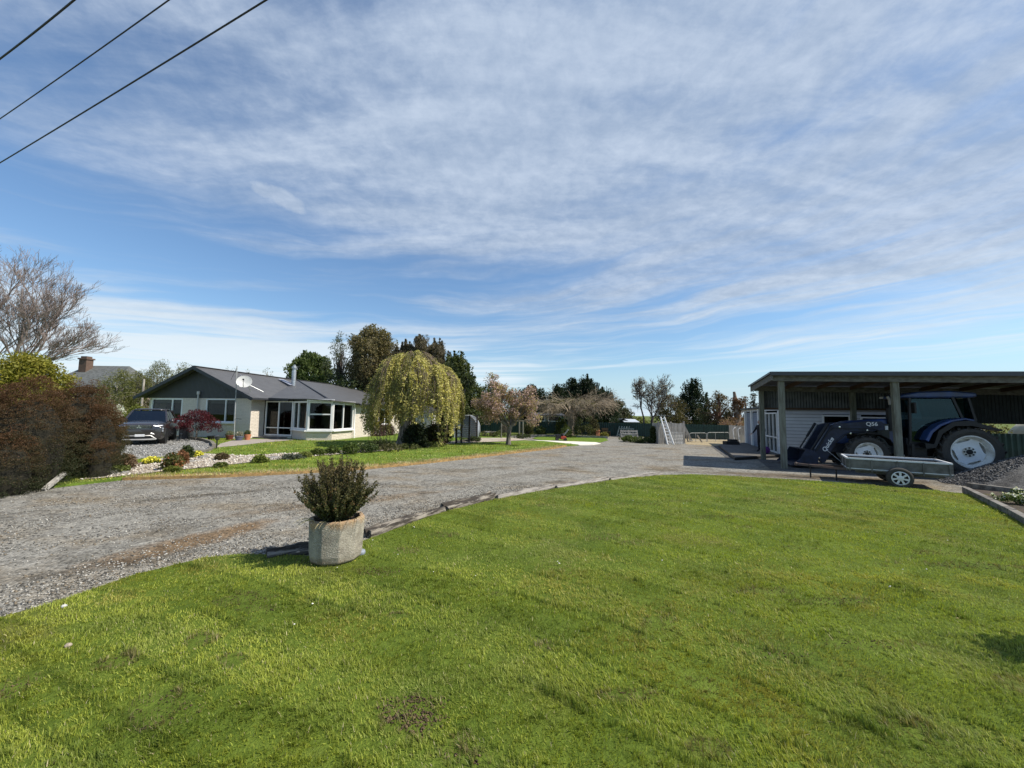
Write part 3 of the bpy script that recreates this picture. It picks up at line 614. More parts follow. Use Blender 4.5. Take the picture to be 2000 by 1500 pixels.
def leafy(name, label, cat, px, Yd, top, wid, bot, prof, n, per, rc, size, c1, c2, seed, group=None, spikes=0, cx=None, trunk=bark, tr=None, aspect=.5, droop=0., lump=.28, c3=None, p3=0., sy=1., lean=0., kk=10, topcol=None, base=None, flatten=1., up=0., inner=.35, crown='crown', shell=.5):
    """a tree or shrub standing Yd metres away: px is where the trunk meets the ground, top/bot/wid its crown in photo pixels"""
    b = base if base is not None else at(px, 800, Yd); z0g = GZ if base is None else base[2]
    loc = Vector((b[0], b[1], z0g)); k = ppm(Yd)
    zt = at(px, top, Yd).z - loc.z; zb = max(0.02, at(px, bot, Yd).z - loc.z); Rw = wid / 2 / k / math.sqrt(1 + ((px - 1000) / 750) ** 2) / 1.04
    t = thing(name, label, cat, loc, 0, group)
    C = centres(n, prof, Rw, zb + rc * .5, zt - rc * .6, seed, lump, 1, sy, (lean / k, 0), inner)
    if cx is not None: C[:, 0] += (cx - px) / k
    RC = rc * np.random.default_rng(seed).uniform(.6, 1.35, len(C))
    if spikes:
        gs_ = np.random.default_rng(seed + 900); ex, er = [], []
        for q in range(spikes):
            a_ = gs_.uniform(0, 6.283); r_ = Rw * gs_.uniform(.05, .85); zq = zb + (zt - zb) * (1.07 - .42 * (r_ / Rw) ** 1.4 - abs(gs_.normal(0, .05))); hq = (zt - zb) * gs_.uniform(.24, .38)
            for f in np.linspace(0, 1, 9): ex.append((math.cos(a_) * r_ + gs_.normal(0, .03), math.sin(a_) * r_, zq - hq * (1 - f))); er.append(rc * (.80 - .68 * f))
        C = np.concatenate([C, np.array(ex)]); RC = np.concatenate([RC, er])
    leafmesh(crown, [leaves(C, RC, per, size, c1, c2, seed, aspect, droop, c3, p3, up, flatten, topcol, shell)], t)
    if trunk is not None:
        r0 = tr or max(.04, zt * .018); mb = MB(); ct = Vector(C.mean(0)); h = max(zb + (zt - zb) * .45, .1)
        mb.tube([(0, 0, -.05), (ct.x * .15, 0, h * .35), (ct.x * .45, ct.y * .4, h * .7), (ct.x * .8, ct.y * .8, h + (zt - h) * .55)], [r0 * 1.35, r0, r0 * .8, r0 * .25], 9)
        limbs(mb, h, C, r0, kk, seed, (ct.x * .4, 0, 0)); mb.build('trunk', trunk, t, True)
    return t
def bare_tree(mb, p, d, L, r, depth, g, wind=(0, 0, 0), spread=.6, n=3, up=.1, shrink=.72, seg=3, tips=None, minr=.006):
    pts = [p.copy()]; rs = [r]; dd = d.copy()
    for i in range(seg):
        dd = (dd + Vector((g.gauss(0, .13), g.gauss(0, .13), g.gauss(0, .10) + up)) + Vector(wind) * (.5 if depth < 3 else .12)).normalized()
        pts.append(pts[-1] + dd * L / seg); rs.append(max(minr, r * (1 - .38 * (i + 1) / seg)))
    mb.tube(pts, rs, 6 if depth > 3 else (4 if depth > 1 else 3), False)
    if depth == 0:
        if tips is not None: tips.append(tuple(pts[-1]))
        return
    for i in range(n + (1 if g.random() < .4 else 0)):
        q = pts[g.randint(1, seg)] if i else pts[-1]; ax = Vector((g.gauss(0, 1), g.gauss(0, 1), g.gauss(0, .6))); ax = (ax - dd * ax.dot(dd)).normalized()
        s = spread * g.uniform(.5, 1.2) * (0.45 if i == 0 else 1)
        nd = (dd + ax * s).normalized()
        bare_tree(mb, q.copy(), nd, L * shrink * g.uniform(.75, 1.15), max(minr, r * (.66 if i == 0 else .5)), depth - 1, g, wind, spread, n, up, shrink, seg, tips, minr)

# ------------------------------------------------------------------ concrete planter and its shrub
b0 = gp(655, 1090, LZ)
pl = thing('concrete_planter', 'weathered round concrete planter with flat facets at the corner of the front lawn', 'planter', (b0.x, b0.y, LZ - .01), R(12))
H_ = 0.555
pc = M('lichen_concrete', (0.37, 0.335, 0.265), 0.95, (0.22, 0.195, 0.155), 7, bump=0.55, bsc=60, lo=.3, hi=.7)
t_ = NT(pc.node_tree); bs = pc.node_tree.nodes['Principled BSDF']; oc = t_.new('ShaderNodeTexCoord').outputs['Object']; sz_ = t_.new('ShaderNodeSeparateXYZ'); t_.l.new(oc, sz_.inputs[0])
mp_ = t_.new('ShaderNodeMapping'); t_.l.new(oc, mp_.inputs[0]); mp_.inputs['Scale'].default_value = (1, 1, .22)
src = bs.inputs['Base Color'].links[0].from_socket
rust = t_.m('MULTIPLY', t_.ss(t_.m('ADD', sz_.outputs[2], t_.m('MULTIPLY', t_.noise(mp_.outputs[0], 7, 4), .35)), .62, .74), .55)
c_ = t_.mix(rust, src, (0.40, 0.22, 0.08)); c_ = t_.mix(t_.m('MULTIPLY', t_.ss(t_.m('ADD', sz_.outputs[2], t_.m('MULTIPLY', t_.noise(oc, 5, 4), .2)), .24, .10), .6), c_, (0.20, 0.13, 0.07))
c_ = t_.mix(t_.m('MULTIPLY', t_.ss(t_.noise(oc, 55, 2), .62, .68), .6), c_, (.62, .60, .52)); t_.l.new(c_, bs.inputs['Base Color'])
mb = MB(); mb.lathe([(0.27, 0.0), (0.318, 0.04), (0.335, 0.12), (0.352, H_ - .02), (0.345, H_), (0.288, H_), (0.28, H_ - .07), (0.0, H_ - .075)], 10)
mb.build('tub', pc, pl, False, .012)
mb = MB(); mb.lathe([(0.0, H_ - .05), (0.285, H_ - .062)], 10); mb.build('potting_soil', soil, pl)
sh = thing('planter_shrub', 'bronze green upright small leaved shrub growing in the concrete planter', 'shrub', (b0.x, b0.y, LZ + H_ - .07), 0)
mb = MB(); g = random.Random(5); Cs = []
for i in range(290):
    a = g.random() * 6.283; tilt = 1.16 * g.random() ** .75; L = g.uniform(.52, .97) * (1.0 - .26 * tilt) * (1.0 if math.cos(a) < .3 else .93)
    d = Vector((math.cos(a) * math.sin(tilt), math.sin(a) * math.sin(tilt), math.cos(tilt))); s = Vector((math.cos(a) * .1 * g.random(), math.sin(a) * .1 * g.random(), 0)); pts = [s]
    for k in range(6): d = (d + Vector((g.gauss(0, .06), g.gauss(0, .06), .09))).normalized(); pts.append(pts[-1] + d * L / 6)
    mb.tube(pts, [.007 - .0009 * k for k in range(7)], 4, False)
    for k in range(26):
        t = .22 + .78 * k / 26; f = t * 6; i0 = min(5, int(f)); Cs.append(tuple(pts[i0].lerp(pts[i0 + 1], f - i0)))
mb.build('stems', darkbark, sh)
leafmesh('foliage', [leaves(Cs, .026, 6, .029, (.038, .050, .016), (.085, .092, .030), 3, .6, 0, (.17, .10, .045), .07, .5, 1, (.115, .088, .036))], sh)
mb = MB(); g = random.Random(8)
for i in range(16):
    a = g.uniform(3.6, 5.9); p = Vector((math.cos(a) * .29, math.sin(a) * .29, H_ - .05)); pts = [p]; d = Vector((math.cos(a) * .6, math.sin(a) * .6, .8)).normalized()
    for k in range(5): pts.append(pts[-1] + d * .055); d = (d + Vector((math.cos(a) * .1, math.sin(a) * .1, -.42))).normalized()
    mb.tube(pts, [.0035, .0035, .003, .0025, .002, .001], 3, False)
tag(mb.build('dry_grass', M('dry_straw', (.52, .43, .24), .9)), 'dry grass stalks hanging over the planter rim', 'grass', kind='stuff').location = (b0.x, b0.y, LZ)
q = gp(700, 1082, LZ); mb = MB(); mb.lathe([(.085, -.02), (.10, .03), (.085, .055), (0, .06)], 9); o = mb.build('flat_stone', M('blue_grey_stone', (.26, .29, .34), .7, var=.4), None, False, .012); o.location = q; o.scale = (1, .8, 1)
tag(o, 'flat blue grey stone lying beside the planter', 'stone')
for px, py, lab in ((582, 1080, 'small pale stone by the rotted timber left of the planter'), (133, 1263, 'small tan stone lying alone in the front lawn'), (125, 1186, 'white stone lying on the edge of the drive')):
    q = gp(px, py, LZ); mb = MB(); mb.ball((0, 0, .012), .022, 8, 5, (1.2, 1, .7))
    for i, v in enumerate(mb.v): mb.v[i] = tuple(c * (1 + random.uniform(-.12, .12)) for c in v)
    o = mb.build('stone', M('pale_stone', (.40, .33, .25) if px != 125 else (.55, .54, .50), .9), None); o.location = q; tag(o, lab, 'stone')
# ------------------------------------------------------------------ the cream house with the dark gable
HC = Vector((-18.0, 26.6, 0)); rh = Vector((.983, -.185, 0)); dh = Vector((.185, .983, 0))
def hp(t, s, z=0.0): return rh * t + dh * s + Vector((0, 0, z))
house = thing('house', 'long single storey cream block house with charcoal gable and dark grey roof', 'house', HC)
def wall(mb, a, b, z0, z1, th, holes=(), outside=1):
    """a, b: (t, s) ends; holes (u0, u1, za, zb) measured from a; th goes inwards (left of a->b when outside=1)"""
    A, B = hp(*a), hp(*b); d = (B - A); L = d.length; d.normalize(); n = Vector((-d.y, d.x, 0)) * outside
    ed = sorted({0, L} | {h[0] for h in holes} | {h[1] for h in holes})
    m = Matrix((d, n, Vector((0, 0, 1)))).transposed()
    for u0, u1 in zip(ed, ed[1:]):
        if u1 - u0 < 1e-4: continue
        zs = [(z0, z1)]
        for h in holes:
            if h[0] <= u0 + 1e-5 and h[1] >= u1 - 1e-5:
                nz = []
                for p, q in zs:
                    if h[2] > p: nz.append((p, min(q, h[2])))
                    if h[3] < q: nz.append((max(p, h[3]), q))
                zs = nz
        for p, q in zs:
            if q - p > 1e-3: mb.box(A + d * (u0 + u1) / 2 + n * th / 2 + Vector((0, 0, (p + q) / 2)), (u1 - u0, th, q - p), m)
def window(parent, a, b, u0, u1, z0, z1, mull=(), fr=.06, dep=.10, name='window', sill=True, rails=(), glass=None, mat=white, out=.02):
    A, B = hp(*a), hp(*b); d = (B - A).normalized(); n = Vector((-d.y, d.x, 0)); m = Matrix((d, n, Vector((0, 0, 1)))).transposed(); mb = MB()
    P = lambda u, z: A + d * u + n * (dep / 2 - out) + Vector((0, 0, z))
    for u in (u0 + fr / 2, u1 - fr / 2): mb.box(P(u, (z0 + z1) / 2), (fr, dep, z1 - z0), m)
    for z in (z0 + fr / 2, z1 - fr / 2): mb.box(P((u0 + u1) / 2, z), (u1 - u0 - 2 * fr, dep, fr), m)
    for u in mull: mb.box(P(u, (z0 + z1) / 2), (fr, dep * .9, z1 - z0 - 2 * fr), m)
    for (ua, ub, z) in rails: mb.box(P((ua + ub) / 2, z), (ub - ua - fr, dep * .8, fr * .8), m)
    w_ = mb.build(name, mat, parent)
    if sill:
        mb = MB(); mb.box(A + d * (u0 + u1) / 2 - n * .05 + Vector((0, 0, z0 - .045)), (u1 - u0 + .08, .20, .085), m); mb.build('sill', mat, w_)
    us = [u0 + fr] + list(mull) + [u1 - fr]
    for i in range(len(us) - 1):
        p, q = us[i] + (fr / 2 if i else 0), us[i + 1] - (fr / 2 if i < len(us) - 2 else 0)
        mb = MB(); mb.box(P((p + q) / 2, (z0 + z1) / 2) + n * .012, (q - p, .008, z1 - z0 - 2 * fr), m); mb.build('pane', glass or GLASS, w_)
    return w_
LW = (0.2, 2.95, 1.12, 2.76); RW = (4.98, 7.46, 1.12, 2.76)
mb = MB(); wall(mb, (-8.7, 0), (0, 0), 0, 2.80, .22, (LW, RW)); mb.build('front_wall', BRICK, house)
mb = MB(); wall(mb, (0.0, .003), (0.003, 1.14), 0, 2.80, .22); mb.build('side_wall', BRICK, house)
mb = MB(); wall(mb, (-8.7, 16), (-8.7, .225), 0, 2.8, .22); wall(mb, (5.8, 16), (-8.47, 16), 0, 2.8, .22); mb.build('rear_wall', BRICK, house)
mb = MB(); wall(mb, (5.86, 2.96), (5.86, 15.99), 0, 2.52, .22, ((3.6, 5.6, .98, 2.2), (7.4, 9.4, .98, 2.2))); mb.build('wing_wall', BRICK, house)
window(house, (5.86, 2.96), (5.86, 16), 3.6, 5.6, .98, 2.2, (4.6,)); window(house, (5.86, 2.96), (5.86, 16), 7.4, 9.4, .98, 2.2, (8.4,))
window(house, (-8.7, 0), (0, 0), *LW, (2.05,), .09, .12); window(house, (-8.7, 0), (0, 0), *RW, (6.62,), .08, .12)
for u0_, u1_ in ((-8.40, -5.86), (-3.62, -1.32)):
    mb = MB(); mb.box(hp((u0_ + u1_) / 2, .20, 2.56), (u1_ - u0_, .02, .26), Matrix((rh, dh, Vector((0, 0, 1)))).transposed()); mb.build('roller_blind', M('blind_fabric', (.30, .27, .23), .9), house)
# gable triangle of dark boards, barge boards, roof sheets
gable = MB(); gable.poly([hp(-9.15, -.03, 2.80), hp(.45, -.03, 2.80), hp(.45, -.03, 2.83), hp(-4.35, -.03, 4.92), hp(-9.15, -.03, 2.83)])
gable.build('gable_cladding', ribmat('gable_boards', (.040, .042, .048), .11, .55, .35), house, solid=.06)
ROOFM = ribmat('dark_roof_sheet', (.090, .088, .087), .20, .55, .30, uvaxis=0, c2=(.075, .073, .072))
apf, apb = (-4.35, -.62, 5.02), (-4.35, 9.4, 4.92); Q0, Q1 = (.62, -.62, 2.84), (.62, .75, 2.84); E0, E1, E2, R2 = (4.9, 1.3, 2.86), (6.35, 3.0, 2.58), (6.35, 13.4, 2.58), (-4.5, 16.3, 4.9)
L0, L1 = (-9.35, -.62, 2.84), (-9.35, 16.6, 2.84)
roof = MB()
for f in ((apf, Q0, Q1, apb), (apb, Q1, E0), (apb, E0, E1, E2, R2), (apf, apb, R2, L1, L0), (R2, E2, (6.35, 16.6, 2.58), L1), (Q1, (2.3, .78, 2.79), (4.6, -.5, 2.75), (6.25, -.08, 2.68), E1, E0)):
    P = [hp(*p) for p in f]; n = (P[1] - P[0]).cross(P[2] - P[0])
    if n.z < 0: P.reverse()
    roof.poly(P)
rf = roof.build('roof', ROOFM, house, solid=.05)
mb = MB(); mb.beam(hp(*apf) + Vector((0, 0, -.10)), hp(*Q0) + Vector((0, 0, -.10)), .04, .22); mb.beam(hp(*apf) + Vector((0, 0, -.10)), hp(*L0) + Vector((0, 0, -.10)), .04, .22); mb.build('barge_board', charcoal, rf)
mb = MB()
for a, b in ((Q0, Q1), (Q1, (2.2, .8, 2.80)), (E1, E2)): mb.beam(hp(*a) + Vector((0, 0, -.07)), hp(*b) + Vector((0, 0, -.07)), .11, .12)
mb.build('gutter', charcoal, rf)
mb = MB(); mb.beam(hp(-4.35, -.62, 5.04), hp(*apb) + Vector((0, 0, .02)), .30, .04); mb.beam(hp(*apb) + Vector((0, 0, .02)), hp(*R2) + Vector((0, 0, .02)), .30, .04); mb.beam(hp(*R2) + Vector((0, 0, .02)), hp(*E2) + Vector((0, 0, .03)), .28, .04); mb.build('ridge_cap', dkgrey, rf)
mb = MB(); mb.beam(hp(*apb) + Vector((0, 0, .03)), hp(*E0) + Vector((0, 0, .04)), .10, .03); mb.build('valley_flashing', black, rf)
fb = at(573, 754, 33.2) - HC
mb = MB(); mb.lathe([(.17, -.3), (.17, 1.35), (.13, 1.36), (.13, 1.5), (.20, 1.52), (.20, 1.68), (.10, 1.74), (.10, 1.84), (0, 1.86)], 14, fb); mb.build('flue', galv, rf, True)
mb = MB()
for (px, py, qx, qy) in ((548, 741, 572, 753), (576, 756, 602, 764)):
    a, b = at(px, py, 33.6) - HC, at(qx, qy, 33.0) - HC; mb.beam(a + Vector((0, 0, .03)), b + Vector((0, 0, .03)), .5, .02)
mb.build('flashing', M('pale_flashing', (.30, .31, .36), .4), rf)
# white downpipe on the gable wall
mb = MB(); a = hp(-4.33, -.11, 3.05); mb.tube([a, hp(-4.33, -.11, 0.3)], .055, 10); mb.lathe([(.09, 0), (.10, .12), (.10, .22), (.0, .24)], 10, a); mb.build('downpipe', M('pale_grey_pipe', (.55, .54, .50), .5), house, True)
# sunroom: low block wall, white window band, sliding door
SN = [(2.51, .98), (4.63, -.25), (6.05, .36), (5.90, 2.93)]
mb = MB()
for i in range(3): wall(mb, SN[i], SN[i + 1], 0, .66, .16)
mb.build('sunroom_wall', BRICK, house)
def seglen(a, b): return (hp(*b) - hp(*a)).length
l0, l1, l2 = (seglen(SN[i], SN[i + 1]) for i in range(3))
window(house, SN[0], SN[1], .03, l0 - .03, .72, 2.66, (.9,), .12, .12); window(house, SN[1], SN[2], .03, l1 - .03, .72, 2.62, (), .10, .12, rails=((.1, l1 - .1, 1.78),))
window(house, SN[2], SN[3], .03, l2 - .03, .72, 2.54, (l2 * .5,), .09, .12)
mb = MB()
for i, z in ((1, 2.70), (2, 2.66)):
    zz = 2.62 if i == 2 else 2.71; a, b = SN[i], SN[i + 1]; mb.beam(hp(a[0], a[1] - .10, z), hp(b[0] + .12, b[1] - .06, zz), .13, .15)
mb.build('sunroom_gutter', white, house)
mb = MB(); mb.tube([hp(6.05, 2.8, 2.55), hp(5.98, 2.98, 2.2), hp(5.98, 2.98, .8), hp(6.06, 2.9, .62), hp(6.06, 2.9, .05)], .05, 8); mb.build('rainwater_pipe', white, house, True)
dr = window(house, (.09, 1.14), SN[0], .02, seglen((.09, 1.14), SN[0]) - .04, .24, 2.66, (1.18,), .075, .10, 'sliding_door', False, rails=((.08, 1.15, .78), (1.2, 2.35, .78)))
mb = MB(); A = hp(.09, 1.14); mb.beam(hp(.1, 1.12, .12), hp(2.49, .98, .12), .16, .235); mb.build('door_sill', concrete, dr)
mb = MB(); mb.beam(hp(.10, 1.10, 2.74), hp(2.5, .94, 2.72), .10, .12); mb.build('door_head', M('dark_recess', (.03, .03, .03), .8), house)
mb = MB(); mb.box(hp(1.05, .62, .07), (2.2, .75, .16), Matrix((rh, dh, Vector((0, 0, 1)))).transposed()); mb.build('door_step', M('step_concrete', (.17, .15, .13), .9, (.12, .105, .09)), house, False, .01)
# dim rooms inside
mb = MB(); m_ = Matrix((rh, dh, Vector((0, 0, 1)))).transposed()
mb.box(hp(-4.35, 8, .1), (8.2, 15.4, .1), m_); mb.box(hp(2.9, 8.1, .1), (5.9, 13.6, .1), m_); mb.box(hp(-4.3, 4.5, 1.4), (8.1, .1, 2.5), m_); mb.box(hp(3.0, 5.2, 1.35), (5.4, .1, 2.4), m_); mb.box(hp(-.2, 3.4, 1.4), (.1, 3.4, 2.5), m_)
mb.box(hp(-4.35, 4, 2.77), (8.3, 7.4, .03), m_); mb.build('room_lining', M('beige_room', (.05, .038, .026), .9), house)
mb = MB()
CUR = M('cream_curtain', (.45, .36, .22), .9)
for t, s in ((-8.25, .4), (-1.5, .4), (4.2, 1.9), (5.3, 4.8), (3.2, 4.9), (1.8, 4.9)):
    mb = MB(); V = [hp(t + k * .05, s + (.05 if k % 2 else 0), z) for z in (.45, 2.55) for k in range(10)]; mb.add(V, [(k, k + 1, 11 + k, 10 + k) for k in range(9)]); mb.build('curtain', CUR, house, solid=.004)
mb = MB(); mb.box(hp(4.7, 1.6, .55), (.9, .9, .25), m_); mb.box(hp(4.7, 2.05, .85), (.9, .2, .8), m_); mb.box(hp(4.2, 1.6, .7), (.15, .9, .5), m_); mb.box(hp(5.2, 1.6, .7), (.15, .9, .5), m_)
o = mb.build('armchair', M('brown_leather', (.12, .065, .04), .5), None, True, .05); o.location = HC + Vector((0, 0, .05)); tag(o, 'brown armchair standing inside the sunroom windows', 'armchair')

# dish and mast in front of the gable
c = at(477, 746, 25.75); t = thing('satellite_dish', 'round pale satellite dish fixed above the right eave of the house', 'satellite dish', c)
look = Vector((.42, -.83, .38)).normalized(); q_ = look.to_track_quat('Z', 'Y').to_matrix()
mb = MB(); mb.lathe([(0, -.06), (.15, -.052), (.3, -.02), (.43, .04), (.45, .06), (.44, .075), (.3, .005), (0, -.035)], 28, (0, 0, 0), q_); mb.build('reflector', M('dish_grey', (.60, .60, .57), .5), t, True)
mb = MB(); mb.tube([q_ @ Vector((0, -.43, 0)), q_ @ Vector((0, -.30, .30)), q_ @ Vector((0, -.05, .42))], .018, 6); mb.ball(q_ @ Vector((0, -.03, .44)), .06, 8, 6); mb.build('receiver_arm', black, t, True)
mb = MB(); mb.tube([(0, .05, 0), (.06, .30, -.12), (.1, .55, -.62)], .03, 6); mb.tube([(0, .06, .1), (-.55, .35, .55)], .018, 6); mb.tube([(.1, .1, -.1), (.95, .6, -.62)], .018, 6); mb.build('bracket', galv, t, True)
m0 = at(457, 857, 25.9); m1 = at(463, 715, 25.9)
t = thing('antenna_mast', 'thin tall antenna mast standing in front of the gable wall', 'antenna', (m0.x, m0.y, GZ)); tp = m1 - Vector((m0.x, m0.y, GZ))
mb = MB(); mb.tube([(0, 0, 0), (tp.x, tp.y, tp.z)], .026, 7); mb.build('pole', galvpaint, t, True)
mb = MB(); mb.tube([(tp.x, 0, tp.z - .1), (tp.x - .35, 0, tp.z - .95)], .012, 5); mb.build('aerial', dkgrey, t); mb = MB(); mb.tube([(tp.x * .5, 0, tp.z - 2), (tp.x * .5, .5, tp.z - 2.05)], .014, 5); mb.build('stay', dkgrey, t); mb = MB(); mb.tube([(.02, 0, 1.35), (.4, .02, 1.33)], .02, 5); mb.build('side_arm', dkgrey, t)

# ------------------------------------------------------------------ the dark car in the gravel court
CS = 1.07
cp_ = gp(300, 866.5, GZ); hd = Vector((.56, -.83, 0)).normalized()
car = thing('parked_car', 'dark grey four wheel drive car parked nose out behind the clipped hedge', 'car', (0, 0, 0), math.atan2(hd.y, hd.x))
lf = Vector((-hd.y, hd.x, 0)); nose = gp(317, 866.5, GZ)                      # near front tyre touches the gravel here
car.location = nose - hd * 1.42 * CS - lf * .79 * CS; car.location.z = GZ + .01; car.scale = (CS, CS, CS)
paint = M('dark_car_paint', (.030, .026, .026), .25, var=.1, spec=.6, coat=.8); carglass = glassmat('car_glass', (.10, .12, .13), 2.2)
ST = [(2.30, .70, .46, .78, .80), (2.26, .84, .34, .98, .90), (2.12, .90, .26, 1.06, .98), (1.9, .925, .24, 1.10, 1.02), (1.45, .93, .24, 1.14, 1.06), (1.0, .93, .24, 1.17, 1.08), (.3, .93, .24, 1.18, 1.10), (-.8, .93, .24, 1.20, 1.10), (-1.7, .92, .25, 1.22, 1.12), (-2.15, .90, .30, 1.20, 1.12), (-2.30, .82, .42, 1.0, .95)]
V, Fs = [], []
for x, hw, zs, zt, zsh in ST: V += [(x, y, z) for y, z in ((-hw * .9, zs), (-hw, zs + .12), (-hw * 1.0, .62), (-hw * .985, zsh - .06), (-hw * .90, zsh), (-hw * .5, zt), (0, zt + .015), (hw * .5, zt), (hw * .90, zsh), (hw * .985, zsh - .06), (hw, .62), (hw, zs + .12), (hw * .9, zs))]
K = 13
for i in range(len(ST) - 1):
    for j in range(K): j2 = (j + 1) % K; Fs.append((i * K + j, (i + 1) * K + j, (i + 1) * K + j2, i * K + j2))
Fs += [tuple(range(K)), tuple((len(ST) - 1) * K + j for j in range(K - 1, -1, -1))]
mb = MB(); mb.add(V, Fs); bd = mb.build('body', paint, car, True, .02)
GR = [(1.02, .80, 1.10), (.15, .64, 1.70), (-.6, .66, 1.745), (-1.55, .64, 1.70), (-2.12, .78, 1.16)]
mb = MB(); V = []
for x, hw, z in GR: V += [(x, -hw, z), (x, hw, z)]
n = len(V); mb.add(V, [(0, 1, 3, 2), (6, 7, 9, 8)]); mb.build('windscreen', carglass, car)
mb = MB()
for sgn in (-1, 1):
    P = [(1.0, sgn * .84, 1.10), (.14, sgn * .655, 1.66), (-1.5, sgn * .655, 1.66), (-2.05, sgn * .82, 1.15)]; mb.poly(P if sgn > 0 else P[::-1])
mb.build('side_window', carglass, car)
mb = MB(); V = [(x, y * hw, z + (.03 if abs(y) < .9 else 0)) for x, hw, z in GR[1:4] for y in (-1, -.5, 0, .5, 1)]; mb.add(V, [(i * 5 + j, (i + 1) * 5 + j, (i + 1) * 5 + j + 1, i * 5 + j + 1) for i in range(2) for j in range(4)]); mb.build('roof_panel', paint, car, True, 0, .04)
mb = MB()
for sgn in (-1, 1):
    mb.beam((1.05, sgn * .84, 1.09), (.14, sgn * .655, 1.69), .07, .06); mb.beam((-.35, sgn * .70, 1.68), (-.35, sgn * .86, 1.14), .10, .03); mb.beam((-2.1, sgn * .8, 1.15), (-1.55, sgn * .65, 1.69), .10, .10); mb.tube([(.0, sgn * .58, 1.74), (-.1, sgn * .58, 1.79), (-1.4, sgn * .58, 1.79), (-1.5, sgn * .58, 1.74)], .018, 6)
mb.build('pillar', paint, car)
def carface(y): return 2.30 - .12 * (abs(y) / .8) ** 2.2
mb = MB(); mb.prism([(-.46, .60), (-.52, .80), (-.44, .98), (.44, .98), (.52, .80), (.46, .60)], 2.235, 2.315, lambda u, v, w_: (w_ - .05 * abs(u), u, v)); mb.build('grille', black, car, False, .01)
mb = MB()
for z in (.84, .90, .955): mb.beam((2.31, -.44, z), (2.31, .44, z), .02, .014)
mb.build('grille_bar', chrome, car)
mb = MB()
for k in range(3):
    a = math.radians(90 + 120 * k); cx, cz = .045 * math.cos(a), .045 * math.sin(a); d = Vector((0, math.cos(a), math.sin(a))); s_ = Vector((0, -math.sin(a), math.cos(a))); o_ = Vector((2.325, 0, .90))
    mb.add([o_, o_ + d * .05 + s_ * .028, o_ + d * .10, o_ + d * .05 - s_ * .028, o_ + Vector((-.02, 0, 0))], [(0, 1, 2, 3), (0, 4, 1), (1, 4, 2), (2, 4, 3), (3, 4, 0)])
mb.build('badge', chrome, car)
lamp = M('headlight_lens', (.36, .39, .43), .15, var=.9, spec=.8)
for sgn in (-1, 1):
    y = sgn * .80; mb = MB(); mb.box((2.17, y, .80), (.10, .20, .10), Matrix.Rotation(-sgn * .35, 3, 'Z')); mb.box((2.17, y, .68), (.10, .19, .08), Matrix.Rotation(-sgn * .35, 3, 'Z')); mb.build('headlight', lamp, car, False, .015)
    mb = MB(); mb.tube([(2.28, sgn * .52, .95), (2.25, sgn * .66, .93), (2.12, sgn * .84, .955)], .025, 6); mb.build('chrome_trim', chrome, car, True); mb = MB(); mb.tube([(2.29, sgn * .45, .58), (2.27, sgn * .62, .52), (2.16, sgn * .86, .56)], .026, 6); mb.build('lower_trim', chrome, car, True)
    mb = MB(); mb.ball((.78, sgn * 1.0, 1.16), .11, 10, 6, (.6, 1, .75)); mb.beam((.8, sgn * .88, 1.12), (.78, sgn * .97, 1.13), .05, .04); mb.build('mirror', paint, car, True)
mb = MB(); mb.tube([(2.26, -.66, .28), (2.34, -.46, .46), (2.34, .46, .46), (2.26, .66, .28)], .035, 6); mb.tube([(2.26, -.66, .28), (2.33, -.3, .27), (2.33, .3, .27), (2.26, .66, .28)], .045, 6); mb.build('bumper_guard', M('silver_plastic', (.36, .355, .34), .4, metal=.2), car, True)
mb = MB(); mb.box((2.30, 0, .36), (.05, .9, .13)); mb.build('lower_grille', black, car)
mb = MB(); mb.box((2.36, .06, .475), (.015, .36, .115)); mb.build('number_plate', M('plate_white', (.75, .76, .78), .4), car, False, .004)
def wheel(parent, c, r, wd, rr, rimmat, n=28, spokes=7):
    """axis along local y"""
    m = Matrix.Rotation(math.pi / 2, 3, 'X'); h = wd / 2
    mb = MB(); mb.lathe([(rr, -h * .8), (r * .86, -h), (r * .97, -h * .8), (r, -h * .4), (r, h * .4), (r * .97, h * .8), (r * .86, h), (rr, h * .8)], n, c, m, True); tw = mb.build('wheel', rubber, parent, True)
    mb = MB(); mb.lathe([(rr, -h * .75), (rr, h * .72), (rr * .9, h * .6), (rr * .86, h * .3), (.02, h * .3)], n, c, m); mb.lathe([(.0, h * .72), (rr * .22, h * .7), (rr * .24, h * .35)], 14, c, m)
    mb.lathe([(rr, -h * .72), (rr * .9, -h * .6), (rr * .86, -h * .3), (.02, -h * .3)], n, c, m)
    for k in range(spokes):
        a = 2 * math.pi * k / spokes; d = Vector((math.cos(a), 0, math.sin(a)))
        for s_ in (-1, 1): p = Vector(c) + Vector((0, -s_ * h * .55, 0)); mb.beam(p + d * rr * .18, p + d * rr * .93, rr * .26, h * .25, (0, 1, 0))
    mb.build('rim', rimmat, tw)
alloy = M('alloy_rim', (.45, .45, .46), .35, metal=.7)
for x in (1.42, -1.38):
    for y in (-.79, .79):
        wheel(car, (x, y, .36), .36, .23, .24, alloy)
for x in (1.42, -1.38):
    for s in (-1, 1): mb = MB(); mb.lathe([(.0, -.13), (.43, -.13), (.43, .13), (0, .13)], 20, (x, s * .808, .38), Matrix.Rotation(math.pi / 2, 3, 'X')); mb.build('wheel_arch', black, car)

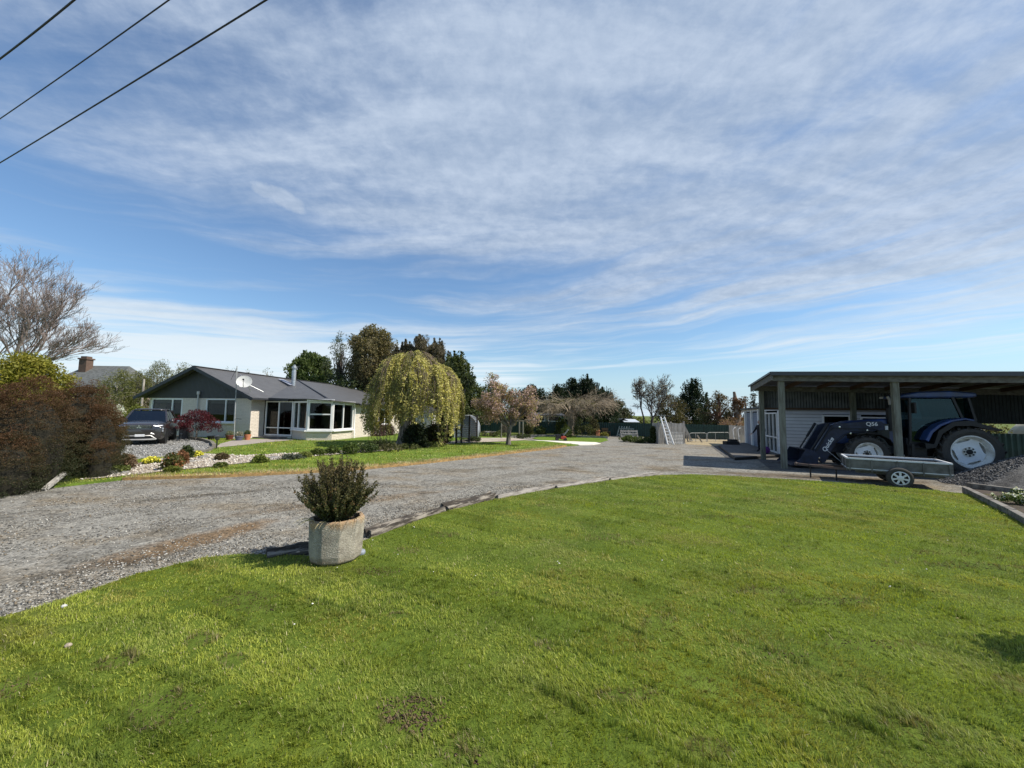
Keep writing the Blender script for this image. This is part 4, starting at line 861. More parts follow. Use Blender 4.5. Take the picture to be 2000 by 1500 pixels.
# ------------------------------------------------------------------ pots, lamp and bits by the house
def pot(px, py, w_, h_, c, name, label, plant=None, Yd=None):
    b = gp(px, py, GZ); k = ppm(b.y); r, h = w_ / 2 / k, h_ / k
    t = thing(name, label, 'flower pot', b)
    mb = MB(); mb.lathe([(r * .68, 0), (r * .95, h * .8), (r, h * .8), (r, h), (r * .85, h), (r * .8, h * .8), (0, h * .78)], 14); mb.build('pot', c, t, True)
    if plant: leafmesh('plant', [leaves([(0, 0, h * 1.25)] * 3, r * .9, 60, r * .5, plant[0], plant[1], 3, .6)], t)
blueglaze = M('blue_grey_glaze', (.10, .115, .16), .4); redglaze = M('dark_red_glaze', (.16, .045, .035), .45); pink = M('pink_plastic', (.42, .07, .10), .5)
pot(483, 859.5, 12, 11, terracotta, 'terracotta_pot', 'tall orange terracotta pot at the house corner', ((.05, .07, .02), (.1, .12, .03)))
pot(466.5, 860.5, 15, 9, blueglaze, 'glazed_pot', 'wide blue grey glazed pot between the red pot and the terracotta pot', ((.5, .45, .4), (.1, .12, .05)))
pot(448, 859, 14, 9, redglaze, 'glazed_pot', 'wide dark red glazed pot against the gable wall', ((.1, .12, .05), (.3, .3, .2)))
pot(505, 854, 8, 7, pink, 'small_pot', 'pink pot beside the sliding door', ((.35, .08, .08), (.1, .14, .04)))
pot(496, 853.5, 8, 5, redglaze, 'small_pot', 'low dark bowl with plant left of the pink pot', ((.05, .09, .02), (.3, .08, .08)))
pot(412, 858.5, 13, 7, black, 'plastic_pot', 'black plastic pot in the bed under the right gable window', None)
b = gp(423, 876, GZ); t = thing('garden_light', 'small black solar light on a stake at the end of the court kerb', 'garden light', b); mb = MB(); mb.tube([(0, 0, 0), (0, 0, .42)], .03, 6); mb.build('stake', black, t); mb = MB(); mb.lathe([(.06, .42), (.11, .50), (.12, .60), (.13, .61), (.02, .66)], 10); mb.build('lamp_head', dkgrey, t, True)
b = gp(353, 858, GZ); mb = MB(); mb.tube([(0, 0, 0), (0, 0, .30)], .02, 6); mb.lathe([(.05, .30), (.07, .36), (0, .40)], 8); o = mb.build('garden_light', galvpaint); o.location = b; tag(o, 'small pale garden light beside the red maple', 'garden light')
b = gp(350, 858, GZ); mb = MB(); mb.box((0, .5, .40), (.56, .5, .78)); o = mb.build('utility_box', M('dark_grey_box', (.05, .052, .06), .5), None, False, .02); o.location = b; tag(o, 'dark grey box against the wall under the left gable window', 'box')
for px, py, w_, h_, lab in ((398, 895, 20, 6, 'grey boulder between the yellow flowers and the bronze shrub'), (372, 902, 34, 4, 'flat wide grey rock in the pebble bed'), (222, 927, 18, 8, 'grey rock at the foot of the clipped hedge'), (244, 926, 18, 6, 'low flat rock right of the hedge rock'), (535, 896, 26, 5, 'long flat slab in the middle of the bed'), (494, 902, 12, 4, 'small dark rock left of the long flat slab'), (702, 883, 14, 4, 'pale rock below the green shrubs of the bed'), (455, 857.5, 12, 4, 'flat grey stones by the red pot')):
    b = gp(px, py, GZ); k = ppm(b.y); mb = MB(); mb.ball((0, 0, h_ / k * .25), 1, 12, 7, (w_ / 2 / k, w_ / 2.6 / k, h_ / k * .75))
    for i, v in enumerate(mb.v): mb.v[i] = tuple(c * (1 + random.uniform(-.13, .13)) for c in v)
    o = mb.build('rock', M('rock_grey', (.27, .255, .23), .95, (.15, .145, .13), 5, bump=.6)); o.location = b; tag(o, lab, 'rock')
# ------------------------------------------------------------------ the open pole shed
P0 = Vector((10.76, 15.31, 0)); sr = Vector((.929, -.37, 0)).normalized(); sd_ = Vector((.37, .929, 0)).normalized()
SM = Matrix((sr, sd_, Vector((0, 0, 1)))).transposed()
def spp(t, d, z=0.0): return sr * t + sd_ * d + Vector((0, 0, z))
shed = thing('pole_shed', 'open fronted pole shed with timber posts and dark flat roof over the tractor', 'shed', P0)
ztop = lambda t, d: 3.76 - .028 * t - .055 * d                          # roof falls a little to the back and to the right
for t in (0, 3.5, 7.0, 10.5):
    for d in (0, 3.45):
        mb = MB(); mb.box(spp(t, d, (ztop(t, d) - .30) / 2 - .1), (.19, .19, ztop(t, d) - .30 + .2), SM); mb.build('post', greypost, shed, False, .008)
beamw = M('grey_beam', (.17, .165, .145), .9, (.10, .095, .08), 5, bump=.3, stretch=(.3, 3, 3))
for d in (-.02, 3.45):
    mb = MB(); mb.beam(spp(-.32, d - .13, ztop(-.3, d) - .20), spp(11, d - .13, ztop(11, d) - .20), .05, .24); mb.build('beam', beamw, shed)
mb = MB(); mb.beam(spp(-.345, -.30, ztop(0, -.3) - .175), spp(-.345, 3.85, ztop(0, 3.85) - .175), .045, .24); mb.build('side_beam', beamw, shed)
brownraf = M('brown_rafter', (.085, .05, .03), .9)
for t in (1.0, 2.2, 3.4, 4.6, 5.8, 7.0, 8.2):
    mb = MB(); mb.beam(spp(t, -.12, ztop(t, 0) - .14), spp(t, 3.3, ztop(t, 3.3) - .14), .05, .15); mb.build('rafter', brownraf, shed)
mb = MB(); mb.poly([spp(*p) for p in ((-.42, -.36, ztop(0, -.3)), (11.2, -.36, ztop(11.2, -.3)), (11.2, 4.0, ztop(11.2, 4)), (-.42, 4.0, ztop(0, 4)))])
sroof = mb.build('roof', ribmat('shed_roof_sheet', (.06, .062, .068), .08, .5, .4), shed, solid=.025)
mb = MB(); mb.beam(spp(-.42, -.385, ztop(0, -.3) - .045), spp(11.2, -.385, ztop(11.2, -.3) - .045), .02, .15); mb.beam(spp(-.43, -.38, ztop(0, -.3) - .01), spp(-.43, 4.0, ztop(0, 4) - .01), .02, .075); mb.build('fascia', dkgrey, sroof)
def corrug(mb, a, b, z0, z1, pitch=.076, amp=.012, n=None):
    a, b = Vector((a[0], a[1], 0)), Vector((b[0], b[1], 0)); L = (b - a).length; d = (b - a) / L; nn = Vector((-d.y, d.x, 0)); k = max(8, int(L / pitch * 6)) if n is None else n; V = []
    for i in range(k + 1):
        u = L * i / k; o = a + d * u + nn * amp * math.sin(2 * math.pi * u / pitch)
        V += [(o.x, o.y, z0 if not callable(z0) else z0(u)), (o.x, o.y, z1 if not callable(z1) else z1(u))]
    mb.add(V, [(2 * i, 2 * i + 2, 2 * i + 3, 2 * i + 1) for i in range(k)])
zincdark = M('dull_zinc_sheet', (.10, .108, .112), .55, (.06, .065, .068), 2.5, metal=.25)
greensheet = M('dark_green_sheet', (.020, .055, .042), .5, (.014, .038, .03), 2)
mb = MB(); corrug(mb, spp(.06, 3.56), spp(5.3, 3.56), 2.43, lambda u: ztop(u, 3.5) - .10, .11, .018); mb.build('back_cladding', zincdark, shed, True)
mb = MB(); mb.beam(spp(.05, 3.50, 2.41), spp(5.3, 3.50, 2.41), .05, .10); mb.build('cladding_rail', brownraf, shed)
mb = MB(); corrug(mb, spp(5.3, 3.58), spp(11, 3.58), 1.86, lambda u: ztop(5.3 + u, 3.5) - .10, .11, .018); NBS = M('near_black_sheet', (.030, .036, .038), .6, (.02, .025, .027), 2); mb.build('rear_cladding', NBS, shed, True)
mb = MB(); corrug(mb, spp(11, -.05), spp(11, 3.56), .05, lambda u: ztop(11, u) - .022, .11, .018); mb.build('end_cladding', NBS, shed, True)

# ------------------------------------------------------------------ white weatherboard building behind the shed, its deck
K0 = Vector((13.72, 19.75, 0)); wb = thing('weatherboard_building', 'white weatherboard outbuilding with a glazed door onto the dark deck', 'building', K0)
def bp(t, d, z=0.0): return sr * t + sd_ * d + Vector((0, 0, z))
wbm = M('white_weatherboard', (.66, .67, .69), .55, var=.2)
def boards(mb, a, b, z0, z1, out, holes=()):
    """weatherboards with a slit left open above each for a dark shadow line; out = outward direction, holes (u0,u1,za,zb)"""
    a, b = Vector(a), Vector(b); L = (b - a).length; d = (b - a) / L; z = z0
    while z < z1 - .01:
        zt = min(z + .17, z1); zs = z; cuts = [(0, L)]
        for h in holes:
            if h[2] < zt - .02 and h[3] > z + .02: cuts = [q for p in cuts for q in ((p[0], min(p[1], h[0])), (max(p[0], h[1]), p[1])) if q[1] - q[0] > .02]
        for u, v in cuts:
            p, q = a + d * u, a + d * v
            mb.add([p + out * .042 + Vector((0, 0, z)), q + out * .042 + Vector((0, 0, z)), q + out * .012 + Vector((0, 0, zt - .016)), p + out * .012 + Vector((0, 0, zt - .016)), p - out * .02 + Vector((0, 0, z)), q - out * .02 + Vector((0, 0, z)), p - out * .03 + Vector((0, 0, zt - .016)), q - out * .03 + Vector((0, 0, zt - .016))], [(0, 1, 2, 3), (4, 5, 1, 0), (3, 2, 7, 6), (0, 3, 6, 4), (1, 5, 7, 2)])
        z = zt
W1, W2 = (1.75, 2.80, 1.15, 2.12), (3.25, 4.75, 1.15, 2.05)
mb = MB(); boards(mb, bp(.07, 0), bp(7.5, 0), .15, 2.62, -sd_, (W1, W2)); mb.build('front_wall', wbm, wb)
mb = MB(); boards(mb, bp(0, 0), bp(0, 8.9), .15, 2.55, -sr, ((.25, 2.75, 0, 2.25), (2.95, 4.3, 0, 2.3), (4.6, 6.4, 0, 2.3), (6.75, 8.6, 0, 2.3))); mb.build('side_wall', wbm, wb)
mb = MB(); mb.box(bp(.02, 0, 1.35), (.10, .12, 2.45), SM)
for d in (4.45, 6.57, 8.75): mb.box(bp(-.02, d, 1.3), (.14, .30 if d < 8 else .34, 2.4), SM)
mb.build('corner_board', white, wb)
mb = MB(); mb.poly([bp(-.25, -.2, 2.66), bp(8, -.2, 2.60), bp(8, 9.3, 2.75), bp(-.25, 9.3, 2.60)]); mb.build('roof', dkgrey, wb, solid=.10)
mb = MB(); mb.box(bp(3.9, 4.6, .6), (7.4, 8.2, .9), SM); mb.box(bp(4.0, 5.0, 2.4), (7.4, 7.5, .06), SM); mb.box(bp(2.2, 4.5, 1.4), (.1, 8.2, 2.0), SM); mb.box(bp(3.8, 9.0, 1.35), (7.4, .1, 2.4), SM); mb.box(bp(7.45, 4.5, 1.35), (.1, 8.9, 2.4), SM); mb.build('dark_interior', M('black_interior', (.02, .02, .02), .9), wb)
mb = MB(); mb.box(bp(3.8, .08, .65), (7.3, .03, .98), SM); mb.box(bp(3.8, .08, 2.38), (7.3, .03, .44), SM); mb.box(bp(.95, .08, 1.6), (1.5, .03, 1.0), SM); mb.box(bp(3.03, .08, 1.6), (.4, .03, 1.0), SM); mb.box(bp(6.15, .08, 1.6), (2.7, .03, 1.0), SM); mb.build('lap_shadow_backing', black, wb)  # black behind the board slits, stands in for the shadow under each lap
def wwin(u0, u1, z0, z1, name='window', front=True, mull=(), rails=()):
    A = bp(.07, 0) if front else bp(0, 0); d = sr if front else sd_; n = -sd_ if front else -sr; mb = MB(); m = Matrix((d, n, Vector((0, 0, 1)))).transposed(); f = .07
    P = lambda u, z: A + d * u + n * .03 + Vector((0, 0, z))
    for u in (u0, u1): mb.box(P(u, (z0 + z1) / 2), (f, .09, z1 - z0 + f), m)
    for z in (z0, z1): mb.box(P((u0 + u1) / 2, z), (u1 - u0 - f, .09, f), m)
    for u in mull: mb.box(P(u, (z0 + z1) / 2), (f, .08, z1 - z0 - f), m)
    for z in rails: mb.box(P((u0 + u1) / 2, z), (u1 - u0 - f, .07, f), m)
    o = mb.build(name, white, wb); mb = MB(); mb.box(A + d * (u0 + u1) / 2 + Vector((0, 0, (z0 + z1) / 2)), (u1 - u0, .01, z1 - z0), m); mb.build('pane', GLASS, o)
wwin(*W1, mull=()); wwin(*W2, mull=())
wwin(.30, 2.70, .17, 2.22, 'glazed_door', False, (1.1, 1.9), (.95,))
blueg = ribmat('blue_grey_panel', (.20, .24, .31), .12, .6, .3, uvaxis=1)
for d0, d1 in ((4.6, 6.42), (6.72, 8.58)):
    mb = MB(); mb.box(bp(.05, (d0 + d1) / 2, 1.2), (.04, d1 - d0, 2.2), SM); mb.build('garage_panel', blueg, wb)
mb = MB(); pts = [bp(-.05, 2.95 + .30 * (1 - math.cos(a)), 2.0 + .28 * math.sin(a)) for a in np.linspace(0, math.pi / 2, 7)]; mb.tube(pts, .035, 6); mb.build('bracket', white, wb)
deckm = M('dark_deck_board', (.115, .105, .095), .85, (.075, .068, .06), 3, stretch=(1, 1, 1))
dk = thing('deck', 'low dark timber deck in front of the weatherboard building', 'deck', (0, 0, 0))
da, dbk = gp(1436, 893, .14), gp(1404, 868.5, .14)
dn = [da, K0 + bp(-.04, -.25, .14), K0 + bp(-.04, 9.3, .14), dbk]
mb = MB(); NB = 20
for i in range(NB):
    f0, f1 = i / NB, (i + .93) / NB
    a, b, c, d = dn[0].lerp(dn[3], f0), dn[1].lerp(dn[2], f0), dn[1].lerp(dn[2], f1), dn[0].lerp(dn[3], f1)
    q = [Vector((p.x, p.y, .14)) for p in (a, b, c, d)]; mb.add(q + [p - Vector((0, 0, .03)) for p in q], [(0, 1, 2, 3), (0, 4, 5, 1), (1, 5, 6, 2), (2, 6, 7, 3), (3, 7, 4, 0)])
mb.build('deck_boards', deckm, dk)
mb = MB(); mb.beam((dn[0].x, dn[0].y, .05), (dn[1].x, dn[1].y, .05), .05, .12); mb.beam((dn[0].x, dn[0].y, .05), (dn[3].x, dn[3].y, .05), .05, .12); mb.build('deck_edge', black, dk)
sheet('dark_gravel_strip', [tuple(gp(*p)[:2]) for p in ((1398, 868), (1436, 893), (1521, 893.5), (1521, 899), (1420, 896), (1385, 869))], .006, DKGRAVEL)
sheet('shed_floor', [tuple((P0 + spp(*p))[:2]) for p in ((-.6, -.55), (11, -1.2), (11, 4.5), (-.2, 4.3))], .005, DKGRAVEL)

# ------------------------------------------------------------------ the person on the deck
pp = gp(1486.5, 882, .14); per = thing('person', 'person in dark clothes standing on the deck half hidden by a shed post', 'person', pp, R(195))
def skin(name, J, E, mat, parent, sub=2):
    me = bpy.data.meshes.new(name); me.from_pydata([j[0] for j in J], E, []); me.update(); o = link(name, me, mat, parent)
    m = o.modifiers.new('skin', 'SKIN'); m.use_smooth_shade = True
    for i, j in enumerate(J): r = j[1]; me.skin_vertices[0].data[i].radius = (r, r) if not isinstance(r, tuple) else r
    me.skin_vertices[0].data[0].use_root = True
    s = o.modifiers.new('sub', 'SUBSURF'); s.levels = s.render_levels = sub; return o
fabric = M('black_fabric', (.018, .018, .022), .9); flesh = M('skin', (.48, .30, .23), .6)
J = [((0, 0, .92), (.15, .11)), ((0, 0, 1.12), (.14, .105)), ((.01, 0, 1.34), (.17, .11)), ((.02, 0, 1.44), (.075, .07)), ((.02, 0, 1.49), .055),
     ((.0, .19, 1.38), .062), ((.04, .30, 1.16), .050), ((.17, .37, .98), .036), ((.0, -.19, 1.38), .062), ((.03, -.29, 1.16), .050), ((.15, -.36, .98), .036),
     ((0, .095, .86), .095), ((.02, .11, .48), .062), ((-.02, .12, .10), .045), ((.09, .13, .035), .042), ((.15, .135, .03), .03),
     ((0, -.095, .86), .095), ((.03, -.10, .48), .062), ((0, -.11, .10), .045), ((.11, -.12, .035), .042), ((.17, -.125, .03), .03)]
E_ = [(0, 1), (1, 2), (2, 3), (3, 4), (2, 5), (5, 6), (6, 7), (2, 8), (8, 9), (9, 10), (0, 11), (11, 12), (12, 13), (13, 14), (14, 15), (0, 16), (16, 17), (17, 18), (18, 19), (19, 20)]
skin('body', J, E_, fabric, per)
mb = MB(); mb.ball((.04, 0, 1.59), .10, 16, 12, (.98, .78, 1.18)); mb.ball((.14, 0, 1.575), .018, 8, 6, (1, .8, 1.4)); mb.ball((.02, .08, 1.58), .025, 8, 6, (.8, .5, 1.3)); mb.ball((.02, -.08, 1.58), .025, 8, 6, (.8, .5, 1.3)); hd_ = mb.build('head', flesh, per, True)
mb = MB()
for s in (-1, 1): mb.ball((.128, s * .032, 1.60), .010, 8, 5)
mb.ball((.128, 0, 1.535), .018, 8, 5, (.5, 1.3, .4)); mb.build('face_features', M('dark_features', (.10, .05, .045), .6), hd_)
mb = MB(); mb.ball((.02, 0, 1.625), .105, 14, 9, (.98, .84, 1.0)); mb.v = [(x - (.03 if x > .09 and z < 1.66 else 0) * 1.6, y, max(z, 1.575 if x < 0 else 1.62)) for x, y, z in mb.v]; mb.build('hair', M('grey_hair', (.34, .32, .30), .8), hd_, True)
for s in (-1, 1):
    o0 = Vector((.17, s * .37, .97)); J = [(tuple(o0), .030), (tuple(o0 + Vector((.06, s * .01, -.035))), (.036, .016))]; E_ = [(0, 1)]
    for k, (dy, L) in enumerate(((-.030, .070), (-.010, .082), (.010, .078), (.030, .062))):
        b_ = o0 + Vector((.075, dy + s * .01, -.045)); J += [(tuple(b_), .009), (tuple(b_ + Vector((L * .55, 0, -.025))), .0085), (tuple(b_ + Vector((L * .9, 0, -.055))), .007)]; i = len(J) - 3; E_ += [(1, i), (i, i + 1), (i + 1, i + 2)]
    b_ = o0 + Vector((.03, -s * .035, -.03)); J += [(tuple(b_), .010), (tuple(b_ + Vector((.035, -s * .018, -.012))), .009)]; E_ += [(0, len(J) - 2), (len(J) - 2, len(J) - 1)]
    skin('hand', J, E_, flesh, per, 1)
mb = MB(); b = gp(1495, 886, .14); mb.ball((0, 0, .17), .25, 10, 7, (1, .7, .75))
for i, v in enumerate(mb.v): mb.v[i] = (v[0] + random.uniform(-.03, .03), v[1] + random.uniform(-.03, .03), max(0, v[2] + random.uniform(-.03, .03)))
o = mb.build('bag', M('purple_fabric', (.13, .03, .22), .8), None, True); o.location = b; tag(o, 'purple bag on the deck by the glazed door', 'bag')

# ------------------------------------------------------------------ the tractor with front loader
TB = Vector((16.56, 14.6, .0)); TH = Vector((-.94, .34, 0)).normalized()
tr = thing('tractor', 'dark blue tractor with cab and front loader parked in the pole shed', 'tractor', TB, math.atan2(TH.y, TH.x))
navy = M('tractor_blue', (.028, .068, .23), .35, (.030, .050, .12), 4, spec=.5, lo=.35, hi=.75); dnavy = M('loader_blue', (.018, .026, .055), .5, (.010, .014, .028), 5, bump=.1)
cream = M('cream_rim', (.78, .77, .72), .5, (.50, .47, .40), 4, lo=.3, hi=.6)
def tractor_tyre(x, y, r, wd, rr, lugs, side):
    m = Matrix.Rotation(-side * math.pi / 2, 3, 'X'); h = wd / 2
    mb = MB(); mb.lathe([(rr, -h * .75), (rr + (r - rr) * .45, -h * 1.02), (r * .93, -h * .93), (r * .955, -h * .6), (r * .96, 0), (r * .955, h * .6), (r * .93, h * .93), (rr + (r - rr) * .45, h * 1.02), (rr, h * .75)], 40, (x, y, r), m, True)
    for k in range(lugs):
        for s_ in (-1, 1):
            a = 2 * math.pi * (k + (.25 if s_ > 0 else -.25)) / lugs; pts = []
            for f in (0, .35, .7, 1.0):
                aa = a - s_ * 0 - f * .55 * 2 * math.pi / lugs; rad_ = r * (.985 if f < .9 else .94); pts.append(Vector((x, y, r)) + Vector((math.cos(aa) * rad_, s_ * f * h * .98, math.sin(aa) * rad_)))
            for p, q in zip(pts, pts[1:]):
                mid = (p + q) / 2 - Vector((x, y, r)); mb.beam(p, q, .055, .07, (mid.x, 0, mid.z))
    o = mb.build('wheel', rubber, tr)
    c = Vector((x, y, r)); mb = MB()
    mb.lathe([(rr * .98, -h * .7), (rr * 1.0, h * .74), (rr * 1.03, h * .80), (rr * 1.03, h * .84), (rr * .97, h * .84), (rr * .93, h * .68), (rr * .90, h * .30), (rr * .84, h * .12), (rr * .80, h * .12), (rr * .78, -h * .5), (.05, -h * .5)], 40, c, m)
    mb.lathe([(.05, -h * .2), (rr * .30, h * .02), (rr * .32, h * .20), (rr * .28, h * .24), (0, h * .24)], 24, c, m)
    rm = mb.build('rim', cream, o, True)
    # dished disc with four slots round its edge, hub and bolts
    mb = MB(); pts = []
    for k in range(4):
        a0 = 2 * math.pi * k / 4 + .35
        for da_, f in ((-.62, .80), (-.50, .80), (-.40, .70), (.40, .70), (.50, .80), (.62, .80)): pts.append((math.cos(a0 + da_ * 1.0) * rr * f, math.sin(a0 + da_ * 1.0) * rr * f))
    mb.prism(pts, -h * .02, h * .10, lambda u, v, w_: c + m @ Vector((u, v, w_))); mb.build('disc', M('rim_disc_white', (.86, .87, .87), .5, var=.3), o)
    mb = MB(); mb.lathe([(0, h * .25), (rr * .16, h * .25), (rr * .15, h * .36), (0, h * .36)], 16, c, m)
    for k in range(8):
        a = 2 * math.pi * k / 8; mb.lathe([(.028, h * .1), (.028, h * .30), (0, h * .30)], 8, c + m @ Vector((math.cos(a) * rr * .245, math.sin(a) * rr * .245, 0)), m)
    mb.build('hub', black, o)
for sgn in (1, -1):
    tractor_tyre(0, sgn * .86, .875, .47, .565, 20, sgn); tractor_tyre(2.88, sgn * .83, .665, .36, .42, 18, sgn)
mb = MB(); mb.tube([(0, -.9, .875), (0, .9, .875)], .16, 12); mb.box((.55, 0, .95), (1.9, .62, .62)); mb.box((2.2, 0, .92), (1.9, .50, .50)); mb.tube([(2.88, -.8, .665), (2.88, .8, .665)], .10, 10); mb.box((3.45, 0, .85), (.35, .55, .45)); mb.build('chassis', M('dark_chassis', (.02, .022, .03), .6), tr, False, .02)
mb = MB(); mb.prism([(1.75, 1.20), (1.75, 2.02), (2.2, 2.0), (3.2, 1.88), (3.62, 1.72), (3.70, 1.30), (3.62, .98), (1.75, 1.05)], -.40, .40, lambda u, v, w_: (u, w_, v)); bn_ = mb.build('bonnet', navy, tr, True, .07)
mb = MB(); mb.box((2.8, .41, 1.38), (1.0, .02, .36)); mb.build('bonnet_grille', black, bn_)
mb = MB(); mb.tube([(1.92, .46, 1.55), (1.92, .46, 2.42)], .115, 12); mb.tube([(1.92, .46, 2.40), (1.92, .46, 2.72), (1.99, .46, 2.88)], .045, 8); mb.tube([(1.78, .52, 1.9), (1.76, .55, 2.35), (1.86, .50, 2.40)], .02, 5); ex = mb.build('exhaust_stack', black, tr, True)
mb = MB(); mb.tube([(1.92, .46, 2.55), (1.93, .46, 2.74), (1.99, .46, 2.87)], .05, 8); mb.build('exhaust_tip', M('dull_pipe', (.33, .32, .30), .5, metal=.5), ex, True)
# cab
cabf = MB(); hw = .72
for s in (-1, 1):
    y = s * hw
    cabf.beam((1.52, y, 1.15), (1.46, y, 2.80), .07, .09, (0, 1, 0)); cabf.beam((1.02, y, 1.12), (1.57, y, 1.12), .06, .10); cabf.beam((.02, y, 2.03), (.26, y, 2.82), .07, .10, (0, 1, 0)); cabf.beam((-.38, y * .9, 1.95), (.22, y, 2.05), .07, .08); cabf.beam((-.38, y * .9, 1.95), (-.22, y * .9, 2.82), .06, .07)
    pts = [(.98, 1.12), (.88, 1.50), (.62, 1.83), (.25, 2.02)]
    for p, q in zip(pts, pts[1:]): cabf.beam((p[0], y, p[1]), (q[0], y, q[1]), .06, .07)
cabf.beam((1.46, -hw, 2.78), (1.46, hw, 2.78), .08, .08); cabf.box((.75, 0, .98), (1.55, 1.3, .16)); cabf.box((1.55, 0, 1.15), (.12, 1.40, .30)); cabf.box((-.30, 0, 1.5), (.10, 1.1, .9))
cab = cabf.build('cab_frame', M('cab_black', (.014, .015, .018), .45), tr)
for s in (-1, 1):
    mb = MB(); P = [(x, s * .735, z) for x, z in ((1.49, 1.18), (1.44, 2.76), (.27, 2.76), (.06, 2.06), (.28, 2.04), (.64, 1.86), (.91, 1.52), (1.0, 1.18))]; mb.poly(P if s < 0 else P[::-1]); mb.build('door_glass', CABGLASS, cab)
mb = MB(); mb.poly([(1.50, -.68, 1.3), (1.50, .68, 1.3), (1.46, .68, 2.74), (1.46, -.68, 2.74)]); mb.build('windscreen', CABGLASS, cab); mb = MB(); mb.poly([(-.36, -.6, 2.0), (-.24, -.6, 2.78), (-.24, .6, 2.78), (-.36, .6, 2.0)]); mb.build('rear_window', CABGLASS, cab)
mb = MB(); mb.prism([(-.42, 2.84), (-.40, 2.98), (.3, 3.06), (1.2, 3.03), (1.66, 2.93), (1.74, 2.82), (1.5, 2.80), (-.3, 2.81)], -.78, .78, lambda u, v, w_: (u, w_, v)); cr = mb.build('cab_roof', navy, tr, True, .05)
mb = MB()
for y in (-.55, .55): mb.box((1.72, y, 2.86), (.06, .22, .07))
mb.build('work_light', M('lamp_white', (.7, .7, .68), .3), cr, False, .01)
mb = MB(); mb.box((.35, 0, 1.30), (.5, .5, .16)); mb.box((.12, 0, 1.65), (.14, .48, .7)); mb.tube([(1.25, 0, 1.1), (1.0, 0, 1.72)], .03, 6); mb.lathe([(.18, 0), (.20, .02), (.18, .04)], 16, (.98, 0, 1.74), Matrix.Rotation(-.6, 3, 'Y')); mb.build('seat_and_wheel', M('seat_grey', (.06, .06, .065), .8), cab)
mb = MB(); mb.beam((1.47, .74, 2.55), (1.50, 1.02, 2.55), .025, .025); mb.box((1.50, 1.02, 2.42), (.06, .22, .40)); mb.build('mirror', black, cab, False, .015)
for s in (-1, 1):                                                   # rear mudguards, blue on top, black flap behind
    y0, y1 = (.62, 1.10) if s > 0 else (-1.10, -.62)
    pts = [(1.26, 1.26), (1.12, 1.58), (.86, 1.83), (.52, 2.00), (.15, 2.07), (-.10, 2.02)]
    inn = [(x * .93, z - .07) for x, z in pts]
    mb = MB(); mb.prism(pts + inn[::-1], y0, y1, lambda u, v, w_: (u, w_, v)); mg = mb.build('mudguard', navy, tr, True, .02)
    mb = MB(); mb.prism([(1.30, 1.15), (1.05, 1.12), (.9, 1.6), (.5, 1.93), (.0, 1.98), (-.30, 1.86), (-.76, 1.68), (-.80, 1.63), (-.30, 1.72), (0, 1.8), (.45, 1.78), (.8, 1.5), (1.0, 1.0), (1.28, .95)], y0 + (.02 if s > 0 else .03), y1 + (.03 if s > 0 else -.02), lambda u, v, w_: (u, w_, v)); mb.build('mudguard_flap', black, mg)
    pts = [(2.10, 1.02), (2.22, 1.25), (2.5, 1.43), (2.88, 1.48), (3.2, 1.42)]; inn = [(x, z - .03) for x, z in pts]
    mb = MB(); mb.prism(pts + inn[::-1], s * .62, s * 1.0, lambda u, v, w_: (u, w_, v)); mb.build('front_mudguard', black, tr, True)
    mb = MB(); mb.beam((1.57, s * .86, .98), (1.17, s * .86, .98), .24, .03); mb.beam((1.57, s * .86, .66), (1.17, s * .86, .66), .24, .03); mb.beam((1.57, s * .97, .55), (1.57, s * .97, 1.1), .03, .08); mb.box((1.37, s * .70, .78), (.55, .2, .55)); mb.build('step', black, tr)
# loader
for s in (1, -1):
    y0, y1 = (s * .52, s * .66)
    mb = MB(); mb.prism([(2.20, 1.80), (2.30, 1.90), (2.70, 1.91), (3.70, 1.78), (3.92, 1.70), (4.44, .76), (4.46, .45), (4.24, .22), (4.12, .27), (3.66, 1.22), (3.40, 1.40), (2.75, 1.48), (2.22, 1.58)], y0, y1, lambda u, v, w_: (u, w_, v)); arm = mb.build('loader_arm', dnavy, tr, False, .012)
    mb = MB(); mb.tube([(3.86, s * .7, 1.72), (4.42, s * .7, .70)], .028, 8); mb.tube([(3.98, s * .62, 1.78), (4.30, s * .62, 1.20)], .05, 10); mb.tube([(4.30, s * .62, 1.20), (4.62, s * .62, .62)], .03, 8); mb.tube([(2.35, s * .62, 1.15), (2.9, s * .62, 1.28)], .05, 10); mb.tube([(2.9, s * .62, 1.28), (3.5, s * .62, 1.42)], .03, 8); mb.build('hydraulic_ram', black, arm, True)
    mb = MB(); mb.tube([(2.3, s * .70, 1.5), (2.6, s * .72, 1.62), (3.3, s * .70, 1.60), (3.8, s * .72, 1.62), (3.95, s * .72, 1.5)], .014, 5); mb.tube([(2.3, s * .69, 1.42), (2.7, s * .72, 1.52), (3.2, s * .70, 1.50), (3.45, s * .72, 1.38), (3.9, s * .70, .9)], .014, 5); mb.build('hydraulic_hose', black, arm)
    mb = MB()
    for x, z in ((3.62, 1.66), (3.28, 1.42), (4.33, .42), (2.75, 1.55)): mb.lathe([(.03, 0), (.03, .02), (0, .022)], 10, (x, y1 if s > 0 else y0, z), Matrix.Rotation(-s * math.pi / 2, 3, 'X'))
    mb.build('pin', chrome, arm)
    mb = MB(); mb.prism([(2.02, .75), (2.02, 1.80), (2.36, 1.86), (2.42, .75)], s * .44, s * .52, lambda u, v, w_: (u, w_, v)); mb.build('loader_bracket', M('olive_black', (.022, .028, .022), .5), tr)
mb = MB(); mb.tube([(3.55, -.6, 1.45), (3.55, .6, 1.45)], .06, 10); mb.tube([(4.2, -.6, .5), (4.2, .6, .5)], .05, 10); mb.build('cross_tube', dnavy, tr)
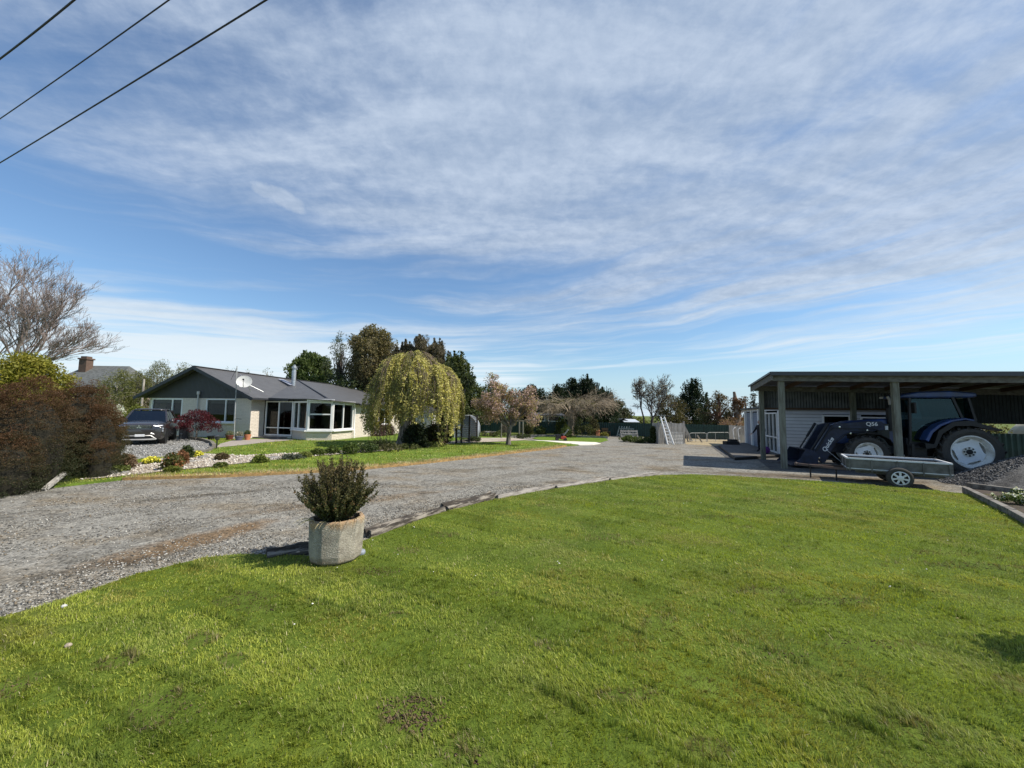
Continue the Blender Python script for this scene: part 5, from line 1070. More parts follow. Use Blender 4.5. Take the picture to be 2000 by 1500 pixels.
mb = MB(); prof = [(4.46, .14), (4.46, .50), (4.58, .72), (4.86, .74), (4.84, .70), (4.62, .67), (4.52, .50), (4.52, .19), (5.36, .11), (5.36, .085), (4.52, .10)]
mb.prism(prof, -.95, .95, lambda u, v, w_: (u, w_, v))
for s in (-1, 1): mb.prism([(4.47, .11), (4.47, .50), (4.58, .71), (4.86, .73), (5.05, .38), (5.34, .14), (5.34, .10)], s * .955, s * .975, lambda u, v, w_: (u, w_, v))
mb.build('bucket', dnavy, tr)
def lettering(txt, size, mat, parent, loc, rot, name='lettering', shear=0.0):
    cu = bpy.data.curves.new(name, 'FONT'); cu.body = txt; cu.size = size; cu.extrude = .002; cu.align_x = 'CENTER'; cu.align_y = 'CENTER'; cu.shear = shear; cu.offset = .004
    o = bpy.data.objects.new(name, cu); COL.objects.link(o); bpy.context.view_layer.update()
    me = bpy.data.meshes.new_from_object(o.evaluated_get(bpy.context.evaluated_depsgraph_get())); COL.objects.unlink(o); bpy.data.objects.remove(o)
    me.materials.clear(); ob = link(name, me, mat, parent); ob.location = loc; ob.rotation_euler = rot; return ob
decal = M('white_decal', (.75, .75, .73), .5, var=.1)
arm = [o for o in tr.children if o.name.startswith('loader_arm')][0]
lettering('Q56', .20, decal, arm, (2.60, .664, 1.79), (R(90), 0, R(180)), shear=.0)
u = Vector((-.50, 0, .866)); rot = Matrix((Vector((-.505, 0, .863)), Vector((-.863, 0, -.505)) * -1, Vector((0, 1, 0)))).transposed()
xax = Vector((-.505, 0, .863)); zax = Vector((0, 1, 0)); yax = zax.cross(xax); rot = Matrix((xax, yax, zax)).transposed()
lt = lettering('Quicke', .21, decal, arm, (4.02, .663, .95), rot.to_euler(), shear=.25)
mb = MB(); mb.box((2.10, .525, 1.66), (.09, .01, .15)); mb.build('sticker', decal, tr)

# ------------------------------------------------------------------ the flat galvanised trailer
NL = Vector((10.46, 12.07, 0)); td = Vector((math.cos(R(-35)), math.sin(R(-35)), 0)); tn = Vector((-td.y, td.x, 0)); LEN, WID = 2.2, 1.4
rail = M('bright_rail', (.66, .68, .70), .4, var=.2); tsheet = M('trailer_sheet', (.17, .165, .155), .6, (.085, .08, .07), 4, lo=.3, hi=.7)
tl = thing('box_trailer', 'low galvanised box trailer with white hubcap parked in front of the tractor', 'trailer', NL, math.atan2(td.y, td.x))
Z0, Z1 = .42, .76
def side(mb, a, b, ribs):
    a, b = Vector(a), Vector(b); d = (b - a).normalized(); mb.beam(a + Vector((0, 0, (Z0 + Z1) / 2)), b + Vector((0, 0, (Z0 + Z1) / 2)), .02, Z1 - Z0)
mb = MB(); mb.box((LEN / 2, WID / 2, Z0 + .01), (LEN, WID, .03)); mb.beam((.2, WID / 2 - .45, Z0 - .05), (LEN - .1, WID / 2 - .45, Z0 - .05), .06, .09); mb.beam((.2, WID / 2 + .45, Z0 - .05), (LEN - .1, WID / 2 + .45, Z0 - .05), .06, .09); mb.tube([(1.17, .05, .31), (1.17, WID - .05, .31)], .03, 8); mb.build('tray', tsheet, tl)
for a, b in (((0, 0, 0), (LEN, 0, 0)), ((0, WID, 0), (LEN, WID, 0)), ((0, .012, 0), (0, WID - .012, 0)), ((LEN, .012, 0), (LEN, WID - .012, 0))):
    mb = MB(); side(mb, a, b, 4); a_, b_ = Vector(a), Vector(b); d = (b_ - a_); o = Vector((d.y, -d.x, 0)).normalized() * .02 * (-1 if (a[1] > .1 or (a[0] == 0 and b[0] == 0)) else 1)
    if a[0] > 1: o = Vector((.02, 0, 0))
    if a[0] == 0 and b[0] == 0: o = Vector((-.02, 0, 0))
    for f in ((.02, .25, .5, .745, .98) if d.length > 2 else (.03, .5, .97)): p = a_ + d * f + o; mb.beam(p + Vector((0, 0, Z0 - .03)), p + Vector((0, 0, Z1)), .045, .03, (1, 0, 0))
    sp_ = mb.build('side_panel', tsheet, tl)
    mb = MB(); mb.beam(a_ + Vector((0, 0, Z1 + .012)), b_ + Vector((0, 0, Z1 + .012)), .055, .045); mb.beam(a_ + o * .8 + Vector((0, 0, Z0 + .05)), b_ + o * .8 + Vector((0, 0, Z0 + .05)), .02, .02); mb.build('rail', rail, sp_)
mb = MB(); mb.beam((.0, .25, .40), (-.95, WID / 2, .40), .05, .07); mb.beam((0, WID - .25, .40), (-.95, WID / 2, .40), .05, .07); mb.beam((-.95, WID / 2, .40), (-1.25, WID / 2, .42), .07, .07); mb.ball((-1.28, WID / 2, .42), .06, 8, 6); mb.build('drawbar', M('rusty_steel', (.16, .10, .075), .8, (.09, .07, .06)), tl)
mb = MB(); mb.tube([(-.9, WID / 2 - .1, .40), (-.9, WID / 2 - .1, 0)], .022, 6); mb.build('prop_stand', black, tl); mb = MB(); mb.tube([(-.25, .42, .40), (-.25, .42, 0)], .022, 6); mb.build('prop_stand', black, tl)
hub = M('hubcap_silver', (.66, .67, .69), .4, var=.15, metal=.2)
for y, s in ((-.13, -1), (WID + .13, 1)):
    c = Vector((1.12, y, .292)); m = Matrix.Rotation(-s * math.pi / 2, 3, 'X'); h = .095; r = .292; rr = .192
    mb = MB(); mb.lathe([(rr, -h * .8), (r * .86, -h), (r * .97, -h * .8), (r, -h * .4), (r, h * .4), (r * .97, h * .8), (r * .86, h), (rr, h * .8)], 36, c, m, True); tw = mb.build('wheel', rubber, tl, True)
    mb = MB(); mb.lathe([(rr, h * .3), (rr * .9, h * .2), (.02, h * .1)], 24, c, m); mb.build('rim', black, tw)
    mb = MB(); mb.lathe([(rr * 1.0, h * .78), (rr * 1.02, h * .95), (rr * .90, h * 1.02), (rr * .86, h * .88)], 36, c, m, True); mb.lathe([(rr * .42, h * .7), (rr * .40, h * .98), (rr * .2, h * 1.06), (0, h * 1.08)], 24, c, m)
    for k in range(7):
        a = 2 * math.pi * k / 7 + math.pi / 2; P = []
        for da_, f in ((-.30, .36), (-.16, .92), (.16, .92), (.30, .36)): P.append((math.cos(a + da_) * rr * f, math.sin(a + da_) * rr * f))
        mb.prism(P, h * .72, h * .98, lambda u, v, w_: c + m @ Vector((u, v, w_)))
    mb.build('hubcap', hub, tw)

# ------------------------------------------------------------------ gravel heap, sleeper bed and fence at the right
def heap(name, c, rx, ry, h, n, label, mat, seed):
    V, Fs = [], []; K = 28
    for i in range(n + 1):
        for j in range(K):
            a = 2 * math.pi * j / K; f = i / n; r = f * (1 + .12 * math.sin(3 * a + seed) + .08 * math.sin(5 * a))
            x, y = c[0] + rx * r * math.cos(a), c[1] + ry * r * math.sin(a); z = h * (1 - f ** 1.5) ** 1.2 + (float(vnoise(x, y, 5, seed)) - .5) * .10 * (1 - f) - (.02 if i == n else 0); V.append((x, y, max(z, -.02)))
    for i in range(n):
        for j in range(K): j2 = (j + 1) % K; Fs.append((i * K + j, (i + 1) * K + j, (i + 1) * K + j2, i * K + j2))
    mb = MB(); mb.add(V, Fs); return tag(mb.build(name, mat, None, True), label, 'gravel heap')
heap('gravel_heap', (17.4, 12.15), 3.7, 1.8, 1.12, 16, 'heap of dark grey gravel behind the rear tractor wheel', DKGRAVEL, 3)
g = np.random.default_rng(21); n = 15000; a = g.uniform(0, 6.283, n); f = np.sqrt(g.random(n)); xx, yy = 17.4 + 3.7 * f * np.cos(a), 12.15 + 1.8 * f * np.sin(a)
stones('heap_stones', xx, yy, 1.12 * (1 - f ** 1.5) ** 1.2, .026, [(.06, .06, .064), (.10, .10, .102), (.16, .158, .155), (.22, .215, .205)], 'loose stones over the dark gravel heap', 'gravel', 22)
sleep = M('grey_sleeper', (.22, .205, .18), .92, (.09, .08, .07), 4, bump=.5, bsc=16, stretch=(.4, 2, 2))
for (ax, ay), (bx, by), lab in (((1886, 962), (1978, 1009), 'near garden bed sleeper beside the lawn edge'), ((1979, 1010), (2040, 1045), 'garden bed sleeper cut off by the right frame edge'), ((1890, 953), (2035, 972), 'far garden bed sleeper at the foot of the gravel heap')):
    a, b = gp(ax, ay, .02), gp(bx, by, .02); mb = MB(); mb.beam(a + Vector((0, 0, .07)), b + Vector((0, 0, .07)), .13, .17); tag(mb.build('sleeper', sleep, None, False, .012), lab, 'timber', 'sleepers of the right hand bed')
sheet('right_bed_soil', [tuple(gp(*p)[:2]) for p in ((1895, 960), (1985, 1008), (2060, 1045), (2120, 1000), (2035, 973))], .07, soil)
for px, py, w_, lab in ((1968, 982, 34, 'white flowered plant nearest the corner of the sleeper bed'), (1998, 985, 30, 'white flowered plant at the right frame edge'), (1990, 972, 20, 'small white flowered plant behind the other two')):
    b = gp(px, py, .08); k = ppm(b.y); r = w_ / 2 / k; t = thing('flowering_plant', lab, 'plant', b, 0, 'white flowering plants in the sleeper bed'); g = np.random.default_rng(px)
    C = np.stack([g.normal(0, r * .5, 30), g.normal(0, r * .4, 30), g.uniform(.04, .18, 30)], 1); leafmesh('foliage', [leaves(C, .06, 16, .05, (.04, .07, .02), (.09, .13, .03), px, .5)], t); leafmesh('blossom', [leaves(C[:18] + np.array([0, 0, .05]), .04, 3, .05, (.75, .74, .68), (.8, .78, .70), px, .9)], t)
# ------------------------------------------------------------------ clipped bronze conifers at the left
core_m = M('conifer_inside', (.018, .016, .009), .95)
def clipped(label, lumps, seed, top, low):
    b = lumps[0]; t = thing('clipped_conifer', label, 'hedge', (b[0], b[1], 0), 0, 'clipped conifers beside the drive'); packs = []; mb = MB()
    for i, (x, y, rx, ry, h, z0) in enumerate(lumps):
        g = np.random.default_rng(seed + i); rz = (h - z0) / 2; zc_ = z0 + rz; n = int(125 * (rx + ry) * rz); k = np.arange(n) + .5
        ph = np.arccos(1 - 2 * k / n); th = math.pi * (1 + 5 ** .5) * k
        d = np.stack([np.sin(ph) * np.cos(th), np.sin(ph) * np.sin(th), np.cos(ph)], 1) + g.normal(0, .05, (n, 3))
        sg = np.sign(d) * np.abs(d) ** .93                                   # squarish, like a clipped shrub
        l = 1 + .07 * np.sin(3.1 * d[:, 0] * 2 + seed) * np.sin(5 * d[:, 2] + i) + .05 * np.sin(8 * d[:, 1] + 6 * d[:, 2])
        tp_ = (1 - .20 * np.clip(d[:, 2], 0, 1))[:, None] * np.array([1, 1, 0]) + np.array([0, 0, 1])
        C = sg * l[:, None] * tp_ * np.array([rx, ry, rz]) * .95 + np.array([x - b[0], y - b[1], zc_]); ok = C[:, 2] > .04; C = C[ok]
        rc = g.uniform(.12, .20, len(C)); C += g.normal(0, .015, C.shape)
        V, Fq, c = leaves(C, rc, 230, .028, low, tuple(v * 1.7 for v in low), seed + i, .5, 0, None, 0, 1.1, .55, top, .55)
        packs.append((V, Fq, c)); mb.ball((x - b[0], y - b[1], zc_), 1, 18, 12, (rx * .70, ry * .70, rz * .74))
    leafmesh('foliage', packs, t); mb.build('shade_core', core_m, t, True)  # solid core added inside, coloured dark so gaps between tufts look shaded
def lump(px, Yd, hw, top, ry, z0=-.5, bot=None):
    p = at(px, 800, Yd); f = math.sqrt(1 + ((px - 1000) / 750) ** 2); return (p.x, p.y, hw * Yd / F / f ** .6 - .10, ry - .1, at(px, top, Yd).z - .16, z0)
BRT, BRL = (.108, .052, .024), (.022, .028, .011)  # bronze over green leaf colour, tops also brightened and bottoms darkened as if sunlit
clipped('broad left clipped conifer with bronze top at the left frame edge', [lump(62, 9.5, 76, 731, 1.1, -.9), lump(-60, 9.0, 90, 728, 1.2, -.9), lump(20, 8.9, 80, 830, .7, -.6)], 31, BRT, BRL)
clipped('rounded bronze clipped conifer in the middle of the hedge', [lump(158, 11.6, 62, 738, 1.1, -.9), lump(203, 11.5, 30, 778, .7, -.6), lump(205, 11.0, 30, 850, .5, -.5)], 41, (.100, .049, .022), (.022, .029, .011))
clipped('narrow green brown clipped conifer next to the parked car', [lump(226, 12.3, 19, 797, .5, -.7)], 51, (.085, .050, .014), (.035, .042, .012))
b, c = gp(84, 958, .02), at(126, 924, 9.9); mb = MB(); mb.beam(b, c, .09, .09); tag(mb.build('wood_post', palewood, None, False, .01), 'grey wooden post leaning out of the clipped conifers', 'post')
P_ = [gp(px, py, .015) for px, py in ((-40, 972), (60, 955), (150, 941), (260, 934), (380, 930), (480, 927), (586, 923))]; mb = MB(); mb.tube(P_, .016, 6); tag(mb.build('garden_hose', M('green_hose', (.03, .10, .085), .5), None, True), 'thin green hose lying along the far edge of the drive', 'hose')
leafy('golden_shrub', 'golden green shrub rising behind the clipped conifers', 'shrub', 50, 14.5, 686, 175, 800, 'dome', 150, 120, .34, .10, (.12, .13, .02), (.27, .235, .03), 61, trunk=darkbark, lump=.35)

# ------------------------------------------------------------------ bare birch, far houses and trees behind the house
p = at(-8, 800, 31); t = thing('bare_birch_tree', 'tall leafless tree swept to the right above the clipped conifers', 'tree', (p.x, p.y, 0)); mb = MB(); g = random.Random(17)
mb.tube([(0, 0, 0), (.1, 0, 1.6), (.25, 0, 3.0)], [.42, .34, .28], 9)
for i, (dx, dy, L, up) in enumerate(((-.30, .1, 4.3, 1.1), (.08, -.1, 4.5, 1.2), (.30, .25, 4.0, 1.1), (.62, -.1, 3.5, 1.0), (-.75, 0, 3.8, .9), (.85, .2, 3.0, 1.0), (.5, -.3, 3.5, 1.05))):
    bare_tree(mb, Vector((.2, 0, 2.6 + .12 * i)), Vector((dx, dy, up)).normalized(), L, .125, 6, g, (.035, 0, .02), .62, 3, .09, .70, 3, None, .0085)
mb.build('branches', twig, t)
HO = at(178, 800, 58); t = thing('neighbour_house', 'neighbouring house with grey roof and brick chimney beyond the hedge', 'house', (HO.x, HO.y, 0))
mb = MB(); mb.box((0, 2, 2.6), (9, 8, 5.2)); mb.build('wall', M('grey_brick', (.30, .24, .20), .9), t)
mb = MB(); mb.poly([(-5.2, -2.6, 5.0), (5.4, -2.6, 5.0), (3.2, 2, 8.6), (-3.4, 2, 8.6)]); mb.poly([(5.4, -2.6, 5.0), (5.4, 6.6, 5.0), (3.2, 2, 8.6)]); mb.poly([(-5.2, 6.6, 5.0), (-5.2, -2.6, 5.0), (-3.4, 2, 8.6)]); mb.poly([(5.4, 6.6, 5.0), (-5.2, 6.6, 5.0), (-3.4, 2, 8.6), (3.2, 2, 8.6)]); rf2 = mb.build('roof', M('grey_tile', (.13, .135, .13), .8, (.08, .085, .08), 3), t)
cc = at(168, 712, 59) - Vector((HO.x, HO.y, 0)); mb = MB(); mb.box(cc + Vector((0, 0, -.5)), (1.15, 1.0, 2.6)); mb.box(cc + Vector((0, 0, .85)), (1.4, 1.25, .22)); mb.box(cc + Vector((0, 0, 1.1)), (.9, .8, .3)); mb.build('chimney', M('red_brick', (.13, .085, .062), .9), rf2)
GO = 'trees behind the house'
OL = ((.085, .10, .028), (.17, .165, .055))
for i, (px, Yd, top, w_, lab) in enumerate(((262, 44, 722, 62, 'wispy olive tree left of the house gable'), (300, 46, 701, 66, 'tallest of the wispy olive trees beside the gable'), (346, 47, 707, 70, 'wispy olive tree directly behind the gable slope'), (222, 42, 718, 84, 'wispy olive tree in front of the neighbouring house'))):
    leafy('willow_tree', lab, 'tree', px, Yd, top, w_, 812, 'flame', 190, 46, .45, .20, *OL, 70 + i, 'wispy olive trees left of the house', trunk=palebark, tr=.10, aspect=.25, lump=.6, up=.5, kk=40, lean=6)
leafy('blossom_shrub', 'white flowering bush seen between hedge and house', 'shrub', 232, 33, 790, 26, 836, 'round', 30, 40, .22, .12, (.55, .54, .5), (.7, .7, .68), 77, trunk=None)
leafy('green_shrub', 'yellow green bush behind the parked car', 'shrub', 272, 32, 790, 60, 850, 'dome', 60, 60, .3, .14, (.09, .11, .02), (.19, .20, .04), 78, trunk=None)
mb = MB(); p = at(276, 800, 36); mb.tube([(0, 0, 0), (0, 0, at(276, 740, 36).z)], .09, 7); o = mb.build('utility_pole', palebark); o.location = (p.x, p.y, 0); tag(o, 'short pale pole among the wispy trees left of the house', 'pole')
for i, (px, top, w_) in enumerate(((446, 712, 40), (478, 722, 16), (518, 712, 26))):
    leafy('young_tree', ['feathery treetops showing above the roof near the antenna', 'thin single treetop above the roof right of the dish', 'thin forked treetop above the roof left of the flue'][i], 'tree', px, 62, top, w_, 770, 'flame', 34, 14, .35, .26, (.09, .105, .045), (.15, .15, .07), 80 + i, GO, trunk=greytwig, tr=.08, aspect=.22, lump=.7, kk=34, up=.8)
leafy('evergreen_tree', 'dense dark green evergreen right behind the flue', 'tree', 600, 50, 688, 105, 800, 'dome', 280, 90, .62, .30, (.032, .055, .016), (.095, .125, .034), 90, GO, 6, lump=.5, up=.6)
leafy('gum_tree', 'airy thin leaved tree between the evergreen and the brown tree', 'tree', 660, 47, 648, 66, 790, 'flame', 150, 34, .45, .24, (.06, .075, .04), (.12, .13, .07), 91, GO, trunk=darkbark, tr=.16, aspect=.3, lump=.65, kk=70)
leafy('brown_tree', 'tall egg shaped brownish tree behind the right end of the house', 'tree', 722, 45, 637, 94, 778, lambda t: (.42 + 1.2 * t if t < .48 else math.sqrt(max(0, 1 - ((t - .48) / .52) ** 2.4))), 420, 80, .55, .25, (.095, .078, .034), (.20, .17, .082), 92, GO, trunk=greytwig, tr=.2, lump=.22, kk=60, droop=.3)
leafy('hedge_bush', 'dark green undergrowth below the airy tree', 'bush', 665, 44, 735, 120, 835, 'round', 150, 50, .6, .28, (.025, .040, .014), (.06, .080, .026), 93, GO, trunk=None, lump=.4)
leafy('hedge_bush', 'green undergrowth between the brown tree and the golden weeping tree', 'bush', 752, 43, 716, 120, 840, 'round', 110, 50, .55, .26, (.03, .045, .016), (.07, .085, .03), 94, GO, trunk=None, lump=.4)
for i, (px, top, w_, lab) in enumerate(((790, 668, 50, 'left spiky brown conifer behind the weeping tree'), (818, 657, 56, 'tallest spiky brown conifer behind the weeping tree'), (850, 668, 48, 'right spiky brown conifer behind the weeping tree'))):
    leafy('brown_conifer', lab, 'tree', px, 44, top, w_ * 1.75, 800, lambda t: (1 - t) ** .48 * .9 + .08, 260, 80, .46, .32, (.078, .064, .040), (.155, .130, .085), 100 + i, 'spiky brown conifers', 13, trunk=darkbark, aspect=.22, lump=.8, up=1.6)
leafy('evergreen_tree', 'dense green evergreen sloping down right of the spiky conifers', 'tree', 890, 42, 692, 118, 862, lambda t: (1 - t) ** .6 * .95 + .05, 330, 90, .5, .25, (.034, .052, .016), (.105, .120, .036), 104, GO, 6, lump=.45)
leafy('evergreen_tree', 'dark green bush tree right of the cabbage tree', 'tree', 915, 43, 735, 70, 862, 'dome', 150, 60, .5, .24, (.032, .050, .016), (.09, .108, .032), 105, GO, lump=.4)
leafy('evergreen_tree', 'lower green tree behind the pink blossom tree', 'tree', 962, 45, 750, 86, 862, 'dome', 170, 56, .5, .24, (.048, .066, .022), (.125, .14, .046), 106, GO, lump=.5)
# cabbage tree
p = at(886, 800, 36); t = thing('cabbage_tree', 'cabbage tree with dark spiky leaf heads behind the weeping tree', 'tree', (p.x, p.y, GZ)); mb = MB(); g = np.random.default_rng(4); Vq = []; k = ppm(36)
for (px, py) in ((880, 722), (896, 742), (872, 748), (905, 760), (888, 770), (915, 742)):
    c = at(px, py, 36 + g.uniform(-.6, .6)) - Vector((p.x, p.y, GZ)); mb.tube([(0, 0, 1.2), (c.x * .5, c.y * .5, c.z * .6), tuple(c)], [.14, .11, .08], 7)
    for i in range(85):
        d = g.normal(size=3); d[2] += .25; d /= np.linalg.norm(d); s = np.cross(d, [0, 0, 1.0]); s /= np.linalg.norm(s) + 1e-6; L = g.uniform(.65, 1.05); cv = np.array(c)
        m_ = cv + d * L * .6; e = cv + d * L + np.array([0, 0, -.22 * L]); Vq.append([cv - s * .018, cv + s * .018, m_ + s * .042, e]); Vq.append([cv - s * .018, m_ + s * .042, e, m_ - s * .042])
mb.tube([(0, 0, 0), (0, 0, 1.3)], [.2, .15], 8); mb.build('trunk', bark, t, True)
Vq = np.array(Vq).reshape(-1, 3); cl = np.repeat(np.array([.05, .062, .030])[None] * g.uniform(.6, 1.7, (len(Vq) // 4, 1)), 4, 0); npmesh('leaf_heads', Vq, np.arange(len(Vq)).reshape(-1, 4), LEAF, t, cl)

# ------------------------------------------------------------------ the golden weeping tree
b = gp(786, 868.5, GZ); t = thing('weeping_tree', 'golden green weeping tree with thick grey trunk on the garden lawn', 'tree', b); k = ppm(b.y); g = random.Random(3)
cxo = (802 - 786) / k; Rr = 83 / k; zt = at(806, 694, b.y).z - GZ; mb = MB()
mb.tube([(0, 0, -.05), (.05, 0, .45), (.16, 0, 1.3), (.34, .05, 2.1), (.45, .1, 2.7)], [.44, .34, .29, .30, .22], 12)
top = Vector((.42, .05, 2.5)); strands, Cg, Cw = MB(), [], []
dome = lambda r: zt * (1.0 - .44 * (r / Rr) ** 1.9)
for i in range(86):                                                # each main branch arches over and trails its own curtain
    a = g.random() * 2 * math.pi; r = Rr * (g.uniform(.02, .30) if i < 14 else math.sqrt(g.uniform(.10, 1.0))); lft = max(0., -math.cos(a)); rim = Rr * (1.04 - .36 * lft + .20 * math.sin(3 * a + 1) * math.sin(2 * a)); r = min(r, rim)
    hub_ = Vector((cxo + math.cos(a) * r * .80, math.sin(a) * r * .80, dome(r * .8) - abs(g.gauss(0, .42)) + .15))
    if i < 26: m_ = top.lerp(hub_, .5) + Vector((g.uniform(-.3, .3), g.uniform(-.3, .3), .5)); mb.tube([top, top.lerp(m_, .5) + Vector((g.uniform(-.15, .15), 0, .15)), m_, hub_], [.12, .09, .06, .025], 6, False)
    lush = g.choice((0.0, .05, .12, .35, .7, .95)) if r > Rr * .35 else g.choice((0., .08, .2, .4)); yell = g.random() < (.62 if math.cos(a) > 0 else .45); low = g.uniform(.85, 2.6) if r > Rr * .5 else g.uniform(1.7, 3.6)
    if math.cos(a) < -.45: low *= .75
    elif math.sin(a) < -.2 and math.cos(a) < .55: low = max(low, g.uniform(1.4, 2.6))
    for j in range(7):
        aa = a + g.gauss(0, .16); pts = [hub_ + Vector((0, 0, -.05)), hub_ + Vector((math.cos(aa) * .3, math.sin(aa) * .3, .08 + g.gauss(0, .08)))]; dd = (Vector((math.cos(aa), math.sin(aa), 0)) * g.uniform(.5, 1.1) + Vector((0, 0, .12))).normalized(); zend = low + g.gauss(0, .35)
        while pts[-1].z > zend and len(pts) < 17:
            dd = (dd + Vector((g.gauss(0, .13), g.gauss(0, .13), -.42 + .16 * lft))).normalized(); q = pts[-1] + dd * .34; lim = rim * (1.06 + .85 * lft * max(0, 1 - q.z / zt) ** 1.3); rr_ = math.hypot(q.x - cxo, q.y)
            if rr_ > lim: q.x = cxo + (q.x - cxo) * lim / rr_; q.y *= lim / rr_
            pts.append(q)
        strands.tube(pts, [max(.006, .016 - .0009 * n_) for n_ in range(len(pts))], 3, False)
        for p_, q_ in zip(pts[1:], pts[2:]):
            for f in (.1, .4, .7):
                if g.random() < lush * 1.1: (Cg if yell else Cw).append(tuple(p_.lerp(q_, f)))
                elif g.random() < .14: Cw.append(tuple(p_.lerp(q_, f)))
mb.build('trunk', M('weeping_bark', (.34, .29, .245), .95, (.10, .085, .07), 5, bump=.9, bsc=9, stretch=(2, 2, .4)), t, True)
strands.build('hanging_twigs', M('weeping_twig', (.20, .15, .11), .95, (.12, .09, .07), 3), t)
leafmesh('crown', [leaves(Cg, .13, 13, .11, (.34, .31, .085), (.60, .53, .20), 3, .55, .35), leaves(Cw, .12, 10, .10, (.15, .15, .045), (.31, .28, .10), 5, .5, .35)], t)

# ------------------------------------------------------------------ the pink blossom tree, the flat bare tree, the tall bare tree
b = gp(993, 868.5, GZ); t = thing('blossom_tree', 'small pink blossom tree with pale trunk at the edge of the garden lawn', 'tree', b); mb = MB(); g = random.Random(9); tips = []; k = ppm(b.y)
mb.tube([(0, 0, -.05), (.0, 0, .3), (.05, 0, .85), (.12, 0, 1.15)], [.19, .145, .13, .12], 9)
for dx, dy, up, L in ((-.55, .1, .9, 1.5), (.35, -.2, 1, 1.45), (.1, .4, 1, 1.4), (-1.15, -.2, .62, 1.75), (.85, .2, .7, 1.15), (-.2, -.5, .9, 1.3), (-.95, .4, .8, 1.5)): bare_tree(mb, Vector((.1, 0, 1.05)), Vector((dx, dy, up)).normalized(), L * .82, .07, 4, g, (0, 0, 0), .7, 3, .02, .66, 3, tips, .008)
mb.build('trunk', bark, t)
tips = np.array(tips); leafmesh('crown', [leaves(tips, .20, 15, .10, (.32, .20, .18), (.54, .39, .36), 3, .6, .1, (.30, .245, .10), .30), leaves(tips[::2] * np.array([.92, .92, .96]), .2, 8, .10, (.20, .16, .07), (.32, .21, .14), 4, .5)], t)
b = gp(1115, 851, .03); t = thing('umbrella_tree', 'flat topped bare tree with spreading drooping branches on the back lawn', 'tree', b); mb = MB(); g = random.Random(12); k = ppm(b.y)
hz = at(1115, 815, b.y).z; mb.tube([(0, 0, 0), (.02, 0, hz * .5), (-.02, 0, hz), (-.05, 0, hz + .3)], [.36, .30, .31, .22], 10); zt = at(1115, 777, b.y).z
for i in range(22):
    a = 2 * math.pi * i / 22 + g.uniform(-.15, .15); rr_ = g.uniform(.55, 1.0) * 72 / k; e = Vector((math.cos(a) * rr_, math.sin(a) * rr_ * .9, zt - .12 - .60 * (rr_ / (72 / k)) ** 2)); s = Vector((-.03, 0, hz)); m_ = s.lerp(e, .5) + Vector((0, 0, .55)); mb.tube([s, s.lerp(m_, .5) + Vector((0, 0, .1)), m_, e], [.10, .085, .06, .03], 5, False)
    for q in range(9):
        f = g.uniform(.25, 1); p_ = m_.lerp(e, f) if f > .5 else s.lerp(m_, f * 1.4); d = (Vector((math.cos(a + g.gauss(0, .5)), math.sin(a + g.gauss(0, .5)), g.uniform(-.05, .42)))).normalized(); bare_tree(mb, p_, d, 1.0, .028, 2, g, (0, 0, 0), .55, 3, -.05, .8, 4, None, .011)
mb.build('branches', greytwig, t)
gt = [(math.cos(a) * r, math.sin(a) * r, zt - .22 - .60 * (r / (72 / k)) ** 2) for a, r in [(g.random() * 6.28, 72 / k * .9 * math.sqrt(g.random())) for _ in range(230)]]
leafmesh('crown', [leaves(gt, .26, 7, .10, (.16, .14, .05), (.25, .22, .09), 5, .4)], t)
b = at(1268, 800, 36); t = thing('bare_tree', 'leafless forked tree standing behind the timber pen and ladder', 'tree', (b.x, b.y, 0)); mb = MB(); g = random.Random(23); tips = []
mb.tube([(.25, 0, 0), (.22, 0, 1.2), (.3, 0, 1.9)], [.21, .16, .10], 8); mb.tube([(-.42, .1, 0), (-.5, .1, 1.8), (-.75, .1, 2.8)], [.09, .075, .06], 6)
for s_, d_, L in (((.3, 0, 1.7), (.25, 0, 1), 1.45), ((.3, 0, 1.7), (.75, .1, .85), 1.5), ((.25, 0, 1.6), (-.25, -.1, 1), 1.5), ((-.75, .1, 2.7), (-.35, 0, 1), 1.15), ((-.75, .1, 2.6), (.2, 0, 1), 1.25), ((.3, 0, 1.9), (.05, .4, 1), 1.5)): bare_tree(mb, Vector(s_), Vector(d_).normalized(), L, .065, 5, g, (.03, 0, 0), .68, 3, .04, .68, 3, tips, .011)
mb.build('branches', M('bare_tree_bark', (.09, .075, .062), .95, (.055, .046, .04), 3), t); leafmesh('buds', [leaves(np.array(tips)[::6], .16, 5, .09, (.32, .235, .12), (.42, .33, .17), 5, .4)], t)

# ------------------------------------------------------------------ conifers and far trees on the right of the garden
GP = 'dark pines beyond the garden'
DK = ((.010, .018, .009), (.030, .046, .020))
for i, (px, Yd, top, w_, pr, lab) in enumerate(((1040, 52, 753, 68, 'dome', 'low layered dark cypress behind the bare umbrella tree, left end'), (1088, 55, 752, 42, 'cone', 'narrow pointed pine at the left of the pine group'), (1116, 56, 742, 54, 'flame', 'second dark pine in the group behind the umbrella tree'), (1146, 55, 735, 62, 'flame', 'tallest dark pine in the group behind the umbrella tree'), (1176, 54, 758, 50, 'dome', 'rightmost lower dark pine of the group'))):
    leafy('pine_tree', lab, 'tree', px, Yd, top, w_ * 1.12, 842, pr, 230, 90, .62, .36, *DK, 110 + i, GP, 5, trunk=darkbark, aspect=.25, lump=.75, up=.5)
leafy('round_tree', 'rounded olive green tree far behind the pines', 'tree', 1196, 72, 779, 84, 836, 'dome', 190, 56, .8, .36, (.035, .042, .020), (.085, .085, .045), 120, None, lump=.2)
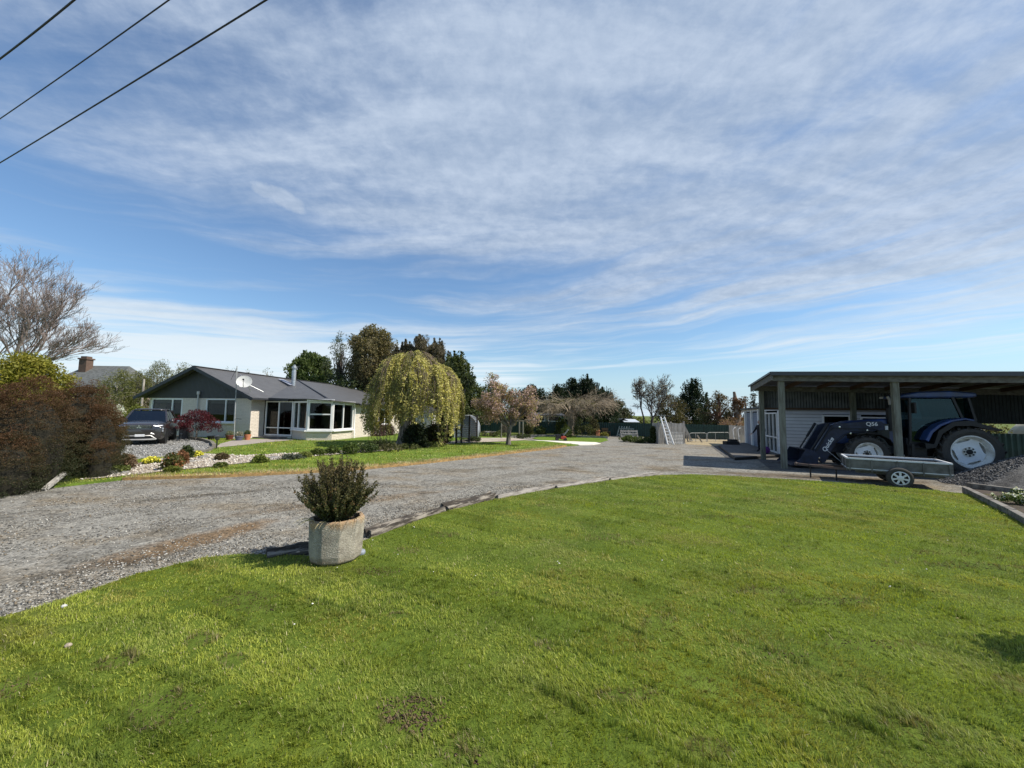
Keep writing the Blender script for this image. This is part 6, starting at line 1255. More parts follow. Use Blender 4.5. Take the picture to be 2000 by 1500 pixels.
leafy('brown_conifer', 'brownish conifer left of the tall dark conifer', 'tree', 1310, 46, 768, 66, 850, 'dome', 130, 50, .5, .30, (.045, .042, .018), (.13, .105, .05), 121, None, trunk=darkbark, aspect=.25, lump=.6, up=.6)
leafy('tall_conifer', 'tall dark conifer behind the pale roofed cottage', 'tree', 1352, 50, 736, 84, 850, lambda t: (1 - t) ** .75 * .92 + .08, 210, 56, .6, .34, *DK, 122, None, 4, trunk=darkbark, aspect=.3, lump=.55, droop=.2)
leafy('open_conifer', 'open crowned conifer with brown top and bare double trunk', 'tree', 1402, 42, 764, 70, 848, 'egg', 130, 36, .42, .26, (.022, .030, .012), (.06, .062, .030), 123, None, trunk=M('brown_bark', (.20, .11, .07), .95, (.11, .06, .04), 4), tr=.26, aspect=.3, lump=.5, kk=26, topcol=(.12, .085, .045))
b = at(1440, 800, 40); t = thing('broken_conifer', 'brown ivy covered trunk with a snapped top behind the grey paling fence', 'tree', (b.x, b.y, 0)); mb = MB(); mb.tube([(0, 0, 0), (0, 0, 2.0), (-.12, 0, 3.4), (-.28, 0, at(1433, 765, 40).z)], [.36, .32, .24, .12], 9)
mb.tube([(.1, 0, 2.2), (.55, 0, 3.2)], [.15, .10], 6); mb.build('trunk', M('pale_snag', (.30, .24, .19), .95, (.12, .08, .06), 3), t, True); g = np.random.default_rng(6); C = np.stack([g.normal(.02, .26, 110), g.normal(0, .25, 110), g.uniform(.2, 4.1, 110)], 1); leafmesh('dead_foliage', [leaves(C, .28, 46, .20, (.085, .040, .020), (.17, .085, .042), 6, .35, .3)], t)
for i, (px, top, lab) in enumerate(((1458, 772, 'small dark snag tree left of the shed post'), (1473, 762, 'dark leaning snag tree touching the shed post'))):
    leafy('snag_tree', lab, 'tree', px, 44, top, 24, 835, 'flame', 26, 34, .30, .22, (.018, .022, .012), (.045, .045, .026), 130 + i, 'snag trees beside the shed', trunk=darkbark, tr=.12, aspect=.35, lump=.9, kk=14)
leafy('far_hedge', 'yellow green hedge far beyond the dark gabled shed', 'hedge', 1232, 80, 815, 74, 838, 'dome', 90, 40, .6, .34, (.11, .12, .03), (.18, .18, .06), 134, None, trunk=None, lump=.2)
leafy('red_shrub', 'pinkish brown leafless scrub behind the wire hurdles', 'shrub', 1425, 38, 815, 50, 850, 'round', 60, 30, .35, .2, (.20, .11, .08), (.30, .20, .15), 135, None, trunk=None, aspect=.2)
# ------------------------------------------------------------------ shrubs and plants of the garden
GS = 'garden bed plants'
def shrub(name, label, px, py, w_, h_, c1, c2, n, per, rc, size, seed, prof='round', c3=None, p3=0., aspect=.5, up=0., cat='shrub', z=GZ, group=GS, topcol=None):
    b = gp(px, py, z); k = ppm(b.y); R_, h = w_ / 2 / k / math.sqrt(1 + ((px - 1000) / 750) ** 2), h_ / k; t = thing(name, label, cat, b, 0, group)
    C = centres(n, prof, max(.05, R_ - rc * .5), rc * .3, max(rc * .6, h - rc * .6), seed, .3); leafmesh('foliage', [leaves(C, rc, per, size, c1, c2, seed, aspect, 0, c3, p3, up, 1, topcol)], t)
    mb = MB()
    for i in range(5): q = C[i * len(C) // 5]; mb.tube([(0, 0, -.02), (q[0] * .6, q[1] * .6, q[2] * .6), tuple(q)], .012, 4, False)
    mb.build('stem', darkbark, t); return t
GD, GL_, GM = (.02, .032, .010), (.08, .105, .022), (.045, .065, .016)
shrub('camellia_shrub', 'large dark glossy shrub right of the weeping tree trunk', 812, 873, 52, 48, (.010, .017, .008), (.030, .042, .015), 120, 60, .22, .12, 1, 'dome', (.06, .07, .03), .12)
shrub('camellia_shrub', 'dark shrub with reddish leaves between the dark glossy shrub and the lattice', 846, 870, 42, 46, (.022, .026, .011), (.065, .06, .025), 90, 55, .2, .11, 2, 'dome', (.10, .05, .03), .2)
shrub('dark_bush', 'small dark bush on thin stems left of the lattice screen', 873, 866, 22, 30, (.02, .016, .010), (.05, .04, .025), 30, 40, .16, .10, 3)
shrub('maple_shrub', 'dark red weeping maple under the gable windows', 380, 838, 62, 26, (.045, .008, .012), (.115, .020, .028), 110, 60, .17, .085, 4, 'dome', z=GZ)
b = gp(382, 860, GZ); mb = MB(); mb.tube([(0, 0, 0), (.05, 0, .4), (-.05, 0, .8)], [.05, .04, .03], 6); mb.tube([(.0, 0, .5), (.4, 0, .85)], .02, 5); mb.tube([(.0, 0, .5), (-.45, 0, .9)], .02, 5)
MAP = [o for o in COL.objects if o.name.startswith('maple_shrub')][0]; MAP.location = b; [setattr(ch, 'location', (0, 0, .62)) for ch in MAP.children]; mb.build('trunk', bark, MAP)
YF = ((.50, .47, .04), (.72, .66, .10)); BG = ((.035, .055, .014), (.09, .12, .028))
for i, (px, py, w_, h_, lab) in enumerate(((294, 906, 34, 11, 'low yellow flowering clump left of the bronze shrub'), (384, 893, 22, 10, 'small yellow flowering clump right of the bronze shrub'))):
    t = shrub('yellow_flowers', lab, px, py, w_, h_, *BG, 34, 26, .09, .07, 10 + i, 'dome', cat='plant'); b = t.location; k = ppm(b.y); C = centres(40, 'dome', w_ / 2 / k * .65, .08, h_ / k, 10 + i); leafmesh('blossom', [leaves(C, .08, 14, .065, *YF, 10, .9)], t)
for i, a in enumerate(((336, 918, 46, 34, (.045, .055, .018), (.12, .12, .035), 'green shrub with orange tips in front of the gravel court', (.30, .12, .05), .22), (355, 906, 24, 24, (.10, .055, .025), (.26, .12, .06), 'orange bronze shrub touching the green shrub', (.3, .15, .08), .3), (364, 895, 22, 24, GD, GM, 'upright dark green plant by the court kerb', None, 0), (247, 914, 40, 26, (.10, .065, .035), (.18, .12, .07), 'brown heather at the foot of the narrow conifer', None, 0), (232, 922, 40, 12, (.06, .075, .02), (.12, .14, .03), 'low yellow green spread beside the hedge rocks', None, 0), (337, 921, 34, 9, (.07, .09, .02), (.16, .17, .03), 'low lime green plant under the orange tipped shrub', None, 0), (433, 898, 30, 12, (.07, .055, .03), (.14, .10, .05), 'low russet mound at the lawn edge', None, 0), (431, 912, 26, 7, GM, (.15, .17, .04), 'small green tuft in the pale pebbles', None, 0), (508, 903, 34, 14, (.08, .11, .02), (.20, .22, .05), 'lime leaved plant left of the long slab', None, 0), (572, 896, 46, 9, (.055, .065, .045), (.11, .12, .09), 'grey green carpet plant right of the long slab', None, 0), (596, 892, 26, 9, (.10, .13, .03), (.24, .25, .07), 'pale variegated plant behind the planter shrub', None, 0), (620, 889, 30, 13, GM, (.12, .15, .03), 'green leafy plant above the planter shrub', None, 0), (648, 886, 34, 15, GM, (.10, .14, .025), 'mid green plant right of the planter shrub', None, 0), (683, 886, 34, 20, GM, (.09, .125, .022), 'rounded bright green plant in the bed', None, 0), (716, 883, 46, 20, GD, (.08, .115, .03), 'dark green leafy plant with pale speckles', (.35, .38, .2), .05), (760, 880, 60, 14, (.05, .055, .025), (.13, .12, .05), 'straggly brown green plants at the weeping tree foot', None, 0), (800, 876, 50, 10, GM, (.14, .14, .05), 'low plants right of the weeping tree trunk', None, 0), (850, 872, 50, 9, GM, (.11, .13, .03), 'low green edging plants left of the lattice', None, 0), (925, 862, 30, 10, GD, (.07, .09, .025), 'low dark plant at the lattice foot', None, 0), (953, 852, 36, 12, (.05, .05, .02), (.12, .11, .045), 'rounded olive bush right of the lattice', None, 0), (976, 853, 30, 12, GM, (.13, .14, .04), 'pale green bush left of the pink blossom tree', None, 0), (985, 848, 20, 22, (.12, .10, .08), (.24, .20, .17), 'greyish twiggy plant beside the pink blossom tree trunk', None, 0), (1020, 856, 34, 9, GD, (.08, .10, .03), 'low plants right of the pink blossom tree', None, 0), (1030, 847, 34, 30, (.04, .05, .018), (.13, .13, .045), 'leafy shrub on stakes right of the pink blossom tree', None, 0))):
    shrub('garden_plant', a[6], a[0], a[1], a[2], a[3], a[4], a[5], 46, 30, .10 if a[3] < 16 else .17, .085, 20 + i, 'dome', a[7], a[8], cat='plant', z=GZ + .01)
for i, (px, py, w_, h_, c1, c2, lab) in enumerate(((702, 850, 30, 24, GM, (.10, .15, .03), 'bright green shrub at the corner of the sunroom'), (733, 851, 44, 30, (.055, .03, .028), (.12, .065, .055), 'purple brown shrub against the wing wall'), (757, 850, 26, 24, (.035, .02, .018), (.085, .05, .04), 'small dark purple shrub against the wing wall'))): shrub('wall_shrub', lab, px, py, w_, h_, c1, c2, 60, 40, .22, .13, 60 + i, 'dome', group='shrubs along the wing wall')
# spiky dark tuft in the bed
b = gp(744, 878, GZ); t = thing('flax_plant', 'spiky dark grass clump left of the weeping tree', 'plant', b, 0, GS); g = np.random.default_rng(9); Vq = []
for i in range(150):
    a = g.uniform(0, 6.283); r = np.array([g.normal(0, .25), g.normal(0, .15), 0]); d = np.array([math.cos(a) * .55, math.sin(a) * .55, 1.0]) * g.uniform(.35, .85); s = np.array([-math.sin(a), math.cos(a), 0]) * .016; m_ = r + d * .6; e = r + d * np.array([1.3, 1.3, .8]); Vq += [[r - s, r + s, m_ + s, m_ - s], [m_ - s, m_ + s, e + s * .1, e - s * .1]]
for i in range(16): r = np.array([g.normal(.3, .5), g.normal(0, .15), 0]); s = np.array([.009, 0, 0]); e = r + np.array([g.normal(0, .08), 0, g.uniform(.9, 1.35)]); Vq.append([r - s, r + s, e + s, e - s])
Vq = np.array(Vq).reshape(-1, 3); npmesh('foliage', Vq, np.arange(len(Vq)).reshape(-1, 4), LEAF, t, np.repeat(np.array([.045, .055, .025])[None] * g.uniform(.6, 1.8, (len(Vq) // 4, 1)), 4, 0))
GB = 'shrubs of the back garden'
for i, (px, py, w_, h_, c1, c2, lab) in enumerate(((1056, 850, 20, 18, GM, (.12, .15, .04), 'small round green bush in front of the green fence'), (1097, 850, 30, 34, (.05, .065, .015), (.13, .15, .03), 'upright yellow green shrub left of the umbrella tree trunk'), (1106, 854, 22, 22, (.07, .09, .025), (.16, .18, .06), 'feathery pale green shrub beside the mower'), (1139, 854, 40, 54, (.03, .04, .014), (.13, .13, .05), 'large leafy shrub right of the umbrella tree trunk'), (1160, 853, 24, 36, (.05, .05, .02), (.18, .15, .07), 'olive shrub sloping right of the large leafy shrub'), (1192, 850, 32, 26, (.075, .03, .03), (.15, .07, .06), 'dark purple shrub near the terracotta box'), (1180, 853, 18, 8, (.11, .11, .02), (.22, .20, .05), 'low yellowish plant under the wooden bench'), (1033, 847, 16, 22, GM, (.12, .13, .04), 'narrow green shrub left of the green fence end'))): shrub('garden_shrub', lab, px, py, w_, h_, c1, c2, 50, 40, .2, .14, 80 + i, 'dome', group=GB, z=.02)
for i, (px, py, w_, h_, c1, c2, lab) in enumerate(((1232, 863, 44, 12, GM, (.10, .13, .03), 'left low green planting of the vegetable bed'), (1258, 864.5, 46, 11, GD, (.08, .10, .028), 'right low green planting of the vegetable bed'), (1277, 865, 18, 34, GD, (.05, .065, .02), 'tall dark shrub at the left end of the timber pen'))): shrub('vegetable_plants' if i < 2 else 'dark_shrub', lab, px, py, w_, h_, c1, c2, 60, 34, .14, .12, 95 + i, 'dome', group='plants left of the timber pen', z=.01)

# ------------------------------------------------------------------ lattice screen and arched shelter behind it
scr = thing('lattice_screen', 'dark timber lattice screen with three square posts beside the garden lawn', 'trellis', gp(901, 865, GZ)); o_ = scr.location.copy()
pb = [gp(891, 866, GZ), gp(901, 866, GZ), gp(916, 864, GZ), gp(931, 860, GZ)]; htop = [1.1, 1.78, 1.80, 1.80]
dkw = M('dark_stained_wood', (.035, .032, .030), .8)
for p_, h in zip(pb, htop): mb = MB(); mb.box((p_.x - o_.x, p_.y - o_.y, h / 2), (.12, .12, h)); mb.build('post', dkw, scr)
for i in range(1, 3):
    a, c = pb[i] - o_, pb[i + 1] - o_; mb = MB(); n = 9
    for j in range(1, n): q = a.lerp(c, j / n); mb.box((q.x, q.y, .92), (.030, .02, 1.68))
    for j in range(13): z = 1.74 - j * .10 if j < 4 else 1.42 - (j - 3) * .14; mb.beam((a.x, a.y - .015, z), (c.x, c.y - .015, z), .015, .026)
    mb.build('lattice_panel', dkw, scr)
a, c = pb[0] - o_, pb[1] - o_; mb = MB()
for z in (.15, .4, .65, .9): mb.beam((a.x, a.y, z), (c.x, c.y, z), .03, .05)
mb.build('rail', dkw, scr)
p = at(910, 830, 30.5); t = thing('arched_shelter', 'pale arched plastic shelter behind the lattice screen', 'shelter', (p.x, p.y, 0)); mb = MB(); pts = [(math.cos(a) * .90, .72 + math.sin(a) * 1.10) for a in np.linspace(0, math.pi, 15)]; pts = [(.90, 0)] + pts + [(-.90, 0)]
V = [(x, y, z) for y in (0, 2.6) for x, z in pts]; n = len(pts); mb.add(V, [(i, i + 1, n + i + 1, n + i) for i in range(n - 1)]); FILM = M('white_plastic_film', (.30, .34, .39), .45, var=.3); mb.build('plastic_cover', FILM, t, True, 0, .01); mb = MB(); mb.poly([(x * .97, .05, z * .985) for x, z in pts]); mb.build('end_panel', FILM, t)
mb = MB()
for y in (-.01, 1.3, 2.61): mb.tube([(x, y, z) for x, z in pts], .03, 6, False)
mb.build('hoop', galvpaint, t, True)
p = at(958, 848, 33); mb = MB(); mb.beam((p.x - .6, p.y, .42), (p.x + .7, p.y, .40), .4, .10); mb.beam((p.x - .5, p.y, 0), (p.x - .5, p.y, .4), .1, .1); mb.beam((p.x + .6, p.y, 0), (p.x + .6, p.y, .4), .1, .1); tag(mb.build('garden_bench', palewood), 'low pale bench between lattice screen and pink blossom tree', 'bench')
gs = at(818, 800, 38); t = thing('garden_shed', 'small pale shed with grey hipped roof half hidden behind the weeping tree', 'shed', (gs.x, gs.y, 0), R(-8)); mb = MB(); mb.box((0, 1.2, 1.0), (2.9, 2.4, 2.0)); mb.build('wall', M('pale_shed_wall', (.60, .58, .52), .8), t)
mb = MB(); e = [(-1.65, -.2, 2.0), (1.65, -.2, 2.0), (1.65, 2.6, 2.0), (-1.65, 2.6, 2.0)]; r0, r1 = (-.5, 1.2, 2.75), (.5, 1.2, 2.75)
for f in ((e[0], e[1], r1, r0), (e[1], e[2], r1), (e[2], e[3], r0, r1), (e[3], e[0], r0)): mb.poly(f)
mb.build('roof', dkgrey, t); mb = MB(); mb.box((-.55, -.02, 1.3), (.7, .05, .9)); f_ = mb.build('window', white, t); mb = MB(); mb.box((-.55, -.055, 1.3), (.58, .02, .78)); mb.build('pane', black, f_)

# ------------------------------------------------------------------ green fences and buildings along the back
GF = [at(925, 850, 41.5), at(1030, 850, 40), at(1205, 850, 37), at(1440, 850, 33)]
for i in range(3):
    a, c = GF[i], GF[i + 1]; t = thing('green_fence', ['dark green sheet fence behind the pink blossom tree', 'dark green sheet fence behind the umbrella tree', 'dark green sheet fence behind the timber pen'][i], 'fence', (a.x, a.y, 0), 0, 'green fences along the back'); d = c - a; d.z = 0
    mb = MB(); corrug(mb, (0, 0), (d.x, d.y), .02, 1.28, .20, .02, int(d.length / .05)); mb.build('sheeting', greensheet, t); n = int(d.length / 2.4); mb = MB()
    for j in range(n + 1): q = d * (j / n); mb.box((q.x, q.y + .06, .68), (.08, .08, 1.36))
    mb.build('posts', dkw, t)['kind'] = 'stuff'
    t.children[-1].name = 'post_row'
p = at(1068, 830, 44); t = thing('green_shed', 'green shed with white framed windows beyond the back fence', 'shed', (p.x, p.y, 0)); mb = MB(); mb.box((0, 1.5, .95), (3.8, 3, 1.9)); mb.build('wall', M('green_wall', (.05, .10, .085), .7), t); mb = MB(); mb.poly([(-2.1, -.3, 1.9), (2.1, -.3, 1.9), (2.1, 3.3, 2.2), (-2.1, 3.3, 2.2)]); mb.build('roof', dkgrey, t, solid=.1)
for x, w_ in ((-.55, .7), (.9, 1.5)): mb = MB(); mb.box((x, -.01, 1.48), (w_, .05, .6)); f_ = mb.build('window', white, t); mb = MB(); mb.box((x, -.045, 1.48), (w_ - .14, .02, .46)); mb.build('pane', black, f_)
def gable(name, label, px, Yd, w_, dp, eave, ridge, wallm, roofm, rz=0):
    p = at(px, 830, Yd); t = thing(name, label, 'building', (p.x, p.y, 0), rz); mb = MB(); mb.box((0, dp / 2, eave / 2), (w_, dp, eave)); mb.poly([(-w_ / 2, 0, eave), (w_ / 2, 0, eave), (0, 0, ridge)]); mb.build('wall', wallm, t); mb = MB(); mb.poly([(-w_ / 2 - .25, -.3, eave - .1), (0, -.3, ridge + .05), (0, dp + .3, ridge + .05), (-w_ / 2 - .25, dp + .3, eave - .1)]); mb.poly([(0, -.3, ridge + .05), (w_ / 2 + .25, -.3, eave - .1), (w_ / 2 + .25, dp + .3, eave - .1), (0, dp + .3, ridge + .05)]); return t, mb.build('roof', roofm, t, solid=.06)
gable('dark_shed', 'small dark gabled shed beyond the left end of the green fence', 1216, 62, 2.6, 3, .95, 1.45, black, M('dark_roof_paint', (.05, .055, .06), .5))
p = at(1234, 830, 61); t = thing('pale_roof_shed', 'low shed with pale grey roof beside the dark gabled shed', 'shed', (p.x, p.y, 0)); mb = MB(); mb.box((0, 1, .5), (2.2, 2, 1.0)); mb.build('wall', M('shed_wall', (.12, .13, .13), .8), t); mb = MB(); mb.poly([(-1.2, -.2, .95), (1.2, -.2, .95), (1.2, 2.2, 1.4), (-1.2, 2.2, 1.4)]); mb.build('roof', M('pale_roof', (.50, .54, .58), .5), t, solid=.05)
p = at(1364, 830, 54); t = thing('brick_cottage', 'red brick cottage with white roof and flue behind the green fence', 'house', (p.x, p.y, 0)); mb = MB(); mb.box((.6, 2, .8), (5.0, 4, 1.6)); mb.build('wall', M('cottage_brick', (.27, .095, .06), .9, (.18, .065, .04), 3), t); mb = MB(); mb.poly([(-2.2, -.4, 1.5), (3.4, -.4, 1.5), (3.4, 2, 2.35), (-2.2, 2, 2.35)]); mb.poly([(3.4, 4.4, 1.5), (-2.2, 4.4, 1.5), (-2.2, 2, 2.35), (3.4, 2, 2.35)]); rf3 = mb.build('roof', ribmat('white_iron_roof', (.74, .76, .78), .22, .4, .4), t, solid=.05)
mb = MB(); mb.tube([(-.95, 1.2, 1.9), (-.95, 1.2, 2.9)], .11, 8); mb.lathe([(.11, 0), (.19, .05), (.19, .3), (0, .42)], 10, (-.95, 1.2, 2.9)); mb.build('flue', galv, rf3, True)
# pallets and timber pieces left of the pen
for i, (px, py, w_, h_, lab) in enumerate(((1222, 853, 34, 20, 'tall leaning slatted panel against the green fence'), (1230, 855, 34, 14, 'wide grey pallet leaning in front of the slatted panel'))):
    b = gp(px, py, 0); k = ppm(b.y); W_, H2 = w_ / k, h_ / k; t = thing('wooden_pallet', lab, 'pallet', b, 0, 'pallets against the back fence'); mb = MB(); n = 8 if i == 0 else 3
    if i == 0:
        for j in range(n): x = -W_ / 2 + W_ * j / (n - 1); mb.beam((x, 0, 0), (x + .35, .35, H2), .10, .02, (0, 1, 0))
        for f in (.2, .75): mb.beam((-W_ / 2 + .3 * f, .3 * f - .03, H2 * f), (W_ / 2 + .3 * f, .3 * f - .03, H2 * f), .02, .10)
    else:
        for f in (.2, .55, .9): mb.beam((-W_ / 2, .25 * f, H2 * f), (W_ / 2, .25 * f, H2 * f), .02, .14)
        for x in (-W_ / 2 + .05, 0, W_ / 2 - .05): mb.beam((x, .07, 0), (x, .32, H2), .08, .05)
    mb.build('slats', M('greenish_timber', (.27, .30, .25), .9, var=.5) if i == 0 else palewood, t)
# the timber pen, mesh gate, ladder, leaning planks
b0_, b1_ = gp(1288, 867, 0), gp(1337, 866, 0); d = b1_ - b0_; t = thing('timber_pen', 'pen wall of upright grey palings behind the white ladder', 'fence', b0_); mb = MB(); n = 15
for j in range(n): q = d * (j / (n - 1)); h = 1.48 + random.uniform(-.04, .05); mb.box((q.x, q.y + .03, h / 2), (d.length / n * .82, .022, h))
mb.build('palings', palewood, t); mb = MB()
for f, h in ((-.01, 1.6), (.48, 1.58), (1.01, 1.62)): q = d * f; mb.box((q.x, q.y + .11, h / 2), (.11, .11, h))
for z in (.35, 1.15): mb.beam((0, .06, z), (d.x, d.y + .06, z), .04, .09)
mb.build('frame', palebark, t)
mb = MB()
for j in range(6): mb.box((-.02 + .01 * j, .25 + j * .22, .73), (.02, .2, 1.46))
mb.build('side_palings', palewood, t)
b = gp(1320, 867, 0); k = ppm(b.y); t = thing('mesh_gate', 'grey wire mesh gate leaning on the timber pen', 'gate', (b.x, b.y - .12, 0)); mb = MB(); hw = 14 / k; hh = 22 / k; mb.tube([(-hw, 0, .02), (-hw, .08, hh), (hw, .08, hh), (hw, 0, .02), (-hw, 0, .02)], .03, 6); mb.build('frame', galvpaint, t); mb = MB()
for j in range(1, 10): x = -hw + 2 * hw * j / 10; mb.tube([(x, 0, .02), (x, .08, hh)], .010, 4)
for j in range(1, 8): z = hh * j / 8; mb.tube([(-hw, .08 * j / 8, z), (hw, .08 * j / 8, z)], .010, 4)
mb.build('wire_mesh', galv, t)
a, c = gp(1303, 868, 0), gp(1309, 868, 0); top_ = at(1291, 814, a.y + .25); t = thing('ladder', 'white aluminium ladder leaning against the timber pen', 'ladder', a); mb = MB(); tl_ = top_ - a; w_ = .42
for x in (0, 1): mb.beam((x * w_, -.1, 0), (tl_.x + x * w_ * .62, tl_.y + .1, tl_.z), .06, .09)
for j in range(1, 9): f = j / 8.6; mb.beam((tl_.x * f, -.1 + (tl_.y + .2) * f, tl_.z * f), (tl_.x * f + w_ * (1 - .38 * f), -.1 + (tl_.y + .2) * f, tl_.z * f), .06, .05)
mb.build('rails_and_rungs', white, t)
mb = MB(); b = gp(1289, 866.5, 0); mb.box((0, 0, .14), (.22, .2, .28)); o = mb.build('white_bucket', white, None, False, .03); o.location = b; tag(o, 'small white tub at the left foot of the timber pen', 'tub')
for i, (x0, x1, y1, lab) in enumerate(((1352, 1337, 832, 'longest plank leaning on the right end of the pen'), (1349, 1338, 838, 'second plank leaning on the pen, inside the longest'), (1344, 1338, 842, 'shortest plank leaning on the pen'), (1371, 1362, 850, 'short plank propped among the wire hurdles'))):
    a = gp(x0, 862 + i * .7, 0); c = at(x1, y1, a.y - .2); mb = MB(); mb.beam(a, c, .10, .035, (0, 1, 0)); tag(mb.build('plank', palewood), lab, 'plank', 'planks leaning beside the pen')
for i, (x0, x1, yb, lab) in enumerate(((1347, 1380, 864, 'left galvanised wire hurdle right of the pen'), (1382, 1425, 863, 'right galvanised wire hurdle in front of the conifer trunks'))):
    a, c = gp(x0, yb, 0), gp(x1, yb - .5, 0); k = ppm(a.y); d = c - a; h = 18 / k; t = thing('wire_hurdle', lab, 'gate', a, 0, 'wire hurdles right of the pen'); mb = MB(); mb.tube([(0, 0, 0), (0, 0, h * .92), (.15, d.y * .05, h), (d.x - .15, d.y * .95, h), (d.x, d.y, h * .92), (d.x, d.y, 0)], .022, 6); mb.tube([(d.x * .36, d.y * .36, 0), (d.x * .36, d.y * .36, h)], .018, 6); mb.tube([(0, 0, .15), (d.x, d.y, .15)], .012, 5); mb.build('frame', galvpaint, t); mb = MB()
    for j in range(1, 16): f = j / 16; mb.tube([(d.x * f, d.y * f, .15), (d.x * f, d.y * f, h)], .0035, 3)
    for j in range(1, 6): z = .15 + (h - .15) * j / 6; mb.tube([(0, 0, z), (d.x, d.y, z)], .0035, 3)
    mb.build('wire_mesh', dkgrey, t)
sheet('straw_ground', [tuple(gp(*p)[:2]) for p in ((1338, 864), (1340, 852), (1434, 851), (1436, 862), (1425, 868), (1395, 871), (1340, 868))], .008, M('straw_litter', (.38, .30, .17), .95, (.22, .18, .11), 6, bump=.6))
a, c = gp(1427, 866, 0), gp(1455, 870, 0); a = at(1426, 860, 31); c = at(1453, 860, 29); d = c - a; t = thing('paling_fence', 'grey paling fence with leaning white hoops beside the outbuilding', 'fence', (a.x, a.y, 0)); mb = MB(); n = 9
for j in range(n): q = d * (j / (n - 1)); mb.box((q.x, q.y, .66), (.12, .02, 1.32 + random.uniform(-.03, .03)))
mb.build('palings', palewood, t)
for i in range(2):
    q = a + d * (.35 + .36 * i); mb = MB(); pts = [(-.22, -.35, .0), (-.2, -.2, .7)] + [(-.2 + .2 * (1 - math.cos(v)), -.15, .95 + .2 * math.sin(v)) for v in np.linspace(0, math.pi, 8)] + [(.2, -.2, .7), (.22, -.35, 0)]; mb.tube(pts, .028, 6); o = mb.build('garden_hoop', white, None, True); o.location = (q.x, q.y, 0); tag(o, ['left white hoop leaning on the grey paling fence', 'right white hoop leaning on the paling fence near the outbuilding'][i], 'hoop', 'hoops leaning on the paling fence')
b = gp(1428, 869, .1); mb = MB(); mb.box((0, 0, .12), (.9, .5, .26)); mb.box((.1, 0, .3), (.5, .4, .16)); o = mb.build('planter_box', dkw, None, False, .02); o.location = b; tag(o, 'dark low box at the far corner of the deck', 'box')
# mower, terracotta box, bench, borders
b = gp(1096, 860.5, .03); t = thing('lawn_mower', 'red and black lawn mower standing on the back lawn', 'mower', b); red = M('mower_red', (.42, .06, .03), .4); mb = MB(); mb.prism([(-.05, .10), (-.05, .28), (.12, .36), (.34, .32), (.38, .10)], -.25, .25, lambda u, v, w_: (u, w_, v)); mb.build('mower_deck', red, t, False, .03); mb = MB(); mb.box((-.22, 0, .30), (.38, .42, .30)); mb.ball((.12, 0, .42), .12, 10, 6); mb.build('engine_and_catcher', black, t, False, .03)
for x in (-.32, .30):
    for y in (-.28, .28): mb = MB(); mb.lathe([(.0, -.03), (.11, -.03), (.11, .03), (0, .03)], 14, (x, y, .11), Matrix.Rotation(math.pi / 2, 3, 'X')); mb.build('wheel', rubber, t)
mb = MB(); mb.tube([(.1, -.2, .3), (.55, -.2, .85), (.55, .2, .85), (.1, .2, .3)], .018, 6); mb.build('handle', galv, t)
b = gp(1167, 853, .02); mb = MB(); mb.box((0, 0, .26), (.34, .34, .52)); mb.box((0, 0, .55), (.42, .42, .07)); o = mb.build('terracotta_box', terracotta, None, False, .02); o.location = b; tag(o, 'square terracotta planter at the end of the back lawn', 'planter')
b = gp(1184, 851, .02); t = thing('wooden_bench', 'small brown wooden bench in front of the purple shrub', 'bench', b); bw = M('brown_bench', (.22, .13, .06), .8)
mb = MB(); mb.box((0, 0, .38), (.8, .35, .05)); mb.build('seat', bw, t); mb = MB(); mb.box((0, .17, .6), (.8, .04, .26)); mb.build('backrest', bw, t)
for x in (-.35, .35): mb = MB(); mb.box((x, 0, .19), (.06, .3, .36)); mb.build('leg', bw, t)
for (x0, y0), (x1, y1), lab in (((1030, 853.5), (1088, 853), 'long low timber edging left of the umbrella tree'), ((1126, 855), (1187, 856.5), 'long low timber edging right of the umbrella tree')):
    a, c = gp(x0, y0, 0), gp(x1, y1, 0); mb = MB(); mb.beam(a + Vector((0, 0, .1)), c + Vector((0, 0, .1)), .12, .2); tag(mb.build('timber_border', M('border_timber', (.26, .245, .21), .9, (.14, .13, .11), 3)), lab, 'edging', 'timber edging of the back garden')
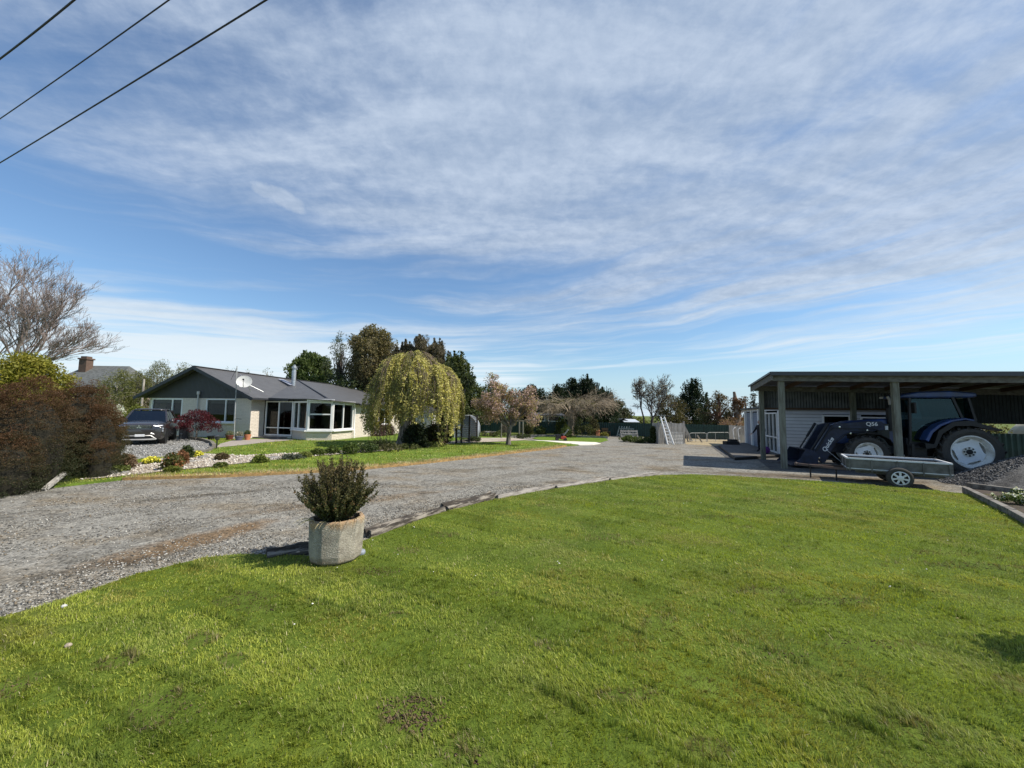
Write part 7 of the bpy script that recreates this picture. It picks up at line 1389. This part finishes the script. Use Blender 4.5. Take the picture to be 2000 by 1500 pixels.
for i, px in enumerate((979, 1014, 1021)):
    b = gp(px, 856, GZ); mb = MB(); mb.tube([(0, 0, 0), (0, 0, 1.45)], .055 if i else .04, 6); o = mb.build('garden_stake', greypost); o.location = b; tag(o, ['thin stake left of the pink blossom tree trunk', 'pale stake close right of the pink blossom tree trunk', 'outer stake right of the pink blossom tree trunk'][i], 'stake', 'stakes round the pink blossom tree')
# fence, cream tank and plants beyond the right end of the shed
a, c = P0 + spp(5.0, 6.0), P0 + spp(12, 6.0); t = thing('green_fence', 'dark green corrugated fence behind the rear tractor wheel', 'fence', (a.x, a.y, 0)); d = c - a; mb = MB(); corrug(mb, (0, 0), (d.x, d.y), .02, 1.42, .20, .025, 150); mb.build('sheeting', greensheet, t)
p = P0 + spp(13.6, 8.6); mb = MB(); mb.lathe([(1.9, 0), (1.9, 1.45), (1.6, 1.85), (.8, 2.1), (0, 2.15)], 30); o = mb.build('water_tank', M('cream_tank', (.50, .45, .30), .6), None, True); o.location = (p.x, p.y, 0); tag(o, 'cream round water tank glimpsed under the shed roof', 'tank')
leafy('olive_bush', 'olive bush behind the fence left of the cream tank', 'bush', 1925, 20.5, 826, 90, 880, 'round', 60, 50, .25, .12, (.09, .085, .03), (.18, .16, .07), 150, trunk=None, base=(P0.x + spp(10, 7.5).x, P0.y + spp(10, 7.5).y, 0))
leafy('garden_shrub', 'tall green shrub beyond the right edge whose shade falls on the lawn', 'shrub', 2090, 3.9, 640, 170, 1250, 'egg', 60, 60, .22, .09, GM, GL_, 151, base=(6.35, 3.05, LZ))

# ------------------------------------------------------------------ overhead wires
for i, ((x0, y0), (x1, y1), lab) in enumerate((((0, 115), (145, 0), 'uppermost of the three overhead wires at the corner of the sky'), ((0, 232), (330, 0), 'middle of the three overhead wires'), ((0, 318), (520, 0), 'lowest and longest of the three overhead wires'))):
    z = 7.0; a, c = gp(x0, y0, z), gp(x1, y1, z); d = c - a; pts = []
    for j in range(41):
        f = -2.2 + 5.0 * j / 40; q = a + d * f; pts.append((q.x, q.y, z + .05 * (f - .5) ** 2 - .012))
    mb = MB(); mb.tube(pts, .011 if i != 1 else .008, 6); tag(mb.build('overhead_wire', black), lab, 'wire', 'overhead wires')
